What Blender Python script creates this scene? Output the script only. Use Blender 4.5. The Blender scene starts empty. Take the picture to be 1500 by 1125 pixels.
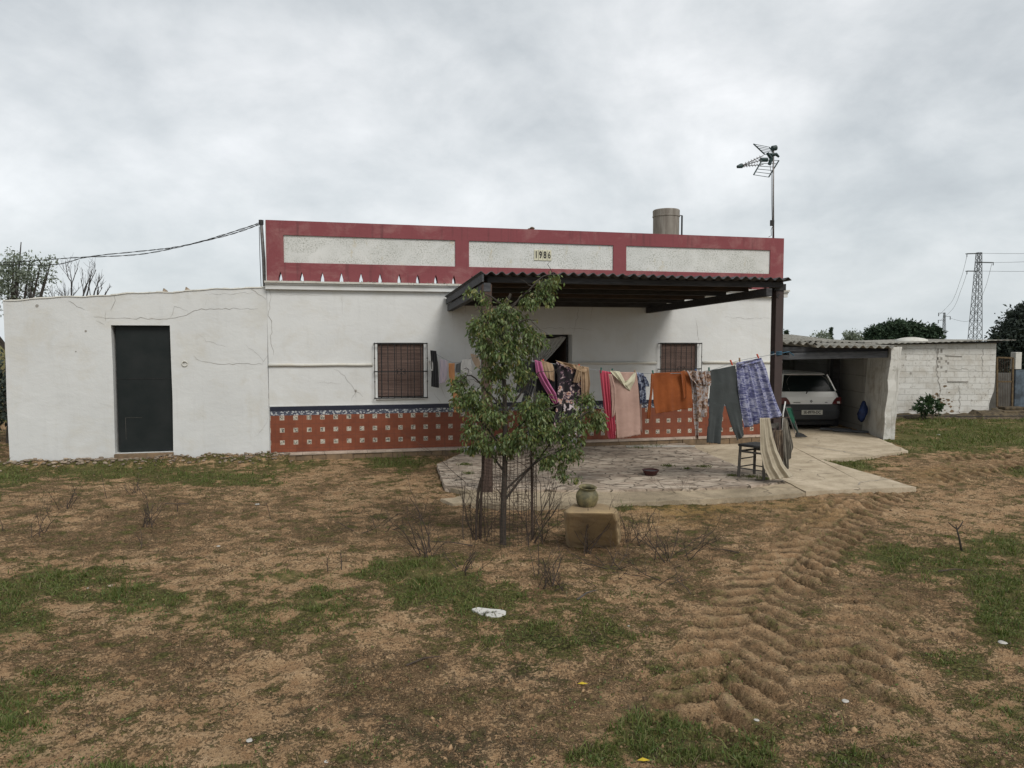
import bpy, bmesh, math, random
import numpy as np
from mathutils import Vector, Matrix, Euler

# ------------------------------------------------------------------ camera, sky, sun, exposure
SC = bpy.context.scene
COL = SC.collection
CAMZ = 2.0
F = 1040.0
PITCH = math.atan(60.5 / F)
cam = bpy.data.cameras.new('camera')
cam.sensor_width = 36.0
cam.lens = 36.0 * F / 1500.0
cam.clip_start = 0.05
cam.clip_end = 6000
camo = bpy.data.objects.new('camera', cam)
camo.location = (0, 0, CAMZ)
camo.rotation_euler = (math.pi / 2 - PITCH, 0, 0)
COL.objects.link(camo)
SC.camera = camo

SUN_EL, SUN_AZ = 46.0, 146.0          # azimuth measured from +Y clockwise: behind the camera, to the right
SKY_GAIN = 1.0
W = bpy.data.worlds.new('World')
SC.world = W
W.use_nodes = True
wt = W.node_tree
for n in list(wt.nodes):
    wt.nodes.remove(n)


class NT:
    def __init__(s, tree):
        s.t = tree

    def n(s, typ, props=None, **inp):
        nd = s.t.nodes.new(typ)
        for k, v in (props or {}).items():
            setattr(nd, k, v)
        for k, v in inp.items():
            key = int(k[1:]) if (k[0] == 'i' and k[1:].isdigit()) else k.replace('_', ' ')
            s.set(nd.inputs[key], v)
        return nd

    def set(s, sock, v):
        if isinstance(v, bpy.types.NodeSocket):
            s.t.links.new(v, sock)
        elif isinstance(v, bpy.types.Node):
            s.t.links.new(v.outputs[0], sock)
        else:
            if sock.type == 'RGBA' and len(v) == 3:
                v = (*v, 1)
            sock.default_value = v

    def math(s, op, a, b=0.0, c=0.0, clamp=False):
        nd = s.n('ShaderNodeMath', dict(operation=op, use_clamp=clamp), i0=a, i1=b)
        if op in ('MULTIPLY_ADD', 'SMOOTH_MIN', 'COMPARE'):
            s.set(nd.inputs[2], c)
        return nd.outputs[0]

    def ramp(s, f, stops, interp='LINEAR'):
        nd = s.n('ShaderNodeValToRGB', i0=f)
        cr = nd.color_ramp
        cr.interpolation = interp
        while len(cr.elements) > 1:
            cr.elements.remove(cr.elements[-1])
        first = True
        for p, c in stops:
            if first:
                e = cr.elements[0]
                e.position = p
                first = False
            else:
                e = cr.elements.new(p)
            if not hasattr(c, '__len__'):
                c = (c, c, c)
            e.color = (*c[:3], 1)
        return nd.outputs[0]

    def mix(s, f, a, b, blend='MIX'):
        nd = s.n('ShaderNodeMix', dict(data_type='RGBA', blend_type=blend))
        s.set(nd.inputs[0], f)
        s.set(nd.inputs[6], a)
        s.set(nd.inputs[7], b)
        return nd.outputs[2]

    def noise(s, vec, scale, detail=6, rough=.55, dist=0.0):
        return s.n('ShaderNodeTexNoise', Vector=vec, Scale=scale, Detail=detail, Roughness=rough, Distortion=dist).outputs[0]

    def mapping(s, vec, scale=(1, 1, 1), loc=(0, 0, 0), rot=(0, 0, 0)):
        return s.n('ShaderNodeMapping', Vector=vec, Location=loc, Rotation=rot, Scale=scale).outputs[0]


w = NT(wt)
sky = w.n('ShaderNodeTexSky', dict(sky_type='NISHITA', sun_disc=False, sun_elevation=math.radians(SUN_EL),
                                   sun_rotation=math.radians(SUN_AZ), air_density=1.0, dust_density=4.0))
tc = w.n('ShaderNodeTexCoord')
sep = w.n('ShaderNodeSeparateXYZ', Vector=tc.outputs['Generated'])
zz = w.math('ADD', w.math('MAXIMUM', sep.outputs[2], 0.0), 0.45)
cx = w.math('DIVIDE', sep.outputs[0], zz)
cy = w.math('DIVIDE', sep.outputs[1], zz)
cv = w.n('ShaderNodeCombineXYZ', X=cx, Y=cy, Z=0.0).outputs[0]
cv = w.mapping(cv, loc=(3.1, 1.7, 0.4), rot=(0, 0, 0.25))
n1 = w.noise(cv, 1.1, 7, .52, .35)
n2 = w.noise(w.mapping(cv, loc=(7, 3, 2)), 3.6, 7, .58, .3)
n3 = w.noise(w.mapping(cv, loc=(1, 9, 5)), 9.0, 5, .6)
cl = w.math('ADD', w.math('MULTIPLY', n1, .64), w.math('ADD', w.math('MULTIPLY', n2, .27), w.math('MULTIPLY', n3, .09)))
cloud = w.ramp(cl, [(.36, (.37, .395, .42)), (.44, (.47, .50, .52)), (.50, (.58, .605, .62)), (.55, (.675, .693, .705)), (.63, (.83, .84, .85))])
hz = w.ramp(sep.outputs[2], [(0.0, 1.0), (.10, .55), (.32, .0)])
cloud = w.mix(w.math('MULTIPLY', hz, .65), cloud, (.56, .615, .64))
nish = w.mix(1.0, sky.outputs[0], (.10, .10, .10), 'MULTIPLY')
skycol = w.mix(.90, nish, cloud)
bg = w.n('ShaderNodeBackground', Color=skycol, Strength=SKY_GAIN)
wo = w.n('ShaderNodeOutputWorld', Surface=bg.outputs[0])

sl = bpy.data.lights.new('sun', 'SUN')
sl.energy = 1.75
sl.angle = math.radians(24)
sl.color = (1.0, .965, .91)
so = bpy.data.objects.new('sun', sl)
COL.objects.link(so)
az = math.radians(SUN_AZ)
el = math.radians(SUN_EL)
sdir = Vector((math.sin(az) * math.cos(el), math.cos(az) * math.cos(el), math.sin(el)))
so.rotation_euler = sdir.to_track_quat('Z', 'Y').to_euler()
so.location = sdir * 50

vs = SC.view_settings
vs.view_transform = 'Standard'
vs.look = 'None'
vs.exposure = 0.38
vs.gamma = 1.0
vs.use_curve_mapping = False
SC.cycles.max_bounces = 6
SC.cycles.use_denoising = True

# ------------------------------------------------------------------ geometry helpers
CP, SP = math.cos(PITCH), math.sin(PITCH)


def ray(px, py):
    x = (px - 750.0) / F
    y = (562.5 - py) / F
    return Vector((x, CP + y * SP, -SP + y * CP))


def at_z(px, py, z):
    r = ray(px, py)
    t = (z - CAMZ) / r.z
    return Vector((r.x * t, r.y * t, z))


def at_y(px, py, Y):
    r = ray(px, py)
    t = Y / r.y
    return Vector((r.x * t, Y, CAMZ + r.z * t))


TH = math.radians(12.6)
HU = Vector((math.cos(TH), math.sin(TH), 0))
HW = Vector((-math.sin(TH), math.cos(TH), 0))
H0 = Vector((-4.41, 12.85, 0))
HROT = TH


def fac(px, py, wv=0.0):
    """pixel -> (s, z) on the plane parallel to the facade, wv metres behind it"""
    r = ray(px, py)
    C = Vector((0, 0, CAMZ)) - H0
    t = (wv - C.dot(HW)) / r.dot(HW)
    P = C + r * t
    return P.dot(HU), P.z


def hw2w(s, wv, z):
    p = H0 + HU * s + HW * wv
    return Vector((p.x, p.y, z))


RND = random.Random(11)


class MB:
    def __init__(s):
        s.v, s.f = [], []

    def add(s, vs, fs):
        b = len(s.v)
        s.v.extend([tuple(v) for v in vs])
        s.f.extend([tuple(i + b for i in f) for f in fs])
        return s

    def box(s, x0, x1, y0, y1, z0, z1):
        vs = [(x0, y0, z0), (x1, y0, z0), (x1, y1, z0), (x0, y1, z0), (x0, y0, z1), (x1, y0, z1), (x1, y1, z1), (x0, y1, z1)]
        return s.add(vs, [(0, 3, 2, 1), (4, 5, 6, 7), (0, 1, 5, 4), (1, 2, 6, 5), (2, 3, 7, 6), (3, 0, 4, 7)])

    def beam(s, a, b, wd, ht, up=(0, 0, 1)):
        a, b = Vector(a), Vector(b)
        d = (b - a).normalized()
        up = Vector(up)
        sd = d.cross(up)
        if sd.length < 1e-4:
            sd = d.cross(Vector((1, 0, 0)))
        sd.normalize()
        u = sd.cross(d).normalized()
        vs = []
        for p in (a, b):
            for i, j in ((-1, -1), (1, -1), (1, 1), (-1, 1)):
                vs.append(p + sd * (i * wd / 2) + u * (j * ht / 2))
        return s.add(vs, [(0, 1, 2, 3), (7, 6, 5, 4), (0, 4, 5, 1), (1, 5, 6, 2), (2, 6, 7, 3), (3, 7, 4, 0)])

    def tube(s, pts, rad, n=6, cap=True):
        pts = [Vector(p) for p in pts]
        if not hasattr(rad, '__len__'):
            rad = [rad] * len(pts)
        vs, fs = [], []
        ref = None
        for i, p in enumerate(pts):
            d = (pts[min(i + 1, len(pts) - 1)] - pts[max(i - 1, 0)])
            if d.length < 1e-9:
                d = Vector((0, 0, 1))
            d.normalize()
            if ref is None:
                ref = Vector((1, 0, 0)) if abs(d.x) < .8 else Vector((0, 1, 0))
            a = (ref - d * ref.dot(d))
            if a.length < 1e-5:
                a = d.orthogonal()
            a.normalize()
            ref = a
            b = d.cross(a)
            for k in range(n):
                t = 2 * math.pi * k / n
                vs.append(p + (a * math.cos(t) + b * math.sin(t)) * rad[i])
        for i in range(len(pts) - 1):
            for k in range(n):
                k2 = (k + 1) % n
                fs.append((i * n + k, i * n + k2, (i + 1) * n + k2, (i + 1) * n + k))
        if cap:
            fs.append(tuple(reversed(range(n))))
            fs.append(tuple((len(pts) - 1) * n + k for k in range(n)))
        return s.add(vs, fs)

    def lathe(s, prof, n=24, c=(0, 0, 0), wob=0.0):
        vs, fs = [], []
        m = len(prof)
        for k in range(n):
            t = 2 * math.pi * k / n
            for r, z in prof:
                rr = r * (1 + wob * math.sin(3 * t + z * 20))
                vs.append((c[0] + rr * math.cos(t), c[1] + rr * math.sin(t), c[2] + z))
        for k in range(n):
            k2 = (k + 1) % n
            for i in range(m - 1):
                fs.append((k * m + i, k2 * m + i, k2 * m + i + 1, k * m + i + 1))
        return s.add(vs, fs)

    def prism(s, poly, z0, z1):
        """poly of (x,y); extruded in z (z0/z1 numbers or callables of x,y)"""
        n = len(poly)
        f0 = z0 if callable(z0) else (lambda x, y: z0)
        f1 = z1 if callable(z1) else (lambda x, y: z1)
        vs = [(x, y, f0(x, y)) for x, y in poly] + [(x, y, f1(x, y)) for x, y in poly]
        fs = [tuple(reversed(range(n))), tuple(range(n, 2 * n))]
        for i in range(n):
            j = (i + 1) % n
            fs.append((i, j, n + j, n + i))
        return s.add(vs, fs)

    def prism_y(s, poly, y0, y1):
        """poly of (x,z), counter-clockwise seen from -y; extruded along y"""
        n = len(poly)
        vs = [(x, y0, z) for x, z in poly] + [(x, y1, z) for x, z in poly]
        fs = [tuple(range(n)), tuple(reversed(range(n, 2 * n)))]
        for i in range(n):
            j = (i + 1) % n
            fs.append((j, i, n + i, n + j))
        return s.add(vs, fs)

    def build(s, name, mat, parent=None, world=False, smooth=False, bevel=0.0, solid=0.0):
        me = bpy.data.meshes.new(name)
        vs = s.v
        if world and parent is not None:
            inv = root_matrix(parent).inverted()
            vs = [tuple(inv @ Vector(v)) for v in vs]
        me.from_pydata(vs, [], s.f)
        me.update()
        o = bpy.data.objects.new(name, me)
        COL.objects.link(o)
        if mat is not None:
            me.materials.append(mat)
        if smooth:
            me.polygons.foreach_set('use_smooth', [True] * len(me.polygons))
        if parent is not None:
            o.parent = parent
        if bevel:
            m = o.modifiers.new('bevel', 'BEVEL')
            m.width = bevel
            m.segments = 2
            m.limit_method = 'ANGLE'
        if solid:
            m = o.modifiers.new('solid', 'SOLIDIFY')
            m.thickness = solid
            m.offset = 0
        return o


def root_matrix(o):
    m = o.matrix_basis.copy() if o.matrix_basis else Matrix()
    m = Matrix.LocRotScale(o.location, o.rotation_euler, o.scale)
    if o.parent:
        m = root_matrix(o.parent) @ m
    return m


def tag(o, label=None, cat=None, group=None, kind=None):
    if label:
        o['label'] = label
    if cat:
        o['category'] = cat
    if group:
        o['group'] = group
    if kind:
        o['kind'] = kind
    return o


def empty(name, loc, label=None, cat=None, group=None, rz=0.0, kind=None):
    o = bpy.data.objects.new(name, None)
    o.empty_display_size = .2
    o.location = loc
    o.rotation_euler = (0, 0, rz)
    COL.objects.link(o)
    return tag(o, label, cat, group, kind)


def mesh_np(name, V, Fc, mat, parent=None, smooth=False, nside=None):
    """V (n,3); Fc (m,k) int array with constant k"""
    me = bpy.data.meshes.new(name)
    k = Fc.shape[1]
    me.vertices.add(len(V))
    me.vertices.foreach_set('co', np.asarray(V, np.float32).ravel())
    me.loops.add(Fc.size)
    me.loops.foreach_set('vertex_index', Fc.astype(np.int32).ravel())
    me.polygons.add(len(Fc))
    me.polygons.foreach_set('loop_start', np.arange(0, Fc.size, k, dtype=np.int32))
    try:
        me.polygons.foreach_set('loop_total', np.full(len(Fc), k, np.int32))
    except Exception:
        pass
    me.update(calc_edges=True)
    me.validate()
    if smooth:
        me.polygons.foreach_set('use_smooth', np.ones(len(me.polygons), bool))
    o = bpy.data.objects.new(name, me)
    COL.objects.link(o)
    if mat:
        me.materials.append(mat)
    if parent is not None:
        o.parent = parent
    return o


def wall_cells(xs, zs, holes, y0, y1, warp=None):
    """slab with rectangular holes: xs, zs sorted splits; holes list of (x0,x1,z0,z1)"""
    xs = sorted(set(round(x, 5) for x in xs))
    zs = sorted(set(round(z, 5) for z in zs))
    warp = warp or (lambda x, z: (x, z))
    mb = MB()

    def solid(i, j):
        if i < 0 or j < 0 or i >= len(xs) - 1 or j >= len(zs) - 1:
            return False
        cx_, cz_ = (xs[i] + xs[i + 1]) / 2, (zs[j] + zs[j + 1]) / 2
        for h in holes:
            if h[0] < cx_ < h[1] and h[2] < cz_ < h[3]:
                return False
        return True

    idx = {}

    def vid(i, j, k):
        key = (i, j, k)
        if key not in idx:
            x, z = warp(xs[i], zs[j])
            idx[key] = len(mb.v)
            mb.v.append((x, y0 if k == 0 else y1, z))
        return idx[key]

    for i in range(len(xs) - 1):
        for j in range(len(zs) - 1):
            if not solid(i, j):
                continue
            a, b, c, d = vid(i, j, 0), vid(i + 1, j, 0), vid(i + 1, j + 1, 0), vid(i, j + 1, 0)
            A, B, C_, D = vid(i, j, 1), vid(i + 1, j, 1), vid(i + 1, j + 1, 1), vid(i, j + 1, 1)
            mb.f += [(a, b, c, d), (D, C_, B, A)]
            if not solid(i - 1, j):
                mb.f.append((a, d, D, A))
            if not solid(i + 1, j):
                mb.f.append((b, B, C_, c))
            if not solid(i, j - 1):
                mb.f.append((a, A, B, b))
            if not solid(i, j + 1):
                mb.f.append((d, c, C_, D))
    return mb


# ------------------------------------------------------------------ materials
MATS = {}


def newmat(name):
    m = bpy.data.materials.new(name)
    m.use_nodes = True
    t = m.node_tree
    for n in list(t.nodes):
        t.nodes.remove(n)
    g = NT(t)
    out = g.n('ShaderNodeOutputMaterial')
    bs = g.n('ShaderNodeBsdfPrincipled')
    t.links.new(bs.outputs[0], out.inputs[0])
    co = g.n('ShaderNodeTexCoord')
    MATS[name] = m
    return m, g, bs, co


def bump(g, bs, h, strength=.3, dist=.01):
    b = g.n('ShaderNodeBump', Strength=strength, Distance=dist, Height=h)
    g.set(bs.inputs['Normal'], b.outputs[0])


def simple(name, c1, c2=None, scale=6, rough=.75, bs_=.3, bscale=80, bdist=.004, metal=0.0, stretch=(1, 1, 1), lo=.35, hi=.65, spec=.3, island=0.0):
    m, g, bs, co = newmat(name)
    v = g.mapping(co.outputs['Object'], scale=stretch)
    if c2 is None:
        c2 = tuple(c * .78 for c in c1)
    n_ = g.noise(v, scale, 7, .6)
    c = g.ramp(n_, [(lo, c2), (hi, c1)])
    if island:
        gi = g.n('ShaderNodeNewGeometry')
        k = g.ramp(gi.outputs['Random Per Island'], [(0, 1 - island), (1, 1 + island)])
        c = g.mix(1.0, c, k, 'MULTIPLY')
    g.set(bs.inputs['Base Color'], c)
    bs.inputs['Roughness'].default_value = rough
    bs.inputs['Metallic'].default_value = metal
    bs.inputs['Specular IOR Level'].default_value = spec
    bump(g, bs, g.noise(v, bscale, 5, .6), bs_, bdist)
    return m


def plaster(name, base, stain=(.46, .42, .33), stain_amt=.35, dark=(.30, .30, .28), seed=0.0, streak=.25, patch=.5, chip=.67):
    m, g, bs, co = newmat(name)
    o = g.mapping(co.outputs['Object'], loc=(seed, seed * .7, seed * .3))
    big = g.noise(o, .9, 6, .6, .4)
    c = g.ramp(big, [(.3, tuple(b * .90 for b in base)), (.7, base)])
    # yellowish weathering blotches
    st = g.ramp(g.noise(g.mapping(o, scale=(1, 1, 1.2), loc=(5, 0, 2)), 1.7, 8, .68, .5), [(.50, 0.0), (.72, 1.0)])
    c = g.mix(g.math('MULTIPLY', st, stain_amt), c, stain)
    # vertical rain streaks
    sk = g.ramp(g.noise(g.mapping(o, scale=(5, 5, .35)), 2.4, 8, .65), [(.55, 0.0), (.74, 1.0)])
    c = g.mix(g.math('MULTIPLY', sk, streak), c, dark)
    # flaked little chips
    ch = g.ramp(g.noise(g.mapping(o, loc=(2, 8, 1)), 22 if chip > .6 else 9, 6, .72), [(chip, 0.0), (chip + .03, 1.0)])
    ch2 = g.ramp(g.noise(g.mapping(o, loc=(9, 4, 1)), 1.6, 4, .5), [(.45, 0.0), (.6, 1.0)])
    c = g.mix(g.math('MULTIPLY', g.math('MULTIPLY', ch, ch2), patch), c, (.38, .37, .33))
    g.set(bs.inputs['Base Color'], c)
    bs.inputs['Roughness'].default_value = .9
    bs.inputs['Specular IOR Level'].default_value = .2
    trowel = g.noise(g.mapping(o, scale=(1, 1, 1.5)), 2.6, 7, .62, .3)
    fine = g.noise(o, 40, 5, .6)
    h = g.math('ADD', g.math('MULTIPLY', trowel, 1.0), g.math('MULTIPLY', fine, .10))
    bump(g, bs, h, .30, .035)
    return m


plaster('wall_white', (.63, .64, .63), stain_amt=.30, streak=.14, patch=.35)
plaster('annex_white', (.60, .61, .60), stain_amt=.36, streak=.12, seed=4.0, patch=.45)
plaster('trim_white', (.58, .57, .52), stain=(.40, .33, .20), stain_amt=.4, streak=.3, seed=2.0)
plaster('old_white', (.56, .55, .50), stain=(.30, .25, .19), stain_amt=.55, dark=(.16, .14, .11), streak=.45, seed=7.0, patch=.95, chip=.57)
plaster('fin_white', (.55, .54, .50), stain=(.27, .22, .16), stain_amt=.85, dark=(.12, .105, .085), streak=.75, seed=9.0, patch=1.0, chip=.53)
plaster('parapet_red', (.225, .068, .075), stain=(.32, .17, .16), stain_amt=.75, dark=(.10, .045, .047), streak=.75, seed=3.0, patch=.12)


def panel_mat():
    m, g, bs, co = newmat('panel')
    o = co.outputs['Object']
    c = g.ramp(g.noise(o, 1.5, 5), [(.3, (.54, .55, .53)), (.7, (.65, .655, .635))])
    area = g.ramp(g.noise(g.mapping(o, scale=(1, 1, 1.4)), 1.9, 6, .6, .6), [(.36, .12), (.56, 1.0)])
    sp = g.ramp(g.noise(o, 38, 5, .75), [(.50, 0.0), (.60, 1.0)])
    c = g.mix(g.math('MULTIPLY', area, .16), c, (.33, .34, .29))
    c = g.mix(g.math('MULTIPLY', g.math('MULTIPLY', area, sp), .80), c, (.22, .23, .19))
    oc = g.ramp(g.noise(g.mapping(o, scale=(1.6, 1, .55), loc=(4, 1, 8)), 2.6, 7, .7), [(.57, 0.0), (.70, 1.0)])
    oc2 = g.ramp(g.noise(o, 16, 5, .7), [(.42, 0.0), (.62, 1.0)])
    c = g.mix(g.math('MULTIPLY', g.math('MULTIPLY', oc, oc2), .75), c, (.42, .34, .17))
    g.set(bs.inputs['Base Color'], c)
    bs.inputs['Roughness'].default_value = .92
    bump(g, bs, g.noise(o, 60, 6, .7), .5, .01)


panel_mat()
simple('broken_paint', (.46, .45, .42), (.10, .095, .085), scale=16, lo=.40, hi=.50, rough=.95, bs_=.6, bscale=30)

simple('crack', (.20, .19, .17), (.33, .31, .28), rough=.95)
simple('dark_metal', (.018, .019, .021), (.035, .032, .03), scale=20, rough=.5, metal=.2)
simple('door_metal', (.010, .014, .014), (.018, .021, .021), scale=2.5, rough=.5, bs_=.15, bscale=8, spec=.22)
simple('dark_interior', (.02, .018, .017), rough=.9)
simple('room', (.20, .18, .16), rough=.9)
simple('wood_dark', (.060, .060, .062), (.030, .030, .032), scale=5, stretch=(1, 8, 8), rough=.85, bscale=30)
simple('wood_grey', (.085, .088, .092), (.045, .047, .052), scale=5, stretch=(1, 6, 8), rough=.85, bscale=30)
simple('wood_brown', (.085, .060, .046), (.042, .033, .028), scale=5, stretch=(1, 8, 8), rough=.85, bscale=30)
simple('post_wood', (.095, .062, .048), (.05, .035, .030), scale=6, stretch=(9, 9, 1), rough=.9, bscale=40)
simple('post_red', (.058, .040, .037), (.040, .030, .028), scale=3, rough=.65, bscale=20, bs_=.15)
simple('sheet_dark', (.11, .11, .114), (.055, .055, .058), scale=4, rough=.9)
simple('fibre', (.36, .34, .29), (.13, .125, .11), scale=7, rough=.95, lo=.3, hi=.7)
simple('fibre_tank', (.27, .25, .22), (.16, .14, .12), scale=3, stretch=(3, 3, .5), rough=.95)
simple('metal_grey', (.22, .22, .22), (.12, .10, .09), scale=12, rough=.5, metal=.6)
simple('antenna_dark', (.022, .05, .05), (.015, .03, .03), rough=.5)
simple('black_rubber', (.02, .02, .02), rough=.8)
simple('cable', (.03, .03, .03), rough=.7)
simple('line', (.25, .27, .28), rough=.7)
def cement(name, a, b, stain, seed):
    m, g, bs, co = newmat(name)
    o = g.mapping(co.outputs['Object'], loc=(seed, 0, 0))
    c = g.ramp(g.noise(o, 1.3, 8, .65, .4), [(.38, b), (.60, a)])
    c = g.mix(g.ramp(g.noise(g.mapping(o, loc=(3, 0, 0)), 4.5, 8, .7, .5), [(.48, 0.0), (.66, .65)]), c, stain)
    sp = g.ramp(g.noise(o, 70, 4, .75), [(.36, .70), (.46, 1.0), (.56, 1.0), (.66, 1.18)])
    c = g.mix(1.0, c, sp, 'MULTIPLY')
    dn = g.n('ShaderNodeTexNoise', Vector=o, Scale=2.0, Detail=6.0)
    v = g.n('ShaderNodeVectorMath', dict(operation='ADD'), i0=o, i1=g.n('ShaderNodeVectorMath', dict(operation='SCALE'), i0=dn.outputs[1], Scale=.5).outputs[0]).outputs[0]
    e = g.n('ShaderNodeTexVoronoi', dict(feature='DISTANCE_TO_EDGE'), Vector=v, Scale=.75).outputs[0]
    ckk = g.math('MULTIPLY', g.ramp(e, [(.002, 1.0), (.008, 0.0)]), g.ramp(g.noise(o, 1.1, 3), [(.46, 0.0), (.56, .75)]))
    c = g.mix(ckk, c, (.09, .075, .055))
    g.set(bs.inputs['Base Color'], c)
    bs.inputs['Roughness'].default_value = .95
    bs.inputs['Specular IOR Level'].default_value = .2
    bump(g, bs, g.math('SUBTRACT', g.noise(o, 35, 6, .7), g.math('MULTIPLY', ckk, .8)), .6, .010)


cement('concrete', (.50, .42, .31), (.37, .305, .215), (.27, .22, .155), 0)
cement('apron', (.41, .335, .235), (.25, .205, .14), (.17, .14, .10), 5)
simple('stone_ledge', (.47, .38, .31), (.30, .24, .19), scale=5, rough=.9)
simple('brick_old', (.22, .15, .09), (.12, .09, .06), scale=6, rough=.95, bscale=30, bs_=.6)
simple('sandstone', (.36, .26, .14), (.21, .155, .095), scale=3.0, rough=.95, bs_=.8, bscale=22, bdist=.012)
simple('rubble', (.30, .24, .18), (.15, .12, .09), scale=8, rough=.95, island=.35)
simple('jug', (.20, .17, .085), (.085, .078, .045), scale=9, rough=.6, lo=.4, hi=.6)
simple('bark', (.065, .055, .045), (.03, .026, .022), scale=14, stretch=(4, 4, 1), rough=.95, bs_=.6)
simple('twig', (.075, .055, .042), (.035, .027, .022), scale=20, rough=.95, island=.3)
simple('twig_grey', (.085, .08, .078), (.05, .045, .042), scale=20, rough=.95)
simple('rusty_wire', (.085, .055, .040), (.045, .032, .026), scale=20, rough=.9)
simple('steel_far', (.11, .12, .125), rough=.7)
simple('car_white', (.86, .87, .85), (.80, .81, .79), scale=2, rough=.35, bs_=.02, spec=.5)
simple('car_grey', (.055, .058, .062), (.045, .047, .05), scale=4, rough=.6)
simple('car_glass', (.012, .018, .018), (.010, .014, .014), rough=.3, bs_=0.0, spec=.15)
simple('red_lamp', (.12, .018, .018), (.08, .012, .012), rough=.3, bs_=.05, spec=.5)
simple('white_plastic', (.62, .62, .60), rough=.5)
simple('plate', (.55, .54, .48), (.48, .47, .42), rough=.5)
simple('ink', (.02, .02, .02), rough=.6)
simple('tilecream', (.60, .58, .44), (.50, .48, .36), rough=.4)
simple('seat_black', (.025, .025, .027), (.04, .04, .04), rough=.6)
simple('chair_wood', (.13, .12, .105), (.06, .055, .05), scale=8, stretch=(3, 3, 1), rough=.85)
simple('green_cloth', (.015, .11, .065), (.01, .06, .04), rough=.7)
simple('dark_green', (.02, .045, .035), rough=.6)
simple('blue_plastic', (.012, .030, .10), (.006, .012, .045), scale=10, rough=.5)
simple('rust_yellow', (.14, .10, .05), (.07, .045, .028), scale=14, rough=.8)
simple('grey_blue_paint', (.10, .13, .16), (.045, .055, .065), scale=3.0, rough=.9, lo=.42, hi=.58)
simple('bowl_red', (.075, .025, .025), rough=.5)
simple('bowl_blue', (.05, .055, .06), rough=.35)
simple('block_grey', (.15, .145, .13), (.09, .085, .075), scale=3, rough=.95, bs_=.5)
simple('earth', (.13, .10, .06), (.045, .036, .026), scale=9, rough=1.0, bs_=.9, bscale=20, bdist=.03)
simple('litter_white', (.44, .42, .38), rough=.7)
simple('leaf_yellow', (.55, .40, .03), rough=.7)
simple('peg_red', (.55, .09, .05), rough=.5)
simple('peg_green', (.03, .13, .10), rough=.5)
simple('peg_blue', (.10, .16, .30), rough=.5)
simple('peg_wood', (.35, .25, .16), rough=.7)
simple('rope_blue', (.04, .10, .15), rough=.8)


def leafmat(name, cols, trans=.25, rough=.55):
    m, g, bs, co = newmat(name)
    gi = g.n('ShaderNodeNewGeometry')
    st = [(i / max(1, len(cols) - 1), c) for i, c in enumerate(cols)]
    c = g.ramp(gi.outputs['Random Per Island'], st)
    g.set(bs.inputs['Base Color'], c)
    bs.inputs['Roughness'].default_value = rough
    bs.inputs['Specular IOR Level'].default_value = .3
    tr = g.n('ShaderNodeBsdfTranslucent', Color=g.mix(1.0, c, (1.2, 1.3, .7), 'MULTIPLY'))
    mx = g.n('ShaderNodeMixShader')
    g.set(mx.inputs[0], trans)
    g.t.links.new(bs.outputs[0], mx.inputs[1])
    g.t.links.new(tr.outputs[0], mx.inputs[2])
    out = [n for n in g.t.nodes if n.type == 'OUTPUT_MATERIAL'][0]
    g.t.links.new(mx.outputs[0], out.inputs[0])
    return m


leafmat('tree_leaf', [(.050, .080, .030), (.085, .13, .042), (.14, .19, .065), (.10, .15, .05), (.22, .26, .12), (.05, .08, .03), (.20, .20, .055), (.12, .15, .07), (.10, .13, .05), (.07, .11, .04), (.16, .13, .05), (.09, .13, .05)], .25, .42)
leafmat('olive_leaf', [(.15, .18, .14), (.22, .25, .20), (.11, .135, .105), (.29, .32, .27)], .25)
leafmat('pine_leaf', [(.022, .045, .024), (.035, .06, .03), (.018, .035, .02), (.045, .07, .035)], .05, .8)
leafmat('dark_leaf', [(.030, .042, .034), (.045, .058, .046), (.022, .032, .028), (.06, .075, .06)], .08, .8)
leafmat('bush_leaf', [(.03, .06, .025), (.05, .09, .035), (.02, .04, .02)], .15)
leafmat('grass_blade', [(.075, .105, .026), (.115, .140, .036), (.055, .088, .022), (.15, .165, .05), (.09, .115, .032), (.20, .17, .08)], .25, .7)
leafmat('straw_blade', [(.07, .05, .03), (.12, .085, .05), (.05, .036, .024), (.24, .18, .11), (.035, .028, .02), (.09, .065, .038)], .1, .9)


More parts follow.
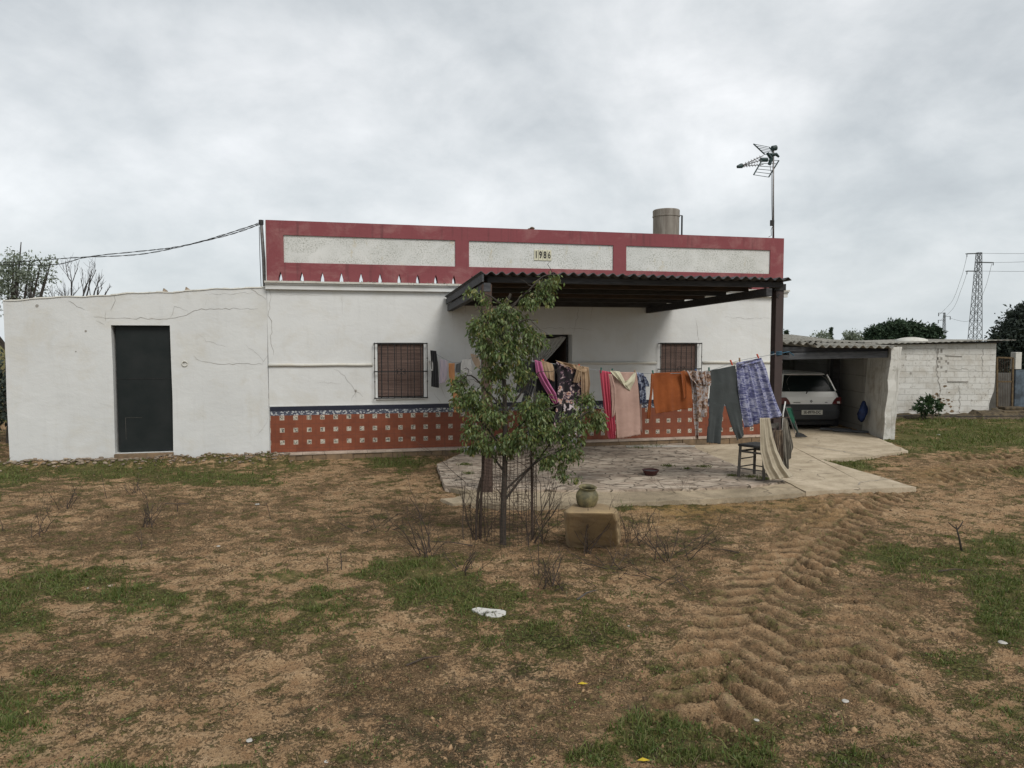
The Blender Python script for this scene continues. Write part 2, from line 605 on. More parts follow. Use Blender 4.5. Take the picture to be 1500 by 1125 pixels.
def tile_mat():
    m, g, bs, co = newmat('dado_tile')
    sp_ = g.n('ShaderNodeSeparateXYZ', Vector=co.outputs['Object'])
    X, Z = sp_.outputs[0], sp_.outputs[2]
    P, Q = .2375, .2250
    ux = g.math('DIVIDE', g.math('SUBTRACT', X, .10), P)
    uz = g.math('DIVIDE', g.math('SUBTRACT', Z, .065), Q)
    fx = g.math('FRACT', ux)
    fz = g.math('FRACT', uz)
    ax = g.math('ABSOLUTE', g.math('SUBTRACT', fx, .5))
    az_ = g.math('ABSOLUTE', g.math('SUBTRACT', fz, .5))
    ins = g.math('MULTIPLY', g.math('LESS_THAN', ax, .172), g.math('LESS_THAN', az_, .182))
    # terracotta
    cell = g.n('ShaderNodeTexWhiteNoise', dict(noise_dimensions='2D'),
               Vector=g.n('ShaderNodeCombineXYZ', X=g.math('FLOOR', g.math('ADD', ux, .5)), Y=g.math('FLOOR', g.math('ADD', uz, .5)), Z=0.0).outputs[0])
    terr = g.ramp(g.noise(co.outputs['Object'], 9, 6, .65), [(.3, (.150, .042, .022)), (.7, (.215, .066, .034))])
    terr = g.mix(.30, terr, g.ramp(cell.outputs[0], [(0, (.10, .028, .015)), (1, (.26, .082, .042))]))
    # grout lines through the cells' borders (where fx near 0/1)
    gr = g.math('MAXIMUM', g.math('GREATER_THAN', ax, .487), g.math('GREATER_THAN', az_, .487))
    terr = g.mix(g.math('MULTIPLY', gr, .55), terr, (.10, .045, .03))
    # insert pattern
    pn = g.noise(co.outputs['Object'], 45, 3, .6)
    pat = g.ramp(pn, [(.44, (.09, .09, .08)), (.50, (.36, .33, .27)), (.62, (.50, .46, .39))])
    bx = g.math('MAXIMUM', g.math('GREATER_THAN', ax, .148), g.math('GREATER_THAN', az_, .157))
    pat = g.mix(bx, pat, (.46, .40, .32))
    c = g.mix(ins, terr, pat)
    g.set(bs.inputs['Base Color'], c)
    bs.inputs['Roughness'].default_value = .42
    bs.inputs['Specular IOR Level'].default_value = .35
    bump(g, bs, g.math('ADD', g.math('MULTIPLY', gr, -1.0), g.math('MULTIPLY', g.noise(co.outputs['Object'], 8, 3), .6)), .25, .004)
    # blue and white border band
    m2, g, bs, co = newmat('border_tile')
    v = g.mapping(co.outputs['Object'], scale=(1, 1, 1.3))
    vor = g.n('ShaderNodeTexVoronoi', dict(feature='SMOOTH_F1'), Vector=v, Scale=26.0)
    nn = g.noise(v, 30, 4, .6, 2.0)
    k = g.math('ADD', g.math('MULTIPLY', vor.outputs[0], .9), g.math('MULTIPLY', nn, .5))
    c = g.ramp(k, [(.42, (.50, .50, .48)), (.54, (.34, .36, .38)), (.62, (.08, .09, .12)), (.80, (.05, .055, .08))])
    g.set(bs.inputs['Base Color'], c)
    bs.inputs['Roughness'].default_value = .35
    m3, g, bs, co = newmat('black_tile')
    g.set(bs.inputs['Base Color'], g.ramp(g.noise(co.outputs['Object'], 4, 3), [(.3, (.012, .015, .03)), (.7, (.02, .024, .04))]))
    bs.inputs['Roughness'].default_value = .3


tile_mat()


def blind_mat():
    m, g, bs, co = newmat('blind')
    sp_ = g.n('ShaderNodeSeparateXYZ', Vector=co.outputs['Object'])
    fz = g.math('FRACT', g.math('MULTIPLY', sp_.outputs[2], 1 / .028))
    gap = g.ramp(fz, [(.0, 0.0), (.12, 1.0), (.85, 1.0), (1.0, 0.0)])
    fx = g.math('ABSOLUTE', g.math('SUBTRACT', g.math('FRACT', g.math('MULTIPLY', sp_.outputs[0], 1 / .27)), .5))
    cord = g.math('LESS_THAN', fx, .02)
    c = g.ramp(g.noise(g.mapping(co.outputs['Object'], scale=(1, 1, 26)), 3.0, 5, .6), [(.3, (.10, .062, .050)), (.7, (.20, .13, .105))])
    c = g.mix(gap, (.03, .018, .015), c)
    c = g.mix(cord, c, (.035, .025, .022))
    g.set(bs.inputs['Base Color'], c)
    bs.inputs['Roughness'].default_value = .7
    bump(g, bs, gap, .6, .006)


blind_mat()


def block_mat():
    """white-washed block masonry, chipped"""
    m, g, bs, co = newmat('white_block')
    o = co.outputs['Object']
    v = g.mapping(o, rot=(math.radians(90), 0, 0))
    wob = g.n('ShaderNodeVectorMath', dict(operation='ADD'), i0=v, i1=g.n('ShaderNodeVectorMath', dict(operation='SCALE'), i0=g.n('ShaderNodeTexNoise', Vector=v, Scale=4.0).outputs[1], Scale=.03).outputs[0]).outputs[0]
    br = g.n('ShaderNodeTexBrick', dict(offset=.5), Vector=wob, Scale=1.0, Mortar_Size=.008, Brick_Width=.40, Row_Height=.165, Mortar_Smooth=.35)
    br.inputs['Color1'].default_value = (.60, .59, .55, 1)
    br.inputs['Color2'].default_value = (.46, .45, .41, 1)
    br.inputs['Mortar'].default_value = (.36, .35, .31, 1)
    c = g.mix(.5, br.outputs[0], (.60, .59, .56))
    dirt = g.ramp(g.noise(o, 2.4, 8, .68, .4), [(.46, 0.0), (.66, 1.0)])
    c = g.mix(g.math('MULTIPLY', dirt, .5), c, (.33, .29, .23))
    fl = g.ramp(g.noise(g.mapping(o, loc=(3, 3, 3)), 13, 6, .75), [(.56, 0.0), (.62, 1.0)])
    fl2 = g.ramp(g.noise(g.mapping(o, loc=(8, 3, 3)), 1.1, 3, .5), [(.38, .15), (.56, 1.0)])
    c = g.mix(g.math('MULTIPLY', g.math('MULTIPLY', fl, fl2), .85), c, (.20, .17, .14))
    g.set(bs.inputs['Base Color'], c)
    bs.inputs['Roughness'].default_value = .95
    h = g.math('SUBTRACT', g.math('MULTIPLY', g.noise(o, 30, 5), .35), br.outputs[1])
    bump(g, bs, h, .7, .02)
    m, g, bs, co = newmat('grey_block')
    o = co.outputs['Object']
    v = g.mapping(o, rot=(math.radians(90), 0, math.radians(90)))
    br = g.n('ShaderNodeTexBrick', dict(offset=.5), Vector=v, Scale=1.0, Mortar_Size=.007, Brick_Width=.40, Row_Height=.2, Mortar_Smooth=.3)
    br.inputs['Color1'].default_value = (.27, .26, .235, 1)
    br.inputs['Color2'].default_value = (.21, .20, .18, 1)
    br.inputs['Mortar'].default_value = (.12, .115, .10, 1)
    c = g.mix(g.ramp(g.noise(o, 2, 6, .6), [(.4, 0.0), (.7, .5)]), br.outputs[0], (.34, .33, .30))
    g.set(bs.inputs['Base Color'], c)
    bs.inputs['Roughness'].default_value = .95
    bump(g, bs, g.math('SUBTRACT', g.math('MULTIPLY', g.noise(o, 30, 5), .35), br.outputs[1]), .7, .015)


block_mat()


def paver_mat():
    m, g, bs, co = newmat('pavers')
    o = co.outputs['Object']
    v = g.mapping(o, scale=(1.0, 2.2, 1.0), rot=(0, 0, .22))
    dn = g.n('ShaderNodeTexNoise', Vector=v, Scale=3.0, Detail=3.0)
    v2 = g.n('ShaderNodeVectorMath', dict(operation='ADD'), i0=v, i1=g.n('ShaderNodeVectorMath', dict(operation='SCALE'), i0=dn.outputs[1], Scale=.16).outputs[0]).outputs[0]
    e = g.n('ShaderNodeTexVoronoi', dict(feature='DISTANCE_TO_EDGE'), Vector=v2, Scale=3.6).outputs[0]
    vc = g.n('ShaderNodeTexVoronoi', Vector=v2, Scale=3.6)
    sepc = g.n('ShaderNodeSeparateColor', i0=vc.outputs[1])
    c = g.ramp(sepc.outputs[0], [(0, (.20, .155, .115)), (.35, (.36, .28, .215)), (.7, (.52, .44, .35)), (1, (.28, .225, .18))])
    c = g.mix(.40, c, g.ramp(g.noise(o, 7, 9, .72), [(.40, (.14, .11, .08)), (.62, (.58, .49, .39))]))
    gap = g.ramp(e, [(.020, 1.0), (.060, 0.0)])
    gn = g.ramp(g.noise(o, 4, 5), [(.38, .3), (.55, 1.0)])
    c = g.mix(g.math('MULTIPLY', gap, gn), c, (.07, .055, .037))
    g.set(bs.inputs['Base Color'], c)
    bs.inputs['Roughness'].default_value = .9
    h = g.math('ADD', g.math('MULTIPLY', g.ramp(e, [(0, 0.0), (.06, 1.0)]), 1.0), g.math('MULTIPLY', g.noise(o, 25, 6), .5))
    bump(g, bs, h, .6, .015)


paver_mat()


def ground_mat():
    m, g, bs, co = newmat('ground')
    o = co.outputs['Object']
    at = g.n('ShaderNodeAttribute', dict(attribute_name='mask'))
    sc = g.n('ShaderNodeSeparateColor', i0=at.outputs[0])
    green, brown, dark = sc.outputs[0], sc.outputs[1], sc.outputs[2]
    at2 = g.n('ShaderNodeAttribute', dict(attribute_name='mask2'))
    sc2 = g.n('ShaderNodeSeparateColor', i0=at2.outputs[0])
    ochre, relief, pale = sc2.outputs[0], sc2.outputs[1], sc2.outputs[2]
    n_a = g.noise(o, 1.3, 9, .62, .3)
    n_b = g.noise(g.mapping(o, loc=(4, 7, 1)), 7.5, 9, .70, .4)
    n_c = g.noise(g.mapping(o, loc=(1, 2, 1)), 42, 6, .72)
    n_d = g.noise(g.mapping(o, loc=(1, 2, 5)), 150, 4, .7)
    n_e = g.noise(g.mapping(o, loc=(9, 2, 3), scale=(1, 1.25, 1)), 3.4, 10, .68, .5)
    sand = g.ramp(n_b, [(.38, (.29, .165, .080)), (.5, (.435, .280, .150)), (.62, (.575, .40, .24))])
    sand = g.mix(.35, sand, g.ramp(n_d, [(.40, (.14, .09, .047)), (.60, (.60, .43, .27))]))
    sand = g.mix(g.math('MULTIPLY', ochre, .6), sand, (.235, .155, .035))
    thatch = g.ramp(n_c, [(.40, (.028, .019, .011)), (.5, (.085, .056, .030)), (.60, (.24, .16, .088))])
    # mottling of dead matter over sand
    k = g.math('ADD', g.math('MULTIPLY', n_a, .18), g.math('ADD', g.math('MULTIPLY', n_e, .55), g.math('MULTIPLY', n_b, .55)))
    k = g.math('ADD', k, g.math('MULTIPLY', g.math('SUBTRACT', n_c, .5), .75))
    k = g.math('ADD', k, g.math('MULTIPLY', g.math('SUBTRACT', brown, .38), .105))
    kk = g.ramp(k, [(.615, 0.0), (.660, .88)])
    zone = at2.outputs['Alpha']
    calm = g.math('SUBTRACT', 1.0, g.math('MULTIPLY', zone, .75))
    kk = g.math('MULTIPLY', kk, calm)
    c = g.mix(kk, sand, thatch)
    # dark soil and crumbs
    dk = g.ramp(n_c, [(.35, (.030, .024, .017)), (.62, (.095, .075, .052))])
    kd = g.math('ADD', g.math('MULTIPLY', dark, .62), g.math('ADD', g.math('MULTIPLY', g.math('SUBTRACT', n_b, .5), 1.7), g.math('MULTIPLY', g.math('SUBTRACT', n_e, .5), 1.5)))
    c = g.mix(g.ramp(g.math('ADD', kd, g.math('MULTIPLY', g.math('SUBTRACT', n_c, .5), 1.0)), [(.28, 0.0), (.46, .80)]), c, dk)
    c = g.mix(g.math('MULTIPLY', zone, .22), c, sand)
    # moss and low green
    kg = g.math('ADD', g.math('MULTIPLY', green, .80), g.math('ADD', g.math('MULTIPLY', g.math('SUBTRACT', n_b, .5), 1.9), g.math('MULTIPLY', g.math('SUBTRACT', n_e, .5), 1.8)))
    kg = g.math('ADD', kg, g.math('MULTIPLY', g.math('SUBTRACT', n_c, .5), .8))
    gc = g.ramp(n_c, [(.38, (.030, .034, .010)), (.5, (.082, .084, .024)), (.62, (.17, .155, .055))])
    gc = g.mix(g.ramp(green, [(.3, 0.0), (.8, .6)]), gc, g.ramp(n_c, [(.38, (.022, .038, .009)), (.5, (.070, .110, .024)), (.62, (.14, .18, .045))]))
    c = g.mix(g.ramp(kg, [(.06, 0.0), (.36, .80)]), c, gc)
    # tiny dark crumbs and pale grains
    vo = g.n('ShaderNodeTexVoronoi', Vector=o, Scale=48.0, Randomness=1.0)
    sc3 = g.n('ShaderNodeSeparateColor', i0=vo.outputs[1])
    cr = g.math('MULTIPLY', g.math('LESS_THAN', vo.outputs[0], .30), g.math('GREATER_THAN', sc3.outputs[0], .66))
    c = g.mix(g.math('MULTIPLY', cr, .65), c, (.055, .04, .026))
    c = g.mix(g.math('MULTIPLY', g.math('MULTIPLY', relief, g.ramp(n_b, [(.38, .45), (.52, 1.0)])), .85), c, thatch)
    g.set(bs.inputs['Base Color'], c)
    bs.inputs['Roughness'].default_value = 1.0
    bs.inputs['Specular IOR Level'].default_value = .1
    vb = g.n('ShaderNodeTexVoronoi', dict(feature='DISTANCE_TO_EDGE'), Vector=o, Scale=9.0)
    mud = g.math('MULTIPLY', g.ramp(vb.outputs[0], [(0, 0.0), (.1, 1.0)]), pale)
    h = g.math('ADD', g.math('MULTIPLY', n_b, .9), g.math('ADD', g.math('MULTIPLY', n_c, .55), g.math('MULTIPLY', n_d, .22)))
    h = g.math('ADD', h, g.math('ADD', g.math('MULTIPLY', kk, .35), g.math('MULTIPLY', mud, 1.2)))
    bump(g, bs, h, 1.0, .045)


ground_mat()


def cloth_mat(name, c1, c2=None, scale=8, lo=.4, hi=.6, rough=.9, extra=None, stretch=(1, 1, 1), dist=0.0, trans=.12, sharp=False):
    m, g, bs, co = newmat(name)
    v = g.mapping(co.outputs['Object'], scale=stretch)
    c2 = c2 or tuple(c * .8 for c in c1)
    n_ = g.noise(v, scale, 6, .6, dist)
    stops = [(lo, c2), (hi, c1)]
    if extra:
        stops = sorted(stops + extra, key=lambda q: q[0])
    c = g.ramp(n_, stops, 'CONSTANT' if sharp else 'LINEAR')
    g.set(bs.inputs['Base Color'], c)
    bs.inputs['Roughness'].default_value = rough
    bs.inputs['Sheen Weight'].default_value = .15
    bs.inputs['Specular IOR Level'].default_value = .15
    bump(g, bs, g.math('ADD', g.math('MULTIPLY', g.noise(co.outputs['Object'], 9, 4, .5, .6), 1.0), g.math('MULTIPLY', g.noise(co.outputs['Object'], 220, 2), .05)), .5, .02)
    tr = g.n('ShaderNodeBsdfTranslucent', Color=c)
    mx = g.n('ShaderNodeMixShader')
    g.set(mx.inputs[0], trans)
    g.t.links.new(bs.outputs[0], mx.inputs[1])
    g.t.links.new(tr.outputs[0], mx.inputs[2])
    out = [n for n in g.t.nodes if n.type == 'OUTPUT_MATERIAL'][0]
    g.t.links.new(mx.outputs[0], out.inputs[0])
    return m


cloth_mat('c_black', (.018, .018, .020))
cloth_mat('c_orange', (.27, .078, .022), (.21, .058, .017), scale=3)
cloth_mat('c_pink', (.52, .085, .13), (.38, .055, .085), scale=3, stretch=(8, 8, .6))
cloth_mat('c_magenta', (.45, .14, .28), (.34, .09, .19), scale=5)
cloth_mat('c_rose', (.44, .295, .245), (.38, .25, .205), scale=3)
cloth_mat('c_cream', (.60, .57, .42), (.50, .47, .34))
cloth_mat('c_tan', (.38, .27, .17), (.28, .19, .12), scale=5)
cloth_mat('c_white', (.60, .59, .56), (.48, .47, .45))
cloth_mat('c_lilac', (.56, .47, .50), (.40, .36, .44), scale=6, stretch=(4, 4, 1))
cloth_mat('c_orange_light', (.58, .26, .09), (.46, .19, .06))
cloth_mat('c_grey', (.060, .068, .068), (.048, .054, .054), scale=2.5)
cloth_mat('c_blue_print', (.18, .19, .33), (.08, .085, .19), scale=7, lo=.40, hi=.50, extra=[(.57, (.40, .41, .50)), (.66, (.15, .16, .33))], stretch=(1.2, 1, 3.5), dist=1.6)
cloth_mat('c_floral_dark', (.025, .02, .025), (.02, .018, .02), scale=13, lo=.2, hi=.45, extra=[(.53, (.20, .12, .16)), (.56, (.48, .42, .38)), (.60, (.58, .28, .18)), (.64, (.03, .03, .06))], sharp=True)
cloth_mat('c_floral_white', (.02, .018, .02), (.02, .018, .02), scale=10, lo=.2, hi=.40, extra=[(.54, (.55, .48, .49)), (.63, (.40, .30, .34))], sharp=True)
cloth_mat('c_floral_brown', (.30, .18, .11), (.10, .06, .045), scale=16, lo=.40, hi=.47, extra=[(.55, (.42, .42, .44)), (.63, (.25, .15, .10))])
cloth_mat('c_navy_print', (.05, .06, .12), (.03, .035, .06), scale=20, lo=.4, hi=.48, extra=[(.54, (.36, .40, .48)), (.62, (.04, .05, .10))])
cloth_mat('c_rag', (.46, .41, .31), (.36, .31, .23), scale=4)
cloth_mat('c_rag_striped', (.24, .22, .18), (.10, .09, .075), scale=7, stretch=(9, 9, .6), extra=[(.7, (.34, .31, .26))])
cloth_mat('c_rag_brown', (.13, .095, .065), (.05, .038, .03), scale=6, stretch=(5, 5, 1), extra=[(.68, (.30, .25, .18))])
cloth_mat('c_curtain', (.62, .62, .59), (.50, .50, .48), scale=6, stretch=(14, 14, .8), trans=.3)

# ------------------------------------------------------------------ ground
rs = np.random.RandomState(5)
_T = rs.rand(256, 256)


def vnoise(x, y):
    xi = np.floor(x).astype(int)
    yi = np.floor(y).astype(int)
    fx, fy = x - xi, y - yi
    fx = fx * fx * (3 - 2 * fx)
    fy = fy * fy * (3 - 2 * fy)
    a = _T[xi & 255, yi & 255]
    b = _T[(xi + 1) & 255, yi & 255]
    c = _T[xi & 255, (yi + 1) & 255]
    d = _T[(xi + 1) & 255, (yi + 1) & 255]
    return (a * (1 - fx) + b * fx) * (1 - fy) + (c * (1 - fx) + d * fx) * fy


def fbm(x, y, s, o=4, g=.55, off=0.0):
    r = 0
    amp = 1.0
    tot = 0
    for i in range(o):
        r = r + amp * vnoise(x * s + 17.3 * i + off, y * s + 9.1 * i - off)
        tot += amp
        amp *= g
        s *= 2.03
    return r / tot


def sstep(a, b, x):
    t = np.clip((x - a) / (b - a), 0, 1)
    return t * t * (3 - 2 * t)


def inpoly(x, y, poly):
    r = np.zeros(x.shape, bool)
    n = len(poly)
    for i in range(n):
        x1, y1 = poly[i]
        x2, y2 = poly[(i + 1) % n]
        if y1 == y2:
            continue
        cnd = ((y1 > y) != (y2 > y)) & (x < (x2 - x1) * (y - y1) / (y2 - y1) + x1)
        r ^= cnd
    return r


def P2(lst, z):
    return [tuple(at_z(px, py, z)[:2]) for px, py in lst]


PAVER = P2([(634, 662), (640, 680), (652, 711), (700, 716), (850, 718), (1000, 716), (1100, 712), (1150, 705), (1083, 684), (960, 649)], -.055)
PAVER[0] = tuple(hw2w(3.62, -.16, 0)[:2])
PAVER[-1] = tuple(hw2w(8.1, -.16, 0)[:2])
CONC = P2([(1083, 684), (1150, 705), (1180, 720), (1342, 714), (1260, 690), (1196, 671), (1269, 669), (1331, 659), (1300, 645)], -.075)
CONC = [tuple(hw2w(8.12, -.165, 0)[:2])] + CONC + [(8.25, 16.0), (8.6, 22.5), (4.05, 22.5), tuple(hw2w(10.45, 0.0, 0)[:2]), tuple(hw2w(10.38, -.165, 0)[:2])]
APRON = P2([(652, 713), (690, 722), (690, 737), (760, 741), (850, 741), (905, 737), (1000, 733), (1100, 728), (1180, 722), (1152, 706), (1100, 713.5), (1000, 717.5), (850, 719.5), (700, 717.5)], -.085)

GZ = -.13


def to_px(x, y, z):
    dz = z - CAMZ
    d = y * CP - dz * SP
    u = y * SP + dz * CP
    return 750 + F * x / d, 562.5 - F * u / d


def ell(px, py, lst, nz):
    r = np.zeros(px.shape)
    for cx_, cy_, rx, ry, k in lst:
        d = np.sqrt(((px - cx_) / rx) ** 2 + ((py - cy_) / ry) ** 2) + (nz - .5) * 2.2
        r = np.maximum(r, k * sstep(1.35, .0, d))
    return r


GREEN = [(150, 693, 330, 16, .75), (20, 700, 80, 16, .95), (330, 697, 100, 12, 1.0), (585, 676, 60, 12, .95), (420, 680, 60, 10, .8), (60, 850, 150, 34, .85), (170, 872, 110, 22, .85), (10, 900, 80, 60, .6),
         (420, 846, 60, 14, .8), (470, 876, 75, 24, .95), (630, 855, 100, 48, 1.1), (600, 880, 60, 30, .9), (700, 900, 150, 60, .62), (840, 930, 150, 60, .6),
         (960, 1095, 110, 38, 1.15), (880, 1110, 60, 25, .9), (1080, 1110, 90, 22, .9), (1240, 1112, 80, 22, 1.1), (1120, 1085, 80, 20, .55),
         (20, 1060, 60, 60, .6), (70, 1010, 120, 30, .35), (400, 900, 200, 50, .42), (1475, 880, 60, 90, .85), (1440, 810, 120, 40, .8), (1310, 815, 90, 22, .7), (1420, 960, 90, 30, .4),
         (1410, 635, 170, 32, 1.2), (1480, 800, 60, 40, .6), (1250, 681, 80, 9, 1.2), (1262, 716, 34, 5, 1.0), (1335, 716, 18, 4, .9), (1210, 1070, 60, 14, .4),
         (900, 742, 90, 9, .55), (1500, 690, 30, 12, .6), (1000, 990, 80, 30, .35), (1480, 1060, 120, 60, .5), (1330, 1080, 60, 30, .4), (300, 1050, 60, 30, .3), (540, 1100, 100, 30, .4)]
BROWN = [(200, 770, 330, 75, .85), (560, 770, 240, 45, .95), (940, 810, 160, 48, .95), (700, 1020, 260, 110, .75), (240, 960, 150, 55, .7), (640, 930, 120, 40, .3), (1300, 860, 230, 60, .7),
         (60, 790, 120, 60, .7), (1420, 690, 160, 25, .55), (1200, 950, 100, 60, .4), (100, 990, 140, 60, .5), (850, 1030, 130, 60, .5), (1400, 900, 100, 80, .6)]
DARK = [(840, 945, 125, 26, .75), (600, 1060, 230, 80, .55), (770, 985, 160, 35, .55), (740, 770, 110, 30, .55), (560, 760, 130, 22, .45), (1270, 830, 140, 25, .4), (980, 800, 90, 25, .45), (350, 960, 80, 20, .3), (700, 1110, 130, 40, .5)]
OCHRE = [(1030, 742, 150, 18, 1.0), (1150, 738, 60, 12, .7), (1380, 700, 120, 16, .4), (1000, 760, 120, 14, .5), (1200, 760, 80, 14, .4)]
PALE = [(850, 940, 110, 22, 1.0)]

TRACKS = [([(1010, 1160), (1035, 1075), (1055, 1010), (1090, 920), (1130, 855), (1200, 790), (1245, 750), (1300, 712)], .36, 1.0),
          ([(1215, 1060), (1245, 965), (1265, 900), (1300, 850)], .30, .75),
          ([(1120, 800), (1165, 762), (1215, 735), (1260, 722)], .26, .6),
          ([(1330, 705), (1400, 690), (1500, 676), (1600, 668)], .45, .9),
          ([(1360, 675), (1440, 668), (1560, 660)], .4, .9),
          ([(880, 1130), (930, 1050), (960, 985)], .26, .35)]


def resample(pts, step=.05):
    pts = np.array(pts)
    # catmull-ish smoothing
    t = np.arange(len(pts))
    tt = np.linspace(0, len(pts) - 1, 40 * len(pts))
    xs_ = np.interp(tt, t, pts[:, 0])
    ys_ = np.interp(tt, t, pts[:, 1])
    k = np.ones(31) / 31
    xp = np.pad(xs_, 15, mode='edge')
    yp = np.pad(ys_, 15, mode='edge')
    xs_, ys_ = np.convolve(xp, k, 'valid'), np.convolve(yp, k, 'valid')
    s_ = np.concatenate([[0], np.cumsum(np.hypot(np.diff(xs_), np.diff(ys_)))])
    n = max(3, int(s_[-1] / step))
    q = np.linspace(0, s_[-1], n)
    return np.stack([np.interp(q, s_, xs_), np.interp(q, s_, ys_), q], 1)


def track_h(x, y):
    h = np.zeros(x.shape)
    band = np.zeros(x.shape)
    global ZONE
    ZONE = np.zeros(x.shape)
    for pts, hw, k in TRACKS:
        c = resample([tuple(at_z(a, b, GZ)[:2]) for a, b in pts])
        lo = c[:, :2].min(0) - 1
        hi = c[:, :2].max(0) + 1
        sel = (x > lo[0]) & (x < hi[0]) & (y > lo[1]) & (y < hi[1])
        idx = np.nonzero(sel)[0]
        if len(idx) == 0:
            continue
        X, Y = x[idx], y[idx]
        best = np.full(len(idx), 1e9)
        bu = np.zeros(len(idx))
        bv = np.zeros(len(idx))
        for i in range(len(c) - 1):
            ax_, ay_, s_ = c[i]
            dx, dy = c[i + 1, 0] - ax_, c[i + 1, 1] - ay_
            L = math.hypot(dx, dy) + 1e-9
            tx, ty = dx / L, dy / L
            u = (X - ax_) * tx + (Y - ay_) * ty
            v = (X - ax_) * ty - (Y - ay_) * tx
            uc = np.clip(u, 0, L)
            d = np.hypot(u - uc, v)
            m_ = d < best
            best[m_] = d[m_]
            bu[m_] = s_ + uc[m_]
            bv[m_] = v[m_]
        wob = (fbm(X, Y, 3.0, 4, .6) - .5)
        ph = (bu + .80 * np.abs(bv + wob * .08) + wob * .14) / .25
        ph = ph + np.where(bv > 0, .5, 0.0)
        fr = ph - np.floor(ph)
        bar = sstep(0.0, .12, fr) * sstep(.58, .46, fr)
        hwn = hw * (.82 + .5 * fbm(X, Y, 4.0, 3, off=19))
        edge = sstep(hwn, hwn * .84, np.abs(bv)) * sstep(-.01, .035, np.abs(bv))
        wear = sstep(.25, .55, fbm(X, Y, 1.1, 3, off=3.0))
        endf = np.minimum(sstep(0, .5, bu), sstep(c[-1, 2], c[-1, 2] - .5, bu))
        a = k * edge * (0.60 + .40 * wear) * endf
        h[idx] += a * (.25 + 1.2 * sstep(.30, .62, fbm(X, Y, 2.6, 4, .6, off=13))) * (bar * .050 - .026) + k * endf * .010 * np.exp(-((np.abs(bv) - hw * 1.08) / .06) ** 2)
        band[idx] = np.maximum(band[idx], a * (1 - bar))
        ZONE[idx] = np.maximum(ZONE[idx], a)
    return h, band


def ground_h(x, y, tr=True):
    far = np.clip((np.hypot(x, y) - 30) / 200, 0, 1)
    th_, band = track_h(x, y) if tr else (0, np.zeros(x.shape))
    zn = 1 - .10 * ZONE if tr else 1.0
    h = GZ + (fbm(x, y, .35, 3, off=2) - .5) * .05 + (fbm(x, y, 2.3, 4, .6) - .5) * .045 + zn * (fbm(x, y, 9.0, 3, .6) - .5) * .036 + zn * (fbm(x, y, 26.0, 2, .6) - .5) * .022
    h = h + far * (fbm(x, y, .01, 3) - .5) * 1.2
    h = h + th_
    ins = inpoly(x, y, PAVER) | inpoly(x, y, CONC) | inpoly(x, y, APRON)
    h = np.where(ins, np.minimum(h, -.22), h)
    # strip along the house and annex
    sx = (x - H0.x) * HU.x + (y - H0.y) * HU.y
    wx = (x - H0.x) * HW.x + (y - H0.y) * HW.y
    under = (sx > -5.2) & (sx < 10.4) & (wx > -.03) & (wx < 8)
    h = np.where(under, -.25, h)
    rub = (sx > -4.9) & (sx < .35) & (wx > -.75) & (wx <= -.05)
    h = h + np.where(rub, .13 * sstep(-.75, -.15, wx) * (.4 + fbm(x, y, 5, 3)), 0)
    return h, band


def gh(x, y):
    return float(ground_h(np.array([float(x)]), np.array([float(y)]))[0][0])


def gp(px, py):
    """a point on the ground seen at the pixel"""
    p = at_z(px, py, GZ)
    return Vector((p.x, p.y, gh(p.x, p.y)))


def masks(x, y):
    px, py = to_px(x, y, GZ)
    vis = (y > 1.5)
    nz = fbm(x, y, 1.7, 5, .62, off=8)
    g_ = ell(px, py, GREEN, nz) * vis
    b_ = ell(px, py, BROWN, fbm(x, y, 1.3, 4, .6, off=4)) * vis
    d_ = ell(px, py, DARK, fbm(x, y, 2.0, 4, .6, off=6)) * vis
    o_ = ell(px, py, OCHRE, nz) * vis
    p_ = ell(px, py, PALE, nz) * vis
    out = (py < 640) | (py > 1125) | (px < 0) | (px > 1500) | (y < 1.5)
    gen = sstep(.48, .66, fbm(x, y, .6, 4, .6, off=1))
    g_ = np.where(out & ((py > 1125) | (y < 1.5) | (px < 0) | (px > 1500)), np.maximum(g_, gen * .8), g_)
    b_ = np.maximum(b_, sstep(.5, .7, fbm(x, y, .5, 3, off=11)) * .5)
    farm = (y > 19)
    g_ = np.where(farm, np.maximum(g_, .55 + .5 * gen), g_)
    return g_, b_, d_, o_, p_


def grow(a, b, n, r=1.25):
    """n steps outward from a to b growing geometrically"""
    q = r ** np.arange(1, n + 1)
    q = np.cumsum(q)
    return a + (b - a) * q / q[-1]


gx = np.arange(-9.0, 13.2, .022)
gx = np.concatenate([grow(-9.0, -700, 34)[::-1], gx, grow(gx[-1], 700, 34)])
ys = [2.5]
while ys[-1] < 17.0:
    ys.append(ys[-1] + max(.014, .0042 * ys[-1]))
gy = np.concatenate([grow(2.5, -60, 14)[::-1], np.array(ys), grow(ys[-1], 26, 50, 1.03), ])
gy = np.concatenate([gy, grow(gy[-1], 1600, 34)])
GX, GY = np.meshgrid(gx, gy)
X, Y = GX.ravel(), GY.ravel()
Hh, band = ground_h(X, Y)
zone = ZONE.copy()
nx, ny = len(gx), len(gy)
i0 = (np.arange(ny - 1)[:, None] * nx + np.arange(nx - 1)[None]).ravel()
Fq = np.stack([i0, i0 + 1, i0 + nx + 1, i0 + nx], 1)
ground = mesh_np('ground', np.stack([X, Y, Hh], 1), Fq, MATS['ground'], smooth=True)
tag(ground, 'bare sandy yard with tractor tyre tracks and green patches', 'ground', kind='structure')
mg, mbr, mdk, moc, mpl = masks(X, Y)
one = np.ones_like(mg)
ca = ground.data.color_attributes.new('mask', 'FLOAT_COLOR', 'POINT')
ca.data.foreach_set('color', np.stack([mg, mbr, mdk, one], 1).astype(np.float32).ravel())
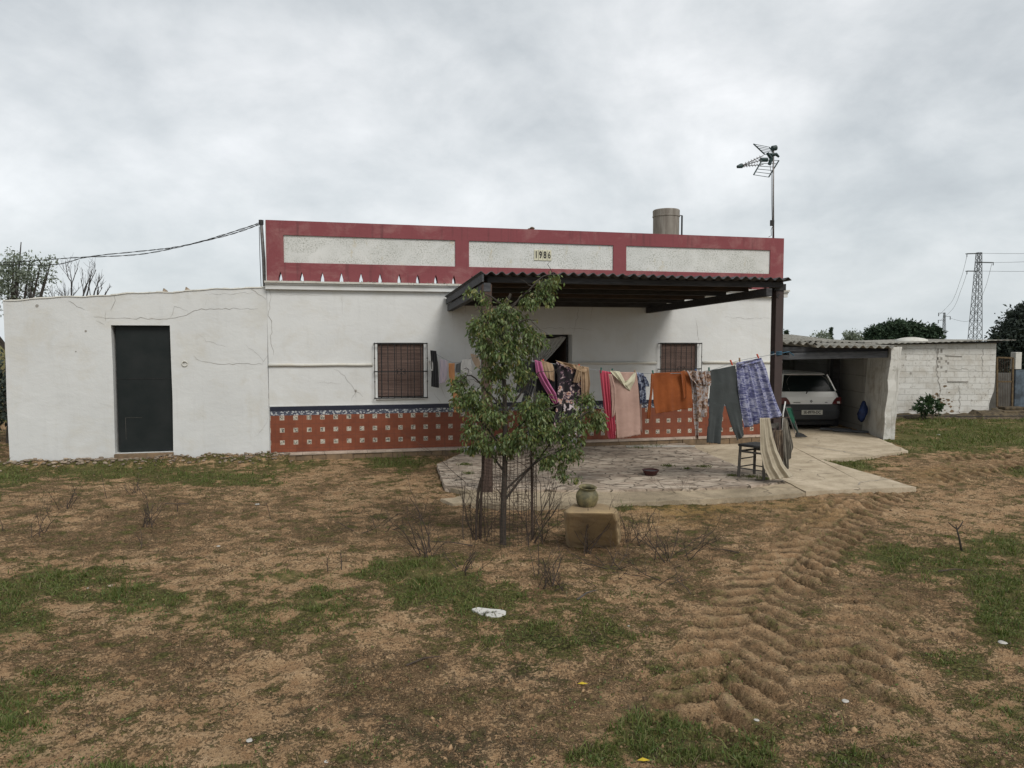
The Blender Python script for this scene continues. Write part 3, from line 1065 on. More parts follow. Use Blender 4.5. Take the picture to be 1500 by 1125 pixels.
ca = ground.data.color_attributes.new('mask2', 'FLOAT_COLOR', 'POINT')
ca.data.foreach_set('color', np.stack([moc, band, mpl, zone], 1).astype(np.float32).ravel())


# ---- paving
def rough_poly(poly, step=.18, amp=.018, seed=1):
    r = random.Random(seed)
    out = []
    for i in range(len(poly)):
        a, b = Vector(poly[i]), Vector(poly[(i + 1) % len(poly)])
        n = max(1, int((b - a).length / step))
        for k in range(n):
            p = a.lerp(b, k / n)
            j = amp if k else amp * .3
            out.append((p.x + r.uniform(-j, j), p.y + r.uniform(-j, j)))
    return out


tag(MB().prism(rough_poly(PAVER, .2, .012, 1), -.30, -.055).build('patio', MATS['pavers']), 'irregular stone paved patio under the porch', 'patio', kind='structure')
tag(MB().prism(rough_poly(CONC, .2, .02, 2), -.31, lambda x, y: -.072 - max(0, y - 12) * .012).build('concrete_path', MATS['concrete']), 'pale concrete slab leading to the carport', 'path', kind='structure')
tag(MB().prism(rough_poly(APRON, .15, .018, 3), -.32, -.085).build('concrete_kerb', MATS['apron']), 'worn cement strip edging the patio', 'kerb', kind='structure')

# slab joint and cracks as shallow dark fillings
cr = MB()


def crackline(mb, pts, width, z=None, w0=None, rnd=RND, jit=.02, step=.06):
    """pts 3D polyline -> jittered ribbon facing the given normal"""
    P_ = []
    for a, b in zip(pts[:-1], pts[1:]):
        a, b = Vector(a), Vector(b)
        n = max(1, int((b - a).length / step))
        for k in range(n):
            P_.append(a.lerp(b, k / n))
    P_.append(Vector(pts[-1]))
    nrm = Vector((0, 0, 1)) if z is not None else Vector((0, -1, 0))
    vs = []
    for i, p in enumerate(P_):
        d = (P_[min(i + 1, len(P_) - 1)] - P_[max(i - 1, 0)]).normalized()
        sd = d.cross(nrm).normalized()
        e = min(i, len(P_) - 1 - i) / max(1, len(P_) / 2)
        q = p + sd * rnd.uniform(-jit, jit)
        ww = width * (.35 + .65 * min(1, e * 2)) * rnd.uniform(.5, 1.3) / 2
        vs += [q - sd * ww, q + sd * ww]
    b0 = len(mb.v)
    mb.v += [tuple(v) for v in vs]
    for i in range(len(P_) - 1):
        a = b0 + 2 * i
        mb.f.append((a, a + 1, a + 3, a + 2))


for pts, wd in [([(1085, 685), (1150, 704)], .03), ([(960, 650), (1085, 685)], .025), ([(1165, 650), (1275, 668)], .02), ([(1255, 712), (1262, 706), (1320, 700)], .012)]:
    crackline(cr, [at_z(a, b, -.068 - max(0, at_z(a, b, -.07).y - 12) * .012) + Vector((0, 0, .004)) for a, b in pts], wd, z=0)
tag(cr.build('slab_joint', MATS['crack']), 'dark open joints across the concrete slab', 'joint', kind='structure')

# ------------------------------------------------------------------ the house (local frame: x along facade, y into the house)
def fz(px, py, wv=0.0):
    return fac(px, py, wv)[1]


def fs(px, py, wv=0.0):
    return fac(px, py, wv)[0]


HL = fs(1144, 560)                      # facade length
Z_PAR = fz(391, 322)                    # parapet top
Z_CT = fz(393, 411)                     # cornice top
Z_CB = fz(393, 424)
DEP = 7.2
house = empty('farmhouse', H0, 'white single storey farmhouse with red bordered parapet and red tiled dado', 'house', rz=TH)

w1 = [fs(553, 540), fs(621, 540), fz(555, 583), fz(555, 502)]
w2 = [fs(968, 540), fs(1021, 540), fz(990, 502) - (w1[3] - w1[2]), fz(990, 502)]
dr = [fs(781, 560), fs(838, 560), .02, fz(838, 490)]
holes = [(w1[0], w1[1], w1[2], w1[3]), (w2[0], w2[1], w2[2], w2[3]), (dr[0], dr[1], -.3, dr[3])]
xs = [0, HL, w1[0], w1[1], w2[0], w2[1], dr[0], dr[1]]
zs = [-.3, 0.02, w1[2], w1[3], w2[2], w2[3], dr[3], Z_CT]
wl = wall_cells(xs, zs, holes, 0, .30)
wl.box(0.0, .3, .302, DEP, -.3, Z_CT)
wl.box(HL - .3, HL, .302, DEP, -.3, Z_CT)
wl.box(0, HL, DEP + .002, DEP + .3, -.3, Z_CT)
wl.build('wall', MATS['wall_white'], house)
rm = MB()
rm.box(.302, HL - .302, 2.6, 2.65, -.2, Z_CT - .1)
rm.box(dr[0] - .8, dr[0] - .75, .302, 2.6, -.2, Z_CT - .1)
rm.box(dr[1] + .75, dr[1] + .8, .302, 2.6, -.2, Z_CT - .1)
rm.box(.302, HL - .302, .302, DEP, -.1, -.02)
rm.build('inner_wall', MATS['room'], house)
MB().box(.002, HL - .002, .002, DEP, Z_CT - .06, Z_CT - .02).build('roof', MATS['apron'], house)

# parapet with real scupper openings at its foot
PB = Z_CT + .001
PT = .22
slots = [fs(x, 403) for x in (410.6, 442, 472, 500, 529, 557, 585, 612, 638.6, 665)]
stp = (slots[-1] - slots[3]) / 6
while slots[-1] + stp < HL - .3:
    slots.append(slots[-1] + stp)
slot_h = fz(472, 398.5) - PB
low = PB + slot_h + .03
poly = [(0, PB)]
for s_ in slots:
    hw_ = .034
    poly += [(s_ - hw_, PB), (s_ - hw_ * .9, PB + slot_h * .35), (s_ - hw_ * .35, PB + slot_h * .75), (s_, PB + slot_h), (s_ + hw_ * .35, PB + slot_h * .75), (s_ + hw_ * .9, PB + slot_h * .35), (s_ + hw_, PB)]
poly += [(HL, PB), (HL, low), (0, low)]
pb = MB().prism_y(poly, .001, PT)
ptop = Z_PAR
panels = []
zp0, zp1 = fz(416, 384.5), fz(416, 344)
for xa, xb in ((415.5, 667), (687, 898.5), (917.5, 1128.5)):
    panels.append((fs(xa, 370), fs(xb, 372), zp0, zp1))
xs = [0, HL] + [p for q in panels for p in q[:2]]
zs = [low + .0005, zp0, zp1, ptop]
pw = wall_cells(xs, zs, panels, .001, PT - .05)
pb.build('parapet_base', MATS['parapet_red'], house)
par = pw.build('parapet', MATS['parapet_red'], house)
bk = MB().box(0.002, HL - .002, PT - .049, PT, low + .001, ptop - .002)
bk.build('parapet_back', MATS['old_white'], house)
for p in panels:
    mb = MB().box(p[0] + .001, p[1] - .001, .026, PT - .052, p[2] + .001, p[3] - .001)
    mb.build('parapet_panel', MATS['panel'], house)
MB().box(-.012, -.001, .002, PT, PB, ptop - .01).build('parapet_edge', MATS['wall_white'], house)

# cornice: lip and fascia, returning round the right corner
mb = MB()
mb.box(-.02, HL + .07, -.075, -.001, Z_CB, Z_CT - .075)
mb.box(-.02, HL + .08, -.10, -.001, Z_CT - .075, Z_CT - .045)
mb.build('cornice', MATS['wall_white'], house, bevel=.006)
lp = MB()
r_ = random.Random(3)
x = -.03
while x < HL + .08:
    L = min(r_.uniform(.18, .34), HL + .09 - x)
    dz = r_.uniform(-.006, .006)
    lp.box(x, x + L - .004, -.125 - r_.uniform(0, .012), -.001, Z_CT - .044, Z_CT - .012 + dz)
    x += L
lp.build('coping', MATS['old_white'], house)
# bits of broken mortar on the coping
gv = MB()
for i in range(90):
    s_ = r_.uniform(.1, 4.2)
    q = r_.uniform(.006, .018)
    gv.add([(s_ + r_.uniform(-q, q), -.06 + r_.uniform(-.05, .03) + r_.uniform(-q, q), Z_CT - .012 + (k % 2) * q * 1.6) for k in range(4)], [(0, 1, 2), (0, 2, 3), (0, 1, 3), (1, 2, 3)])
gv.build('mortar_crumbs', MATS['rubble'], house)['kind'] = 'stuff'
# string moulding
ZM = fz(396, 535)
for a, b in ((0.0, w1[0] - .09), (dr[1] + .0, w2[0] - .10), (w2[1] + .12, HL)):
    n = max(2, int((b - a) / .3))
    pts = [(a + (b - a) * i / n, -.012, ZM + .004 * math.sin(i * 2.1)) for i in range(n + 1)]
    MB().tube(pts, .028, 8).build('string_moulding', MATS['trim_white'], house, smooth=True)

# dado
zb1, zb2, zb3, zb4 = fz(398, 595.8), fz(398, 602.4), fz(398, 609), 0.0
segs = [(0.012, dr[0] - .12), (dr[1] + .12, HL - .02)]
for a, b in segs:
    MB().box(a, b, -.018, -.001, zb2 + .001, zb1).build('dado_cap', MATS['black_tile'], house, bevel=.003)
    MB().box(a, b, -.013, -.001, zb3 + .001, zb2).build('dado_border', MATS['border_tile'], house)
    MB().box(a, b, -.012, -.001, 0.0, zb3).build('dado', MATS['dado_tile'], house)
    MB().box(a, b, -.012, -.001, zb1 + .0005, zb1 + .018).build('dado_edge', MATS['wall_white'], house)
# plinth step along the foot of the wall
r_ = random.Random(8)
for a0, b0, top in ((.25, 3.55, -.004), (dr[1] + .2, HL - .01, .055)):
    lg = MB()
    x = a0
    while x < b0:
        L = min(r_.uniform(.30, .42), b0 - x)
        lg.box(x, x + L - .004, -.165 - r_.uniform(0, .012), -.0125 if top < 0 else -.0125, top - .035, top + r_.uniform(-.002, .003))
        x += L
    lg.build('ledge', MATS['stone_ledge'], house, bevel=.004)
for a0, b0, top in ((.0, 3.55, -.004), (dr[1] + .2, HL - .01, .055)):
    lg = MB()
    x = a0
    while x < b0:
        L = min(r_.uniform(.2, .3), b0 - x)
        lg.box(x, x + L - .006, -.145 - r_.uniform(0, .018), -.013, -.30, top - .036)
        x += L
    lg.build('ledge_base', MATS['brick_old'], house, bevel=.004)
MB().box(dr[0] - .1, dr[1] + .1, -.25, .3, -.15, .015).build('doorstep', MATS['stone_ledge'], house, bevel=.01)

# cracks in the render
def wcrack(mb, pxs, wd, off=-.0035, jit=.018):
    pts = []
    for a, b in pxs:
        s_, z_ = fac(a, b)
        pts.append((s_, off, z_))
    crackline(mb, pts, wd * .65, None, jit=jit)


ck = MB()
for pxs, wd in [([(395, 424), (396, 440), (393, 462), (399, 470), (396, 498), (402, 520)], .012), ([(490, 540), (505, 551), (517, 566), (521, 573), (532, 580)], .008),
                ([(521, 573), (514, 588)], .006), ([(521, 573), (521, 582)], .02), ([(636, 575), (645, 590)], .008), ([(646, 566), (656, 586)], .006),
                ([(848, 440), (846, 465), (842, 480), (840, 492)], .008), ([(780, 480), (840, 481), (870, 484)], .007), ([(1018, 466), (1022, 478), (1023, 500)], .007),
                ([(1060, 464), (1100, 467), (1128, 465)], .006), ([(500, 433), (502, 460)], .005), ([(663, 440), (664, 470)], .005), ([(868, 442), (866, 470)], .005),
                ([(460, 560), (500, 562)], .004), ([(410, 430), (440, 433), (470, 431)], .004)]:
    wcrack(ck, pxs, wd)
ck.build('wall_crack', MATS['crack'], house)
MB().lathe([(0, 0), (.02, 0), (.02, .01), (0, .012)], 8).build('hole_plug', MATS['crack'], house).matrix_local = Matrix.Translation((fs(521, 572), -.004, fz(521, 572))) @ Matrix.Rotation(math.pi / 2, 4, 'X')


# windows with roller blinds and iron grilles
def scroll(mb, cx_, y, cz, r, sx, sz):
    pts = []
    for i in range(15):
        t = i / 14 * 1.5 * math.pi
        rr = r * (1 - .5 * i / 14)
        pts.append((cx_ + sx * (r - rr * math.cos(t)), y, cz + sz * (rr * math.sin(t) + r * .3)))
    mb.tube(pts, .006, 4)


def window(w_, label):
    x0, x1, z0, z1 = w_
    f = MB()
    f.box(x0 + .002, x1 - .002, .115, .15, z0 + .002, z0 + .04)
    f.box(x0 + .002, x1 - .002, .115, .15, z1 - .05, z1 - .002)
    f.box(x0 + .002, x0 + .04, .115, .15, z0 + .041, z1 - .051)
    f.box(x1 - .04, x1 - .002, .115, .15, z0 + .041, z1 - .051)
    wd = f.build('window', MATS['wood_brown'], house)
    wd['label'] = label
    MB().box(x0 + .041, x1 - .041, .16, .17, z0 + .041, z1 - .051).build('pane', MATS['car_glass'], wd)
    b = MB()
    # blind bellies slightly outward
    n = 40
    for i in range(n):
        za, zb = z0 + .03 + (z1 - z0 - .06) * i / n, z0 + .03 + (z1 - z0 - .06) * (i + 1) / n
        b.box(x0 + .012, x1 - .012, .072 + .004 * math.sin(i), .09, za + .0005, zb - .0045)
    b.build('blind', MATS['blind'], wd)
    g = MB()
    yo = -.085
    X0, X1 = x0 - .06, x1 + .06
    for zz_ in (z0 + .0, (z0 + z1) / 2 - .02, z1 - .015):
        g.beam((X0, yo, zz_), (X1, yo, zz_), .012, .022)
        for xe in (X0, X1):
            g.beam((xe, yo, zz_), (xe, .0, zz_), .012, .018)
    nb = 9
    for i in range(nb):
        xx = X0 + .006 + (X1 - X0 - .012) * i / (nb - 1)
        g.tube([(xx, yo - .006, z0 - .01), (xx, yo - .006, z1)], .0075, 6)
        if i in (0, 2, 4, 6, 8):
            for q in (.72, .3):
                zc = z0 + (z1 - z0) * q
                g.lathe([(0, -.016), (.014, -.006), (.014, .006), (0, .016)], 6, (xx, yo - .006, zc))
    mx = (X0 + X1) / 2
    mz = (z0 + z1) / 2 - .02
    for sx in (-1, 1):
        for sz in (-1, 1):
            scroll(g, mx, yo - .012, mz, .045, sx, sz)
    g.build('grille', MATS['dark_metal'], wd)
    # sill
    MB().box(x0 - .03, x1 + .03, -.03, .11, z0 - .028, z0 - .001).build('sill', MATS['wall_white'], wd, bevel=.004)
    return wd


window(w1, 'grilled window with brown roller blind left of the door')
window(w2, 'grilled window with dark blind near the porch post')

# door opening: dark wooden leaf, gauze curtain
dl = MB()
dl.box(dr[0] + .02, dr[1] - .02, .26, .295, dr[3] - .05, dr[3] - .002)
dl.box(dr[0] + .002, dr[0] + .045, .26, .295, .02, dr[3] - .051)
dl.box(dr[1] - .045, dr[1] - .002, .26, .295, .02, dr[3] - .051)
dl = dl.build('door_frame', MATS['wood_dark'], house)
lf = MB().box(dr[1] - .045, dr[1] - .005, .32, 1.05, .02, dr[3] - .05)
lf.build('door', MATS['wood_brown'], house)
# curtain gathered to the left
V, Fc = [], []
nu, nv = 40, 26
for j in range(nv + 1):
    b = j / nv
    zt = dr[3] - .06 - b * 1.9
    xr_ = dr[1] - .06 - (dr[1] - dr[0] - .12) * .80 * min(1, (b * 3.2)) ** 1.15
    for i in range(nu + 1):
        a = i / nu
        xx = dr[0] + .05 + (xr_ - dr[0] - .05) * a
        V.append((xx, .22 + .018 * math.sin(a * 44 + b * 1.2), zt + .02 * math.sin(a * 9) * (1 - b)))
for j in range(nv):
    for i in range(nu):
        q = j * (nu + 1) + i
        Fc.append((q, q + 1, q + nu + 2, q + nu + 1))
MB().add(V, Fc).build('curtain', MATS['c_curtain'], house, smooth=True)

# year tiles on the parapet
zsgn = (fz(795, 366), fz(795, 381.5))
xsg = (fs(782.5, 374), fs(808, 374))
sgn = MB()
tw = (xsg[1] - xsg[0]) / 4
for k in range(4):
    sgn.box(xsg[0] + tw * k + .003, xsg[0] + tw * (k + 1) - .003, .012, .025, zsgn[1], zsgn[0])
sgn = sgn.build('year_tiles', MATS['tilecream'], house, bevel=.003)


def text_mesh(name, body, size, mat, parent, loc, rot, align='LEFT', sx=1.0, ext=.003, bold=0.0, spacing=1.0):
    cu = bpy.data.curves.new(name, 'FONT')
    cu.body = body
    cu.size = size
    cu.extrude = ext
    cu.offset = bold
    cu.align_x = align
    cu.align_y = 'CENTER'
    cu.space_character = spacing
    tmp = bpy.data.objects.new('tmp', cu)
    COL.objects.link(tmp)
    dg = bpy.context.evaluated_depsgraph_get()
    me = bpy.data.meshes.new_from_object(tmp.evaluated_get(dg))
    bpy.data.objects.remove(tmp)
    o = bpy.data.objects.new(name, me)
    COL.objects.link(o)
    me.materials.clear()
    me.materials.append(mat)
    o.parent = parent
    o.location = loc
    o.rotation_euler = rot
    o.scale = (sx, 1, 1)
    return o


for k, ch in enumerate('1986'):
    text_mesh('year_digit', ch, .185, MATS['ink'], sgn, (xsg[0] + tw * (k + .5), .0105, (zsgn[0] + zsgn[1]) / 2), (math.pi / 2, 0, 0), 'CENTER', .62, .001, .006 if k != 3 else .003)

# ------------------------------------------------------------------ annex (same facade line, to the left, sloping top)
AX0 = fs(9, 560)
ann = empty('outbuilding', hw2w(0, 0, 0), 'low whitewashed outbuilding with black metal door left of the farmhouse', 'outbuilding', rz=TH)
za, zb = fz(5, 440), fz(392, 420)
ad = [fs(165.5, 560), fs(251.5, 560), fz(252, 662), fz(205, 476.5)]
TOPN = 3.0


def awarp(x, z):
    if z > TOPN - .01:
        t = (x - AX0) / (0 - AX0)
        return (x, za + (zb - za) * t + .010 * math.sin(x * 5.1) + .006 * math.sin(x * 13))
    if z < -.20:
        return (x, z)
    return (x + .006 * math.sin(z * 3 + x), z)


xs = [AX0 + (-.006 - AX0) * i / 24 for i in range(25)]
xs = [x_ for x_ in xs if min(abs(x_ - ad[0]), abs(x_ - ad[1])) > .03] + [ad[0], ad[1]]
aw = wall_cells(xs, [-.3, .0, ad[2], 1.0, 1.6, ad[3], 2.4, TOPN], [(ad[0], ad[1], ad[2], ad[3])], 0.004, .32, awarp)
aw.box(AX0, AX0 + .25, .322, 5.5, -.3, za)
aw.box(AX0 + .25, -.006, 5.25, 5.5, -.3, za)
aw.build('wall', MATS['annex_white'], ann)
MB().beam((AX0 + .02, 2.9, za - .12), (-.02, 2.9, zb - .12), 5.0, .05).build('roof', MATS['fibre'], ann)
cp_ = MB()
r_ = random.Random(21)
for i in range(46):
    x0 = AX0 + (-.01 - AX0) * i / 46
    x1 = AX0 + (-.01 - AX0) * (i + 1) / 46
    z0_, z1_ = awarp(x0, TOPN)[1], awarp(x1, TOPN)[1]
    h_ = r_.uniform(.008, .02)
    b0 = len(cp_.v)
    cp_.v += [(x0, -.012, z0_ - .004), (x1, -.012, z1_ - .004), (x1, .33, z1_ - .004), (x0, .33, z0_ - .004), (x0, -.004, z0_ + h_), (x1, -.004, z1_ + h_), (x1, .33, z1_ + h_), (x0, .33, z0_ + h_)]
    cp_.f += [tuple(b0 + q for q in f) for f in [(0, 3, 2, 1), (4, 5, 6, 7), (0, 1, 5, 4), (1, 2, 6, 5), (2, 3, 7, 6), (3, 0, 4, 7)]]
cp_.build('coping', MATS['old_white'], ann)
dd = MB()
dd.box(ad[0] + .035, ad[1] - .006, .10, .13, ad[2] + .012, ad[3] - .01)
door = dd.build('door', MATS['door_metal'], ann)
MB().box(ad[0] + .04, ad[1] - .012, .094, .099, (ad[2] * .42 + ad[3] * .58) - .002, (ad[2] * .42 + ad[3] * .58) + .005).build('door_seam', MATS['dark_metal'], door)
MB().box(ad[0] + .15, ad[0] + .42, .096, .0995, .68, .684).box(ad[0] + .15, ad[0] + .154, .096, .0995, .3, .679).build('door_patch_weld', MATS['chair_wood'], door)
MB().box(ad[0] - .0, ad[1], -.08, .31, -.2, ad[2] - .002).build('threshold', MATS['brick_old'], ann, bevel=.006)
ck = MB()
for pxs, wd in [([(100, 440), (112, 450), (125, 454)], .010), ([(138, 463), (155, 466), (170, 467), (200, 466), (250, 467), (272, 462), (283, 454), (320, 452), (378, 453)], .012),
                ([(168, 433), (167, 447), (163, 455)], .012), ([(155, 455), (155, 470)], .008), ([(250, 465), (256, 450), (275, 455)], .007), ([(303, 440), (300, 447)], .009),
                ([(283, 522), (295, 530), (330, 533), (385, 533)], .010), ([(385, 533), (391, 520)], .006), ([(290, 488), (302, 500), (330, 508)], .005), ([(360, 505), (380, 520), (388, 530)], .005),
                ([(366, 420), (378, 430), (390, 438)], .012), ([(140, 470), (152, 476)], .007), ([(393, 540), (393, 600)], .006), ([(373, 640), (388, 625), (392, 612)], .004), ([(300, 432), (380, 429)], .004)]:
    wcrack(ck, pxs, wd, off=.0005)
ck.build('wall_crack', MATS['crack'], ann)
dk = MB()
for a, b, rr in ((125.5, 485, .02), (54, 448, .028), (111, 515, .012)):
    s_, z_ = fac(a, b)
    for k in range(1):
        dk.add([(s_ + rr * math.cos(t * math.pi / 3) * (1 + .3 * math.sin(t * 2)), .0005, z_ + rr * math.sin(t * math.pi / 3)) for t in range(6)], [(0, 1, 2, 3, 4, 5)])
dk.build('wall_hole', MATS['crack'], ann)
s_, z_ = fac(270.5, 532)
ring = MB().tube([(s_ + .045 * math.cos(t / 12 * 2 * math.pi), -.006, z_ - .01 + .045 * math.sin(t / 12 * 2 * math.pi)) for t in range(13)], .009, 6)
ring.tube([(s_, .0, z_ + .03), (s_, -.03, z_ + .035)], .012, 6)
ring.build('door_ring', MATS['trim_white'], ann, smooth=True)
ck = MB()
for a, b in ((240, 426), (273, 424)):
    s_, z_ = fac(a, b)
    for k in range(4):
        ck.tube([(s_ + k * .02 - .03, .1, z_ - .05), (s_ + k * .014 - .02, .1, z_ + .05 - k * .012)], [.03, .012], 5)
ck.build('coping_stub', MATS['rubble'], ann)

# rubble along the foot of the annex
rb = MB()
r_ = random.Random(4)


def rock(mb, c, r0, rr=r_, flat=.7):
    n = 7
    vs = []
    for lv, (zf, rf) in enumerate(((-.5, .7), (.1, 1.0), (.6, .6))):
        for k in range(n):
            t = 2 * math.pi * k / n + lv * .3
            q = r0 * rf * rr.uniform(.75, 1.2)
            vs.append((c[0] + q * math.cos(t), c[1] + q * math.sin(t), c[2] + r0 * flat * zf * rr.uniform(.85, 1.1)))
    fs_ = [tuple(reversed(range(n))), tuple(range(2 * n, 3 * n))]
    for lv in range(2):
        for k in range(n):
            k2 = (k + 1) % n
            fs_.append((lv * n + k, lv * n + k2, (lv + 1) * n + k2, (lv + 1) * n + k))
    mb.add(vs, fs_)


for i in range(520):
    s_ = AX0 - .15 + r_.random() ** .8 * (-AX0 + .55)
    y_ = -abs(r_.gauss(0, .22)) - .02
    if y_ < -.6:
        continue
    p = hw2w(s_, y_, 0)
    rock(rb, (p.x, p.y, gh(p.x, p.y) + .012), r_.uniform(.01, .045) * (1.2 if s_ < -2.5 else .8))
tag(rb.build('rubble', MATS['rubble']), 'broken plaster rubble along the outbuilding foot', 'rubble', kind='stuff')
# broken paving by the threshold
fl = MB()
for i, pts in enumerate([[(168, 668), (262, 663), (262, 672), (200, 677), (170, 674)], [(640 + 5, 731), (700, 726), (697, 736), (663, 738)], [(664, 730), (687, 722), (700, 731), (680, 738)]]):
    lab = ['cement doorstep slab in front of the black metal door', 'flat broken flagstone lying left of the wire cage', 'small cracked flagstone between patio corner and wire cage'][i]
    base = at_z(*pts[0], GZ)
    z_ = gh(base.x, base.y)
    o = MB().prism(rough_poly(P2(pts, z_ + .03), .1, .012, 30 + i), z_ - .08, z_ + .035).build('paving_slab', MATS['apron'], bevel=.006)
    tag(o, lab, 'slab')

# ------------------------------------------------------------------ pole, cable, roof tank, antenna
pb_, pt_ = fac(388, 420, .25), fac(382.5, 324, .25)
pole = MB()
pa, pb2 = hw2w(pb_[0], .25, pb_[1] - .15), hw2w(pt_[0], .25, pt_[1])
pole.tube([pa, pa.lerp(pb2, .5) + Vector((.01, 0, 0)), pb2], [.035, .033, .03], 10)
po = empty('cable_pole', pa, 'thin grey pole at the left corner of the parapet carrying cables', 'pole')
pole.build('pole', MATS['metal_grey'], po, world=True, smooth=True)
MB().tube([pb2 - Vector((0, 0, .06)), pb2 + Vector((0, 0, .02))], .045, 8).build('pole_clamp', MATS['dark_metal'], po, world=True)
MB().tube([pa.lerp(pb2, .02) + Vector((-.06, -.02, .1)), pa.lerp(pb2, .5) + Vector((-.05, -.02, 0)), pb2 + Vector((-.03, -.02, -.1))], .006, 5).build('pole_wire', MATS['cable'], po, world=True)


def wire(mb, pts, r, n=5):
    mb.tube(pts, r, n)


def cat(pts, per=14):
    """smooth curve through points (numpy interp on Catmull-Rom)"""
    P_ = [Vector(p) for p in pts]
    out = []
    for i in range(len(P_) - 1):
        p0, p1, p2, p3 = P_[max(i - 1, 0)], P_[i], P_[i + 1], P_[min(i + 2, len(P_) - 1)]
        for k in range(per):
            t = k / per
            out.append(.5 * ((2 * p1) + (p2 - p0) * t + (2 * p0 - 5 * p1 + 4 * p2 - p3) * t * t + (3 * p1 - p0 - 3 * p2 + p3) * t ** 3))
    out.append(P_[-1])
    return out


for k, pts in enumerate([[(382, 326), (330, 343), (270, 360), (200, 373), (115, 377), (60, 381), (0, 384), (-140, 380)], [(382, 328), (335, 344), (262, 361), (215, 367), (130, 376), (85, 387), (30, 388), (-140, 386)]]):
    Q = [at_y(a, b, 13.1 + (382 - a) * .008) for a, b in pts]
    c = cat(Q)
    mb = MB().tube([p + Vector((0, 0, .008 * math.sin(i * .9))) for i, p in enumerate(c)], .006, 5)
    mb.tube([p + Vector((0, .01, -.008 * math.sin(i * .9))) for i, p in enumerate(c)], .005, 5)
    tag(mb.build('overhead_cable', MATS['cable']), ['upper twisted black cable running left from the parapet pole', 'lower twisted black cable running left from the parapet pole'][k], 'cable', 'cables hung from the parapet pole')

Yt = 18.2
tkc = at_y(975.5, 345, Yt)
tkt = at_y(975.5, 308, Yt).z
tk = empty('water_tank', (tkc.x, tkc.y, 3.2), 'brown grey cylindrical water tank standing on the roof behind the parapet', 'tank')
r0 = 19 * Yt / F
MB().lathe([(0, 0), (r0 * .94, 0), (r0 * .97, .6), (r0 * .985, tkt - 3.2 - .18), (r0, tkt - 3.2 - .17), (r0 * 1.015, tkt - 3.2 - .02), (r0 * .97, tkt - 3.2), (0, tkt - 3.2 + .045)], 36).build('tank_body', MATS['fibre_tank'], tk, smooth=False)
MB().lathe([(r0 * .99, tkt - 3.38), (r0 * 1.03, tkt - 3.375), (r0 * 1.03, tkt - 3.35), (r0 * .99, tkt - 3.345)], 36).build('tank_rim', MATS['fibre_tank'], tk)
MB().tube([(r0 * .9, -.05, tkt - 3.34), (r0 * 1.17, -.05, tkt - 3.34), (r0 * 1.17, -.05, .0)], .022, 8).build('overflow_pipe', MATS['dark_metal'], tk)

s_, z_ = fac(779, 334, .1)
lb = MB()
p = hw2w(s_, .1, Z_PAR)
rock(lb, (p.x, p.y, Z_PAR + .035), .055)
rock(lb, (p.x - .05, p.y, Z_PAR + .015), .045)
tag(lb.build('broken_brick', MATS['brick_old']), 'small brown lump of broken brick sitting on the parapet top', 'brick')

# antenna
A = lambda a, b, dw=0.0: hw2w(*(lambda q: (q[0], .12 + dw, q[1]))(fac(a, b, .12 + dw)))
ant = empty('tv_antenna', A(1132.5, 348), 'television antenna on a thin mast above the parapet right end', 'antenna')
MB().tube([A(1132.8, 349), A(1132.6, 290), A(1133, 218)], [.021, .019, .017], 8).build('mast', MATS['metal_grey'], ant, world=True, smooth=True)
c = A(1130.5, 327)
MB().box(c.x - .045, c.x + .035, c.y - .06, c.y - .01, c.z - .06, c.z + .06).build('amplifier', MATS['dark_metal'], ant, world=True, bevel=.006)
MB().tube([A(1131, 333, -.03), A(1129.5, 337, -.03), A(1130, 345, -.03), A(1126, 347, -.05)], .006, 5).build('mast_cable', MATS['cable'], ant, world=True)
MB().tube([A(1131, 322, -.03), A(1130, 290, -.02), A(1130, 255, -.02), A(1127, 236, -.02)], .005, 5).build('feed_cable', MATS['cable'], ant, world=True)
# booms converge on a nose at the left
nose = A(1083.5, 244, -.55)
bm = MB()
for a, b, dw in ((1118, 228, -.12), (1117, 234, 0.0), (1118, 241, .12)):
    e = A(a, b, dw)
    bm.tube([nose, e], .009, 6)
    for k in range(7):
        t = .15 + k * .12
        q = nose.lerp(e, t)
        bm.tube([q + Vector((-.03, -.04, .015)), q + Vector((.03, .04, -.015))], .006, 4)
bm.build('director_boom', MATS['metal_grey'], ant, world=True)
MB().tube([nose + Vector((-.05, -.02, -.01)), nose + Vector((.045, .02, .02))], [.03, .05], 8).build('boom_nose', MATS['antenna_dark'], ant, world=True)
MB().tube([A(1114, 234), A(1124, 234)], .045, 8).tube([A(1124, 224), A(1130, 232), A(1127, 241)], [.03, .045, .035], 8).tube([A(1129, 227), A(1137, 226), A(1141, 230)], [.04, .035, .02], 8).build('dipole', MATS['antenna_dark'], ant, world=True)
MB().tube([A(1131, 217.5), A(1137, 216.5)], .055, 10).build('mast_cap', MATS['antenna_dark'], ant, world=True)
up, lo_ = MB(), MB()
for (a0, b0), (a1, b1), (c0, d0), (c1, d1) in (((1104, 211), (1120, 226), (1127, 215.5), (1135, 228)),):
    for i in range(6):
        t = i / 5
        P0, P1 = A(a0, b0, -.25).lerp(A(a1, b1, -.1), t), A(c0, d0, .25).lerp(A(c1, d1, .2), t)
        up.tube([P0, P1], .006, 4)
    up.tube([A(a0, b0, -.25), A(a1, b1, -.1)], .014, 6)
    up.tube([A(c0, d0, .25), A(c1, d1, .2)], .012, 6)
up.build('reflector_upper', MATS['antenna_dark'], ant, world=True)
for i in range(6):
    t = i / 5
    P0, P1 = A(1104, 256, -.25).lerp(A(1116, 235, -.1), t), A(1126, 259.5, .25).lerp(A(1141, 235, .2), t)
    lo_.tube([P0, P1], .006, 4)
lo_.tube([A(1104, 256, -.25), A(1116, 235, -.1)], .014, 6)
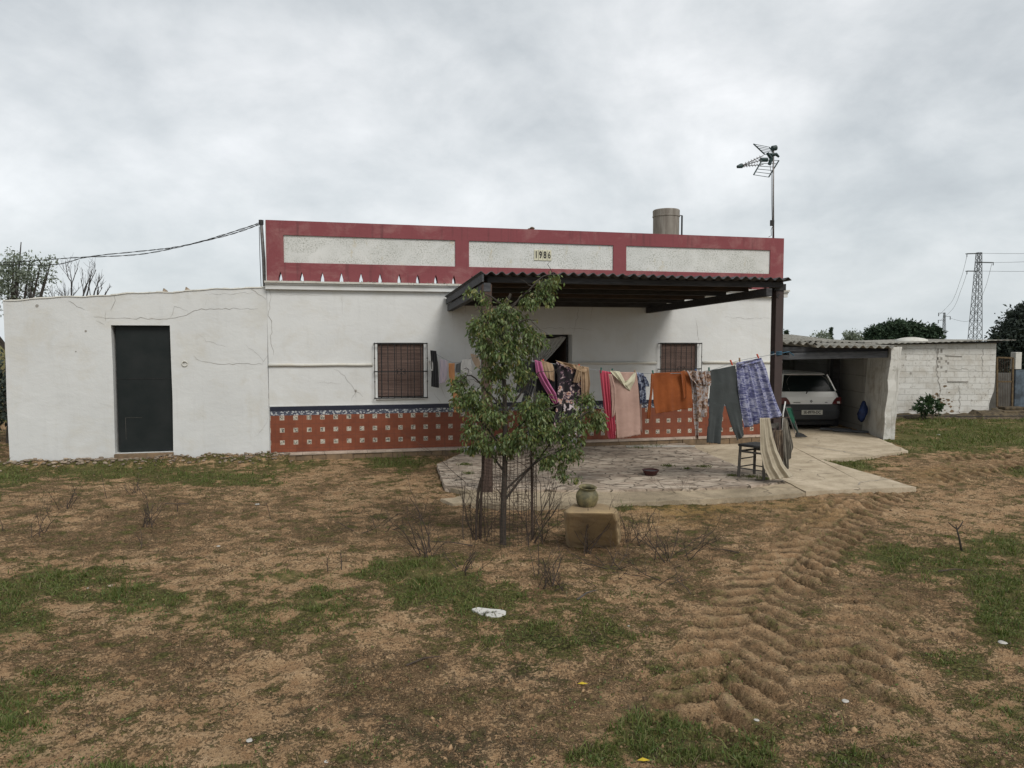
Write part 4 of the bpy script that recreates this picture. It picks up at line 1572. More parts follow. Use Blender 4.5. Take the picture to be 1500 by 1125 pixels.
lo_.tube([A(1126, 259.5, .25), A(1141, 235, .2)], .014, 6)
lo_.build('reflector_lower', MATS['antenna_dark'], ant, world=True)

# ------------------------------------------------------------------ porch
W0 = -3.97
ps0 = fs(705, 399, W0)
ps1 = fs(1161, 406, W0)
zf = 2.955
zr = 2.86
porch = empty('porch', H0, 'porch of dark timber beams and corrugated sheets before the house door', 'porch', rz=TH)


def zroof(y):
    return zr + (zf - zr) * (y / W0)


V, Fc = [], []
pitch = .146
nxs = int((ps1 - ps0) / pitch * 8)
nys = 10
rr_ = random.Random(2)
edge = [rr_.uniform(-.035, .035) for _ in range(8)]
for lay in (0, 1):
    for j in range(nys + 1):
        for i in range(nxs + 1):
            xx = ps0 + (ps1 - ps0) * i / nxs
            sh = int((xx - ps0) / 1.05)
            yy = -.03 + (W0 + edge[sh % 8] + .03) * j / nys
            ov = .004 * (sh % 2)
            V.append((xx, yy, zroof(yy) + .022 * math.cos((xx - ps0) / pitch * 2 * math.pi) - .008 * lay + ov + .006 * math.sin(xx * 1.7)))
n0 = (nxs + 1) * (nys + 1)
for j in range(nys):
    for i in range(nxs):
        q = j * (nxs + 1) + i
        Fc.append((q, q + nxs + 1, q + nxs + 2, q + 1))
        q += n0
        Fc.append((q, q + 1, q + nxs + 2, q + nxs + 1))
for i in range(nxs):
    q = nys * (nxs + 1) + i
    Fc.append((q, q + n0, q + n0 + 1, q + 1))
    q = i
    Fc.append((q, q + 1, q + n0 + 1, q + n0))
for j in range(nys):
    q = j * (nxs + 1)
    Fc.append((q, q + n0, q + n0 + nxs + 1, q + nxs + 1))
    q = j * (nxs + 1) + nxs
    Fc.append((q, q + nxs + 1, q + n0 + nxs + 1, q + n0))
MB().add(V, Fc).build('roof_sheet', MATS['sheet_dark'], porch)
# purlins parallel to the wall, under the sheets
rx = ps1 - .38
for k, (yy, wd, ht, mt) in enumerate(((-.16, .09, .13, 'wood_dark'), (-.95, .08, .10, 'wood_dark'), (-1.75, .08, .10, 'wood_brown'), (-2.5, .08, .10, 'wood_dark'), (-3.2, .07, .09, 'wood_brown'), (W0 + .22, .08, .08, 'wood_dark'))):
    zt = zroof(yy) - .035
    MB().beam((ps0 + .12, yy, zt - ht / 2), (rx + .1 + (.25 if k == 5 else 0), yy, zt - ht / 2 + .004), wd, ht).build('purlin', MATS[mt], porch, bevel=.004)
# side beams: rafters under the purlins
for nm, sx, mt in (('l', ps0 + .10, 'wood_grey'), ('r', rx, 'wood_dark')):
    za_, zb_ = zroof(-.02) - .035 - .13 - .05, zroof(W0) - .035 - .11 - .07
    MB().beam((sx - (.22 if nm == 'r' else 0), -.02, za_ + .01), (sx + (.06 if nm == 'r' else 0), W0 + .10, zb_ + .02), .10, .12).build('rafter', MATS[mt], porch, bevel=.004)
# bargeboard on the left edge and mid rafters
MB().beam((ps0 + .03, -.05, zroof(0) - .085), (ps0 + .03, W0 + .04, zroof(W0) - .075), .025, .10).build('bargeboard', MATS['wood_grey'], porch)
# posts
lp_ = fac(713.5, 720, -3.80)
lps = lp_[0]
pst = MB()
pst.beam((lps, -3.80, -.10), (lps - .005, -3.80, zroof(-3.8) - .15), .135, .13, up=(0, 1, 0))
pst.build('post', MATS['post_wood'], porch, bevel=.008)
rps = fs(1135.5, 600, -3.62)
MB().beam((rps, -3.62, -.09), (rps, -3.62, zroof(-3.6) - .145), .135, .13, up=(0, 1, 0)).build('post', MATS['post_red'], porch, bevel=.006)
MB().box(rps - .12, rps + .12, -3.74, -3.5, -.09, -.06).build('post_base', MATS['apron'], porch)
MB().box(rps - .10, rps + .09, -3.70, -3.54, zroof(-3.6) - .145, zroof(-3.6) - .045).build('post_head', MATS['dark_metal'], porch)
# cable bracket by the post head
MB().tube([(rps - .02, -3.7, 2.74), (rps - .1, -3.74, 2.70), (rps - .06, -3.74, 2.68)], .008, 5).build('hook', MATS['dark_metal'], porch)
MB().tube([(rps + (.085 if i % 2 else .075) * math.cos(i * .9), -3.62 + .085 * math.sin(i * .9), 1.80 + i * .003) for i in range(24)], .009, 5).tube([(rps + .08, -3.64, 1.84), (rps + .22, -3.62, 1.86), (rps + .32, -3.6, 1.80)], .009, 5).build('rope_tie', MATS['rope_blue'], porch)

# ------------------------------------------------------------------ carport
cpt = empty('carport', (8.2, 15.6, 0), 'low open carport with corrugated sheets beside the farmhouse', 'carport')
C = dict(parent=cpt, world=True)
# thick whitewashed wall end, leaning, wider at the foot
fin = MB()
N_ = 9
for j in range(N_ + 1):
    t = j / N_
    z = -.25 + t * 2.16
    a0 = Vector((8.17 + .13 * t + .012 * math.sin(j * 1.7), 15.55 + .02 * math.sin(j * 2.3), z))     # front left
    a1 = Vector((8.44 + .10 * t + .014 * math.sin(j * 2.9), 15.58, z))                               # front right
    b1 = Vector((8.78 + .02 * t, 17.0, z))
    b0 = Vector((8.42 + .10 * t, 17.0, z))
    fin.v += [tuple(a0), tuple(a1), tuple(b1), tuple(b0)]
for j in range(N_):
    for k in range(4):
        k2 = (k + 1) % 4
        fin.f.append((4 * j + k, 4 * j + k2, 4 * j + 4 + k2, 4 * j + 4 + k))
fin.f += [(3, 2, 1, 0), (4 * N_, 4 * N_ + 1, 4 * N_ + 2, 4 * N_ + 3)]
fin.build('wall_end', MATS['fin_white'], **C)
sw = MB().beam((8.56, 17.005, .86), (8.95, 22.6, .86), .24, 2.3)
sw.build('side_wall', MATS['grey_block'], **C)
MB().beam((3.95, 22.75, .9), (9.2, 22.75, .9), .24, 2.3).build('back_wall', MATS['grey_block'], **C)
# dark timber posts inside
MB().beam((8.33, 18.3, -.2), (8.33, 18.3, 1.95), .18, .16, up=(0, 1, 0)).build('post', MATS['wood_dark'], **C)
MB().beam((6.1, 15.72, 1.70), (8.28, 15.72, 1.745), .16, .15).build('beam', MATS['wood_grey'], bevel=.01, **C)
MB().beam((5.84, 15.75, 1.86), (8.38, 15.8, 1.83), .10, .10).build('beam', MATS['wood_dark'], **C)
MB().beam((5.85, 15.66, 1.69), (6.15, 15.7, 1.67), .10, .10).build('beam', MATS['wood_dark'], **C)
for yy in (17.6, 19.6, 21.6):
    MB().beam((5.0, yy, 1.86 + (yy - 15.6) * .035), (8.7, yy, 1.80 + (yy - 15.6) * .03), .1, .12).build('beam', MATS['wood_dark'], **C)


def corr(x0, x1, y0, y1, zfn, pitch_=.177, amp=.030, th=.008, ny_=6, seed=0):
    mb = MB()
    n = max(8, int((x1 - x0) / pitch_ * 8))
    for lay in (0, 1):
        for j in range(ny_ + 1):
            for i in range(n + 1):
                xx = x0 + (x1 - x0) * i / n
                yy = y0 + (y1 - y0) * j / ny_
                mb.v.append((xx, yy, zfn(xx, yy) + amp * math.cos((xx - x0) / pitch_ * 2 * math.pi + seed) - th * lay))
    n0 = (n + 1) * (ny_ + 1)
    for j in range(ny_):
        for i in range(n):
            q = j * (n + 1) + i
            mb.f.append((q, q + 1, q + n + 2, q + n + 1))
            q += n0
            mb.f.append((q, q + n + 1, q + n + 2, q + 1))
    for i in range(n):
        mb.f.append((i, i + n0, i + 1 + n0, i + 1))
        q = ny_ * (n + 1) + i
        mb.f.append((q, q + 1, q + n0 + 1, q + n0))
    for j in range(ny_):
        q = j * (n + 1)
        mb.f.append((q, q + n + 1, q + n0 + n + 1, q + n0))
        q += n
        mb.f.append((q, q + n0, q + n0 + n + 1, q + n + 1))
    return mb


zfun = lambda x, y: 1.935 - (x - 6.3) * .012 + (y - 15.5) * .030
corr(6.55, 8.36, 15.42, 17.5, zfun).build('roof_sheet', MATS['fibre'], **C)
corr(5.80, 6.72, 15.62, 17.7, lambda x, y: zfun(x, y) + .055 - (x - 6.3) * .03, seed=1).build('roof_sheet', MATS['fibre'], **C)
corr(5.6, 7.5, 17.2, 19.6, lambda x, y: zfun(x, y) + .045, seed=2).build('roof_sheet', MATS['fibre'], **C)
corr(7.35, 8.9, 17.3, 19.7, lambda x, y: zfun(x, y) + .035, seed=1).build('roof_sheet', MATS['fibre'], **C)
corr(4.6, 9.1, 19.4, 23.0, lambda x, y: zfun(x, y) + .08 - (x - 6.5) * .035 + (y - 19) * .03, seed=0).build('roof_sheet', MATS['fibre'], **C)
corr(6.15, 6.9, 15.8, 16.9, lambda x, y: zfun(x, y) + .085 + (x - 6.5) * .03, seed=0, pitch_=.12, amp=.02).build('roof_sheet', MATS['fibre'], **C)

# blue bag hanging on the carport wall, box of wood
bg_ = at_y(1264, 604, 16.55)
bb = MB()
prof = []
V = []
for j in range(9):
    t = j / 8
    r = [.03, .06, .09, .12, .14, .13, .11, .08, .03][j]
    for k in range(12):
        a = 2 * math.pi * k / 12
        q = r * (1 + .25 * math.sin(3 * a + j) + .18 * math.sin(5 * a + j * 2))
        V.append((bg_.x + .02 + q * .75 * math.cos(a) - .02 * j * .3, bg_.y + q * .7 * math.sin(a), bg_.z + .27 - t * .50))
Fc = []
for j in range(8):
    for k in range(12):
        k2 = (k + 1) % 12
        Fc.append((j * 12 + k, j * 12 + 12 + k, j * 12 + 12 + k2, j * 12 + k2))
Fc += [tuple(range(12)), tuple(reversed(range(96, 108)))]
tag(bb.add(V, Fc).build('plastic_bag', MATS['blue_plastic'], smooth=True), 'crumpled blue plastic bag hanging inside the carport wall', 'bag')
b0_ = at_z(1250, 634, -.13)
for k, (dx, dy, L, rz_, lab) in enumerate(((0, .0, .9, .5, 'long weathered plank lying at the foot of the carport wall'), (-.25, .35, .7, .35, 'short plank lying behind the long plank in the carport'))):
    c = b0_ + Vector((dx, dy, .04))
    d = Vector((math.cos(math.pi - rz_), math.sin(math.pi - rz_), 0)) * L / 2
    tag(MB().beam(c - d, c + d, .1, .05).build('plank', MATS['wood_grey'], bevel=.004), lab, 'plank')

# green folded chair, broom
gy_ = 13.3
P = lambda a, b, y=gy_: at_y(a, b, y)
gch = empty('folding_chair', P(1160, 640), 'green fabric folding chair leaning folded behind the porch post', 'folding chair')
MB().beam(P(1150, 596.5), P(1158, 596.5), .015, .015).beam(P(1158, 596.5), P(1170, 634), .010, .010).beam(P(1151, 596.5), P(1166, 638), .010, .010).build('frame', MATS['metal_grey'], gch, world=True)
q = [P(1152, 597.5), P(1159.5, 597.5), P(1164.5, 616), P(1160.5, 620)]
MB().add([q[0], q[1], q[2], q[3]], [(0, 1, 2, 3)]).build('seat', MATS['green_cloth'], gch, world=True, solid=.01)
q = [P(1160, 611), P(1163, 611), P(1164, 620), P(1161, 618)]
MB().add(q, [(0, 1, 2, 3)]).build('backrest', MATS['green_cloth'], gch, world=True, solid=.02)
bro = empty('broom', at_z(1170, 639, -.09), 'dark broom leaning behind the porch post with its black head on the concrete', 'broom')
Pb = at_z(1170, 640, -.09)
MB().tube([at_y(1152, 600, Pb.y + .2), Pb + Vector((0, 0, .06))], .022, 8).build('handle', MATS['dark_green'], bro, world=True)
hd = MB()
hd.add([Pb + Vector((-.07, -.05, .0)), Pb + Vector((.20, -.02, .0)), Pb + Vector((.20, .06, .0)), Pb + Vector((-.07, .06, .0)), Pb + Vector((-.04, 0, .12)), Pb + Vector((.10, 0, .07)), Pb + Vector((.10, .03, .07)), Pb + Vector((-.04, .03, .12))],
       [(0, 3, 2, 1), (4, 5, 6, 7), (0, 1, 5, 4), (1, 2, 6, 5), (2, 3, 7, 6), (3, 0, 4, 7)])
hd.build('broom_head', MATS['black_rubber'], bro, world=True, bevel=.006)
st_ = MB().tube([P(1150.5, 588, 13.0), P(1147, 606, 13.0), Vector((P(1146, 640, 13.0).x, 13.0, -.085))], .014, 8)
tag(st_.build('stick', MATS['white_plastic'], smooth=True), 'pale stick standing against the back of the porch post', 'stick')

# ------------------------------------------------------------------ the car in the carport
car_y = 17.35
cc = at_y(1189, 600, car_y)
CZ = -.072 - (car_y - 12) * .012
cxp = cc.x
carE = empty('parked_car', (cxp, car_y, CZ), 'white hatchback parked nose-in under the carport, rear towards the yard', 'car', rz=math.radians(1.5))


def ring(z, yr, yf, hw_, cr_=.16, n=5, bow=.0):
    """rounded rectangle at height z, rear edge at y=yr"""
    pts = []
    for sx, sy, a0 in ((1, -1, -90), (1, 1, 0), (-1, 1, 90), (-1, -1, 180)):
        cx_ = sx * (hw_ - cr_)
        cy_ = (yr + cr_) if sy < 0 else (yf - cr_)
        for k in range(n + 1):
            a = math.radians(a0 + 90 * k / n)
            pts.append((cx_ + cr_ * math.cos(a), cy_ + cr_ * math.sin(a) - (bow * (1 - (cx_ / hw_) ** 2) if sy < 0 else 0), z))
    # subdivide the rear edge for the bow
    return pts


def loft(rings, cap0=True, cap1=True):
    mb = MB()
    n = len(rings[0])
    for r in rings:
        mb.v += r
    for i in range(len(rings) - 1):
        for k in range(n):
            k2 = (k + 1) % n
            mb.f.append((i * n + k, i * n + k2, (i + 1) * n + k2, (i + 1) * n + k))
    if cap0:
        mb.f.append(tuple(reversed(range(n))))
    if cap1:
        mb.f.append(tuple((len(rings) - 1) * n + k for k in range(n)))
    return mb


HB = .755
loft([ring(.20, .10, 3.6, HB - .09), ring(.26, .02, 3.66, HB - .03), ring(.33, .00, 3.68, HB), ring(.47, -.015, 3.69, HB), ring(.485, .0, 3.68, HB - .005), ring(.60, .01, 3.67, HB - .01), ring(.625, .045, 3.64, HB - .02)]).build('bumper', MATS['car_grey'], carE, smooth=False, bevel=.004)
loft([ring(.627, .05, 3.62, HB - .02), ring(.72, .045, 3.62, HB - .01), ring(.80, .06, 3.56, HB - .015), ring(.88, .10, 3.3, HB - .03), ring(.93, .13, 2.95, HB - .055)], cap0=False).build('body', MATS['car_white'], carE, bevel=.006)
gl = loft([ring(.932, .135, 2.9, HB - .065, .14), ring(1.05, .19, 2.62, HB - .10, .15), ring(1.20, .28, 2.35, HB - .16, .16), ring(1.33, .38, 2.1, HB - .22, .17)], cap0=False)
gl.build('window', MATS['car_glass'], carE, smooth=False)
loft([ring(1.332, .375, 2.12, HB - .215, .17), ring(1.352, .36, 2.10, HB - .22, .17), ring(1.385, .44, 2.05, HB - .26, .2), ring(1.40, .6, 1.9, HB - .36, .2)], cap0=False).build('roof', MATS['car_white'], carE, bevel=.004)
# pillars
for sx in (-1, 1):
    MB().beam((sx * (HB - .07), .22, .935), (sx * (HB - .20), .43, 1.335), .035, .05, up=(0, 1, 0)).build('pillar', MATS['car_white'], carE, bevel=.008)
    MB().beam((sx * (HB - .075), 1.45, .935), (sx * (HB - .225), 1.45, 1.335), .05, .08, up=(0, 1, 0)).build('pillar', MATS['car_white'], carE)
    lm = MB()
    x0_, x1_ = sx * (HB - .21), sx * (HB - .005)
    lm.add([(sx * (HB - .24), .030, .632), (sx * (HB - .015), .035, .632), (sx * (HB - .012), .04, .795), (sx * (HB - .13), .03, .795), (sx * (HB - .19), .03, .73)], [(0, 1, 2, 3, 4)] if sx > 0 else [(4, 3, 2, 1, 0)])
    q = len(lm.v)
    lm.add([(sx * (HB - .015), .035, .632), (sx * (HB - .003), .30, .632), (sx * (HB - .003), .25, .795), (sx * (HB - .012), .04, .795)], [(0, 1, 2, 3)] if sx > 0 else [(3, 2, 1, 0)])
    lamp = lm.build('tail_light', MATS['red_lamp'], carE, solid=.012)
    MB().box(sx * (HB - .085) - .035, sx * (HB - .085) + .035, .015, .022, .645, .70).build('reverse_light', MATS['white_plastic'] if sx > 0 else MATS['red_lamp'], lamp)
    for wy in (.62, 3.0):
        wh = MB().tube([(sx * (HB - .19), wy, .28), (sx * (HB - .02), wy, .28)], .28, 24)
        wh = wh.build('wheel', MATS['black_rubber'], carE, bevel=.015)
        MB().tube([(sx * (HB - .03), wy, .28), (sx * (HB - .012), wy, .28)], .18, 16).build('rim', MATS['metal_grey'], wh)
rg = MB()
for sx in (-1, 1):
    pts = []
    for k in range(9):
        t = k / 8
        pts.append((sx * (.50 - .10 * max(0, t - .6) ** 1.5 * 4 + .02 * math.sin(t * 3)), .155 + .225 * t - .014, .955 + .36 * t))
    rg.tube(pts, .007, 5)
rg.tube([(-.42, .36, 1.318), (0, .355, 1.325), (.42, .36, 1.318)], .007, 5)
rg.build('window_seal', MATS['metal_grey'], carE)
MB().tube([(-.10, .115, .875), (-.05, .14, .955), (-.03, .15, .985)], [.022, .012, .010], 6).build('wiper', MATS['black_rubber'], carE)
plt = MB().box(-.26, .26, -.032, -.022, .375, .49).build('number_plate', MATS['plate'], carE, bevel=.004)
text_mesh('plate_text', 'SE-8970-DC', .098, MATS['ink'], plt, (0, -.034, .433), (math.pi / 2, 0, 0), 'CENTER', .86, .001, .002)
bd_ = MB()
bd_.add([(0, .030, .735), (.032, .030, .703), (0, .030, .665), (-.032, .030, .703), (0, .038, .720), (.018, .038, .702), (0, .038, .683), (-.018, .038, .702)], [(0, 1, 5, 4), (1, 2, 6, 5), (2, 3, 7, 6), (3, 0, 4, 7)])
bd_.build('badge', MATS['car_grey'], carE, solid=.008)
mb = MB()
for k in range(7):
    mb.box(-.44 + k * .025, -.424 + k * .025, .026, .032, .662, .68)
mb.build('lettering', MATS['car_grey'], carE)
mb = MB()
for k in range(3):
    mb.box(.34 + k * .022, .354 + k * .022, .026, .032, .662, .68)
mb.build('lettering', MATS['car_grey'], carE)
MB().box(-.6, .6, .05, .4, .12, .2).build('underbody', MATS['black_rubber'], carE)

# ------------------------------------------------------------------ block shed, gate, right side
SY = 20.3
x0s, x1s = at_y(1296, 560, SY).x, at_y(1447, 560, SY).x
x1top = at_y(1459, 520, SY).x
shed = empty('block_shed', (x0s, SY, 0), 'long whitewashed block shed with thin sheet roof right of the carport', 'shed')
poly = [(x0s, -.3), (x1s - .55, -.3), (x1s - .2, -.02), (x1s + .04, .18), (x1top - .10, .40), (x1top - .02, .62), (x1top, .9), (x1top, 2.0), (x0s, 1.94)]
MB().prism_y(poly, SY, SY + .2).build('wall', MATS['white_block'], shed, world=True)
MB().beam((x1top - .1, SY + .21, .85), (x1top - .1, SY + 4.2, .85), .2, 2.2).build('side_wall', MATS['white_block'], shed, world=True)
MB().beam((x0s, SY + 4.3, .85), (x1top, SY + 4.3, .85), .2, 2.2).build('back_wall', MATS['grey_block'], shed, world=True)
corr(x0s - .9, x0s + 2.6, SY - .22, SY + 4.5, lambda x, y: 1.985 + (x - x0s) * .028 + (y - SY) * .01, amp=.010).build('roof_sheet', MATS['fibre'], shed, world=True)
corr(x0s + 2.5, x1top + .38, SY - .25, SY + 4.5, lambda x, y: 2.035 + (x - x0s) * .013 + (y - SY) * .01, amp=.004).build('roof_sheet', MATS['fibre'], shed, world=True)
MB().beam((x0s, SY - .05, 1.97), (x1top + .1, SY - .05, 2.02), .08, .05).build('wall_plate', MATS['wood_dark'], shed, world=True)
vn = MB()
for a, b in ((1374, 512), (1379, 512), (1374, 516), (1379, 515), (1374, 525), (1379, 525), (1376, 530), (1386, 529), (1389, 532), (1374, 537), (1379, 538), (1386, 544), (1334, 547)):
    c = at_y(a, b, SY)
    vn.box(c.x - .028, c.x + .028, SY - .004, SY - .001, c.z - .035, c.z + .035)
vn.build('vent_hole', MATS['crack'], shed, world=True)
mb = MB()
for a, b, c_, d in ((1385, 521, 1409, 522), (1388, 559, 1418, 559)):
    p, q = at_y(a, b, SY), at_y(c_, d, SY)
    mb.beam((p.x, SY - .008, p.z), (q.x, SY - .008, q.z), .012, .03)
mb.build('wall_slot', MATS['crack'], shed, world=True)
ck = MB()
for pxs, wd in (([(1372, 500), (1372, 545), (1378, 575), (1372, 600)], .03), ([(1405, 560), (1406, 585), (1404, 605)], .02), ([(1440, 510), (1438, 545)], .015), ([(1390, 540), (1432, 542)], .012)):
    crackline(ck, [at_y(a, b, SY) + Vector((0, -.004, 0)) for a, b in pxs], wd, None, jit=.03)
ck.build('wall_crack', MATS['crack'], shed, world=True)
fp = MB()
r_ = random.Random(77)
for i in range(46):
    a, b = r_.gauss(1378, 14), r_.gauss(592, 10)
    if b > 606 or b < 560 or not 1340 < a < 1425:
        continue
    c = at_y(a, b, SY)
    q = r_.uniform(.02, .08)
    fp.add([(c.x + q * math.cos(k) * r_.uniform(.5, 1.2), SY - .0025, c.z + q * .6 * math.sin(k) * r_.uniform(.5, 1.2)) for k in np.arange(0, 6.2, .9)], [tuple(range(7))])
fp.build('flaked_patch', MATS['brick_old'], shed, world=True)
dm = at_y(1335, 503, SY + 1.6)
tag(MB().lathe([(.46, -.06), (.44, .01), (.34, .045), (.22, .07), (.1, .085), (0, .088)], 28, (dm.x, dm.y, 2.085)).build('tank_lid', MATS['old_white'], smooth=True), 'shallow white round lid lying on the block shed roof', 'lid')
# low dark bank along the shed foot, with a hose
bk = MB()
V, Fc = [], []
nb = 90
r_ = random.Random(9)
for i in range(nb + 1):
    xx = 8.9 + (20 - 8.9) * i / nb
    for k, (dy, dz) in enumerate(((-.62, -.17), (-.42, -.10), (-.2, -.06), (-.003, -.03))):
        V.append((xx, SY + dy + (r_.uniform(-.06, .06) if k < 3 else 0), dz + r_.uniform(-.02, .03) + (.1 if xx > 13.2 and k else 0)))
for i in range(nb):
    for k in range(3):
        q = i * 4 + k
        Fc.append((q, q + 4, q + 5, q + 1))
tag(bk.add(V, Fc).build('earth_bank', MATS['earth']), 'low dark earth bank along the block shed foot', 'bank', kind='structure')
tag(MB().tube(cat([(9.0, SY - .75, -.04), (11, SY - .72, -.02), (13, SY - .8, -.03), (15.5, SY - .7, -.01), (19, SY - .75, -.02)]), .012, 5).build('hose', MATS['cable'], smooth=True), 'thin dark hose lying along the bank before the shed', 'hose')

GYY = 20.6
gate = empty('gate', at_y(1461, 600, GYY), 'narrow rusty framed gate with dark mesh between shed and painted post', 'gate')
Gp = lambda a, b: at_y(a, b, GYY)
mb = MB()
for a, b, c_, d in ((1461, 523.5, 1484, 524.5), (1484, 524.5, 1482.5, 597), (1460.5, 523, 1460.5, 596), (1461, 596, 1482.5, 597), (1461, 559, 1483, 559)):
    mb.beam(Gp(a, b), Gp(c_, d), .035, .045)
mb.build('gate_frame', MATS['rust_yellow'], gate, world=True)
mb = MB()
for i in range(1, 9):
    mb.beam(Gp(1461 + i * 2.5, 524), Gp(1461 + i * 2.45, 596), .008, .008)
mb.build('gate_bars', MATS['rusty_wire'], gate, world=True)
MB().beam(Gp(1459, 600), Gp(1484, 600), .4, .06).build('gate_step', MATS['apron'], gate, world=True)
wl2 = empty('painted_wall', at_y(1490, 605, GYY), 'wall end painted in blurred grey and blue right of the gate', 'wall')
c0, c1 = Gp(1485.5, 605), Gp(1485.5, 542)
MB().box(c0.x, c0.x + 5.5, GYY, GYY + .2, -.3, c1.z).build('wall', MATS['grey_blue_paint'], wl2, world=True, bevel=.01)
c0, c1 = Gp(1486.5, 541), Gp(1496.5, 516)
MB().box(c0.x, c1.x, GYY - .02, GYY + .2, c0.z + .004, c1.z).build('post_block', MATS['old_white'], wl2, world=True, bevel=.01)
c = at_y(1472, 570, GYY + 1.7)
tag(MB().box(c.x - .9, c.x + .9, GYY + 1.6, GYY + 1.8, -.3, 1.05).build('low_wall', MATS['block_grey']), 'low grey block wall behind the rusty gate', 'wall')
# steps by the gate
c = at_z(1466, 608, -.1)
tag(MB().box(c.x - .3, c.x + .5, GYY - .6, GYY - .05, -.2, .07).box(c.x - .1, c.x + .5, GYY - .35, GYY - .05, .071, .16).build('gate_ramp', MATS['earth'], bevel=.03), 'short earthen step in front of the rusty gate', 'step')


# ------------------------------------------------------------------ vegetation helpers
def leaf_cloud(n, sampler, size, seed, droop=0.0, aspect=.45, fold=.25):
    """n leaves; sampler(n)->(P,outward) ; returns V,F arrays (each leaf: 2 triangles pairs = kite of 4 verts)"""
    r = np.random.RandomState(seed)
    P_, O_ = sampler(r, n)
    n = len(P_)
    d = r.normal(size=(n, 3))
    d = d / np.linalg.norm(d, axis=1, keepdims=True) + O_ * .6
    d[:, 2] -= droop
    d /= np.linalg.norm(d, axis=1, keepdims=True)
    t = np.cross(d, r.normal(size=(n, 3)))
    t /= np.linalg.norm(t, axis=1, keepdims=True) + 1e-9
    nn = np.cross(d, t)
    L = size * r.uniform(.6, 1.3, (n, 1))
    a = P_
    b = P_ + d * L * .45 + t * L * aspect * .5 + nn * L * fold * .2
    c = P_ + d * L + nn * L * fold * -.3
    e = P_ + d * L * .45 - t * L * aspect * .5 + nn * L * fold * .2
    V_ = np.stack([a, b, c, e], 1).reshape(-1, 3)
    i = np.arange(n)[:, None] * 4
    Fq_ = np.concatenate([np.concatenate([i, i + 1, i + 2], 1), np.concatenate([i, i + 2, i + 3], 1)], 0)
    return V_, Fq_


def clump_sampler(blobs, clumps, cr, edge=.55):
    """blobs: list of (centre, radii, weight). Points live in small clumps spread through the blobs' volume."""
    def f(r, n):
        W_ = np.array([b[2] for b in blobs], float)
        W_ /= W_.sum()
        bi = r.choice(len(blobs), clumps, p=W_)
        u = r.normal(size=(clumps, 3))
        u /= np.linalg.norm(u, axis=1, keepdims=True)
        rad = r.uniform(edge, 1.0, (clumps, 1)) ** .7
        cen = np.array([blobs[i][0] for i in bi])
        rr = np.array([blobs[i][1] for i in bi])
        cc_ = cen + u * rad * rr
        k = r.randint(0, clumps, n)
        off = r.normal(size=(n, 3)) * cr * r.uniform(.5, 1.0, (clumps, 1))[k]
        return cc_[k] + off, u[k]
    return f


def branches(mb, base, dirv, L, r0, depth, rr, spread=.6, up=.1, kink=.12, n=5, taper=.65, split=(2, 3), tips=None):
    p = Vector(base)
    d = Vector(dirv).normalized()
    pts = [p.copy()]
    rad = [r0]
    m = 4
    for i in range(m):
        d = (d + Vector((rr.gauss(0, kink), rr.gauss(0, kink), rr.gauss(0, kink) + up * .3))).normalized()
        p = p + d * L / m
        pts.append(p.copy())
        rad.append(r0 * (1 - (1 - taper) * (i + 1) / m))
    mb.tube(pts, rad, n)
    if tips is not None:
        tips.append(p.copy())
    if depth > 0:
        for k in range(rr.randint(*split)):
            t = rr.uniform(.35, 1.0)
            q = pts[min(m, int(t * m + .5))]
            nd = (d + Vector((rr.gauss(0, spread), rr.gauss(0, spread), rr.gauss(0, spread * .6) + up))).normalized()
            branches(mb, q, nd, L * rr.uniform(.5, .85), r0 * taper * rr.uniform(.6, .9), depth - 1, rr, spread, up, kink, n, taper, split, tips)


def far_tree(name, base, label, cat_, blobs, n, size, clumps, cr, mat, trunk_r=.12, seed=1, group=None, limbs=True, droop=0.0, edge=.4):
    e = empty(name, base, label, cat_, group)
    b = Vector(base)
    mb = MB()
    r = random.Random(seed)
    top = sum((Vector(q[0]) for q in blobs), Vector()) / len(blobs)
    mb.tube([b - Vector((0, 0, .2)), b.lerp(top, .4) + Vector((r.uniform(-.1, .1), 0, 0)), top], [trunk_r, trunk_r * .75, trunk_r * .4], 8)
    if limbs:
        for q in blobs:
            c_ = Vector(q[0])
            mb.tube([b.lerp(top, .45), b.lerp(c_, .75), c_ + Vector((0, 0, q[1][2] * .3))], [trunk_r * .55, trunk_r * .35, trunk_r * .12], 6)
    mb.build('trunk', MATS['bark'], e, world=True)
    V_, F_ = leaf_cloud(n, clump_sampler(blobs, clumps, cr, edge), size, seed, droop)
    mesh_np('crown', V_ - np.array(base), F_, MATS[mat], e)
    return e


# olive behind the outbuilding, far left
OY = 19.5
oc = [((at_y(a, b, OY).x, OY + dy, at_y(a, b, OY).z), (rx_ * OY / F, rx_ * OY / F, rz_ * OY / F), w_) for a, b, rx_, rz_, w_, dy in
      ((-30, 420, 50, 40, 3, 0), (25, 415, 34, 32, 3, 0), (5, 392, 14, 20, .7, .2), (28, 382, 11, 18, .6, -.2), (50, 405, 22, 10, .8, 0), (62, 398, 12, 12, .3, .2), (-70, 400, 50, 50, 2, 0), (31, 356, 3, 5, .05, 0), (44, 385, 8, 12, .3, 0), (74, 387, 4, 5, .08, 0), (60, 385, 6, 5, .08, 0), (15, 442, 50, 30, 2, 0))]
far_tree('olive_tree', (at_y(10, 640, OY).x, OY, GZ), 'grey green olive tree rising behind the left outbuilding', 'tree', oc, 6500, .085, 300, .12, 'olive_leaf', .10, 3)

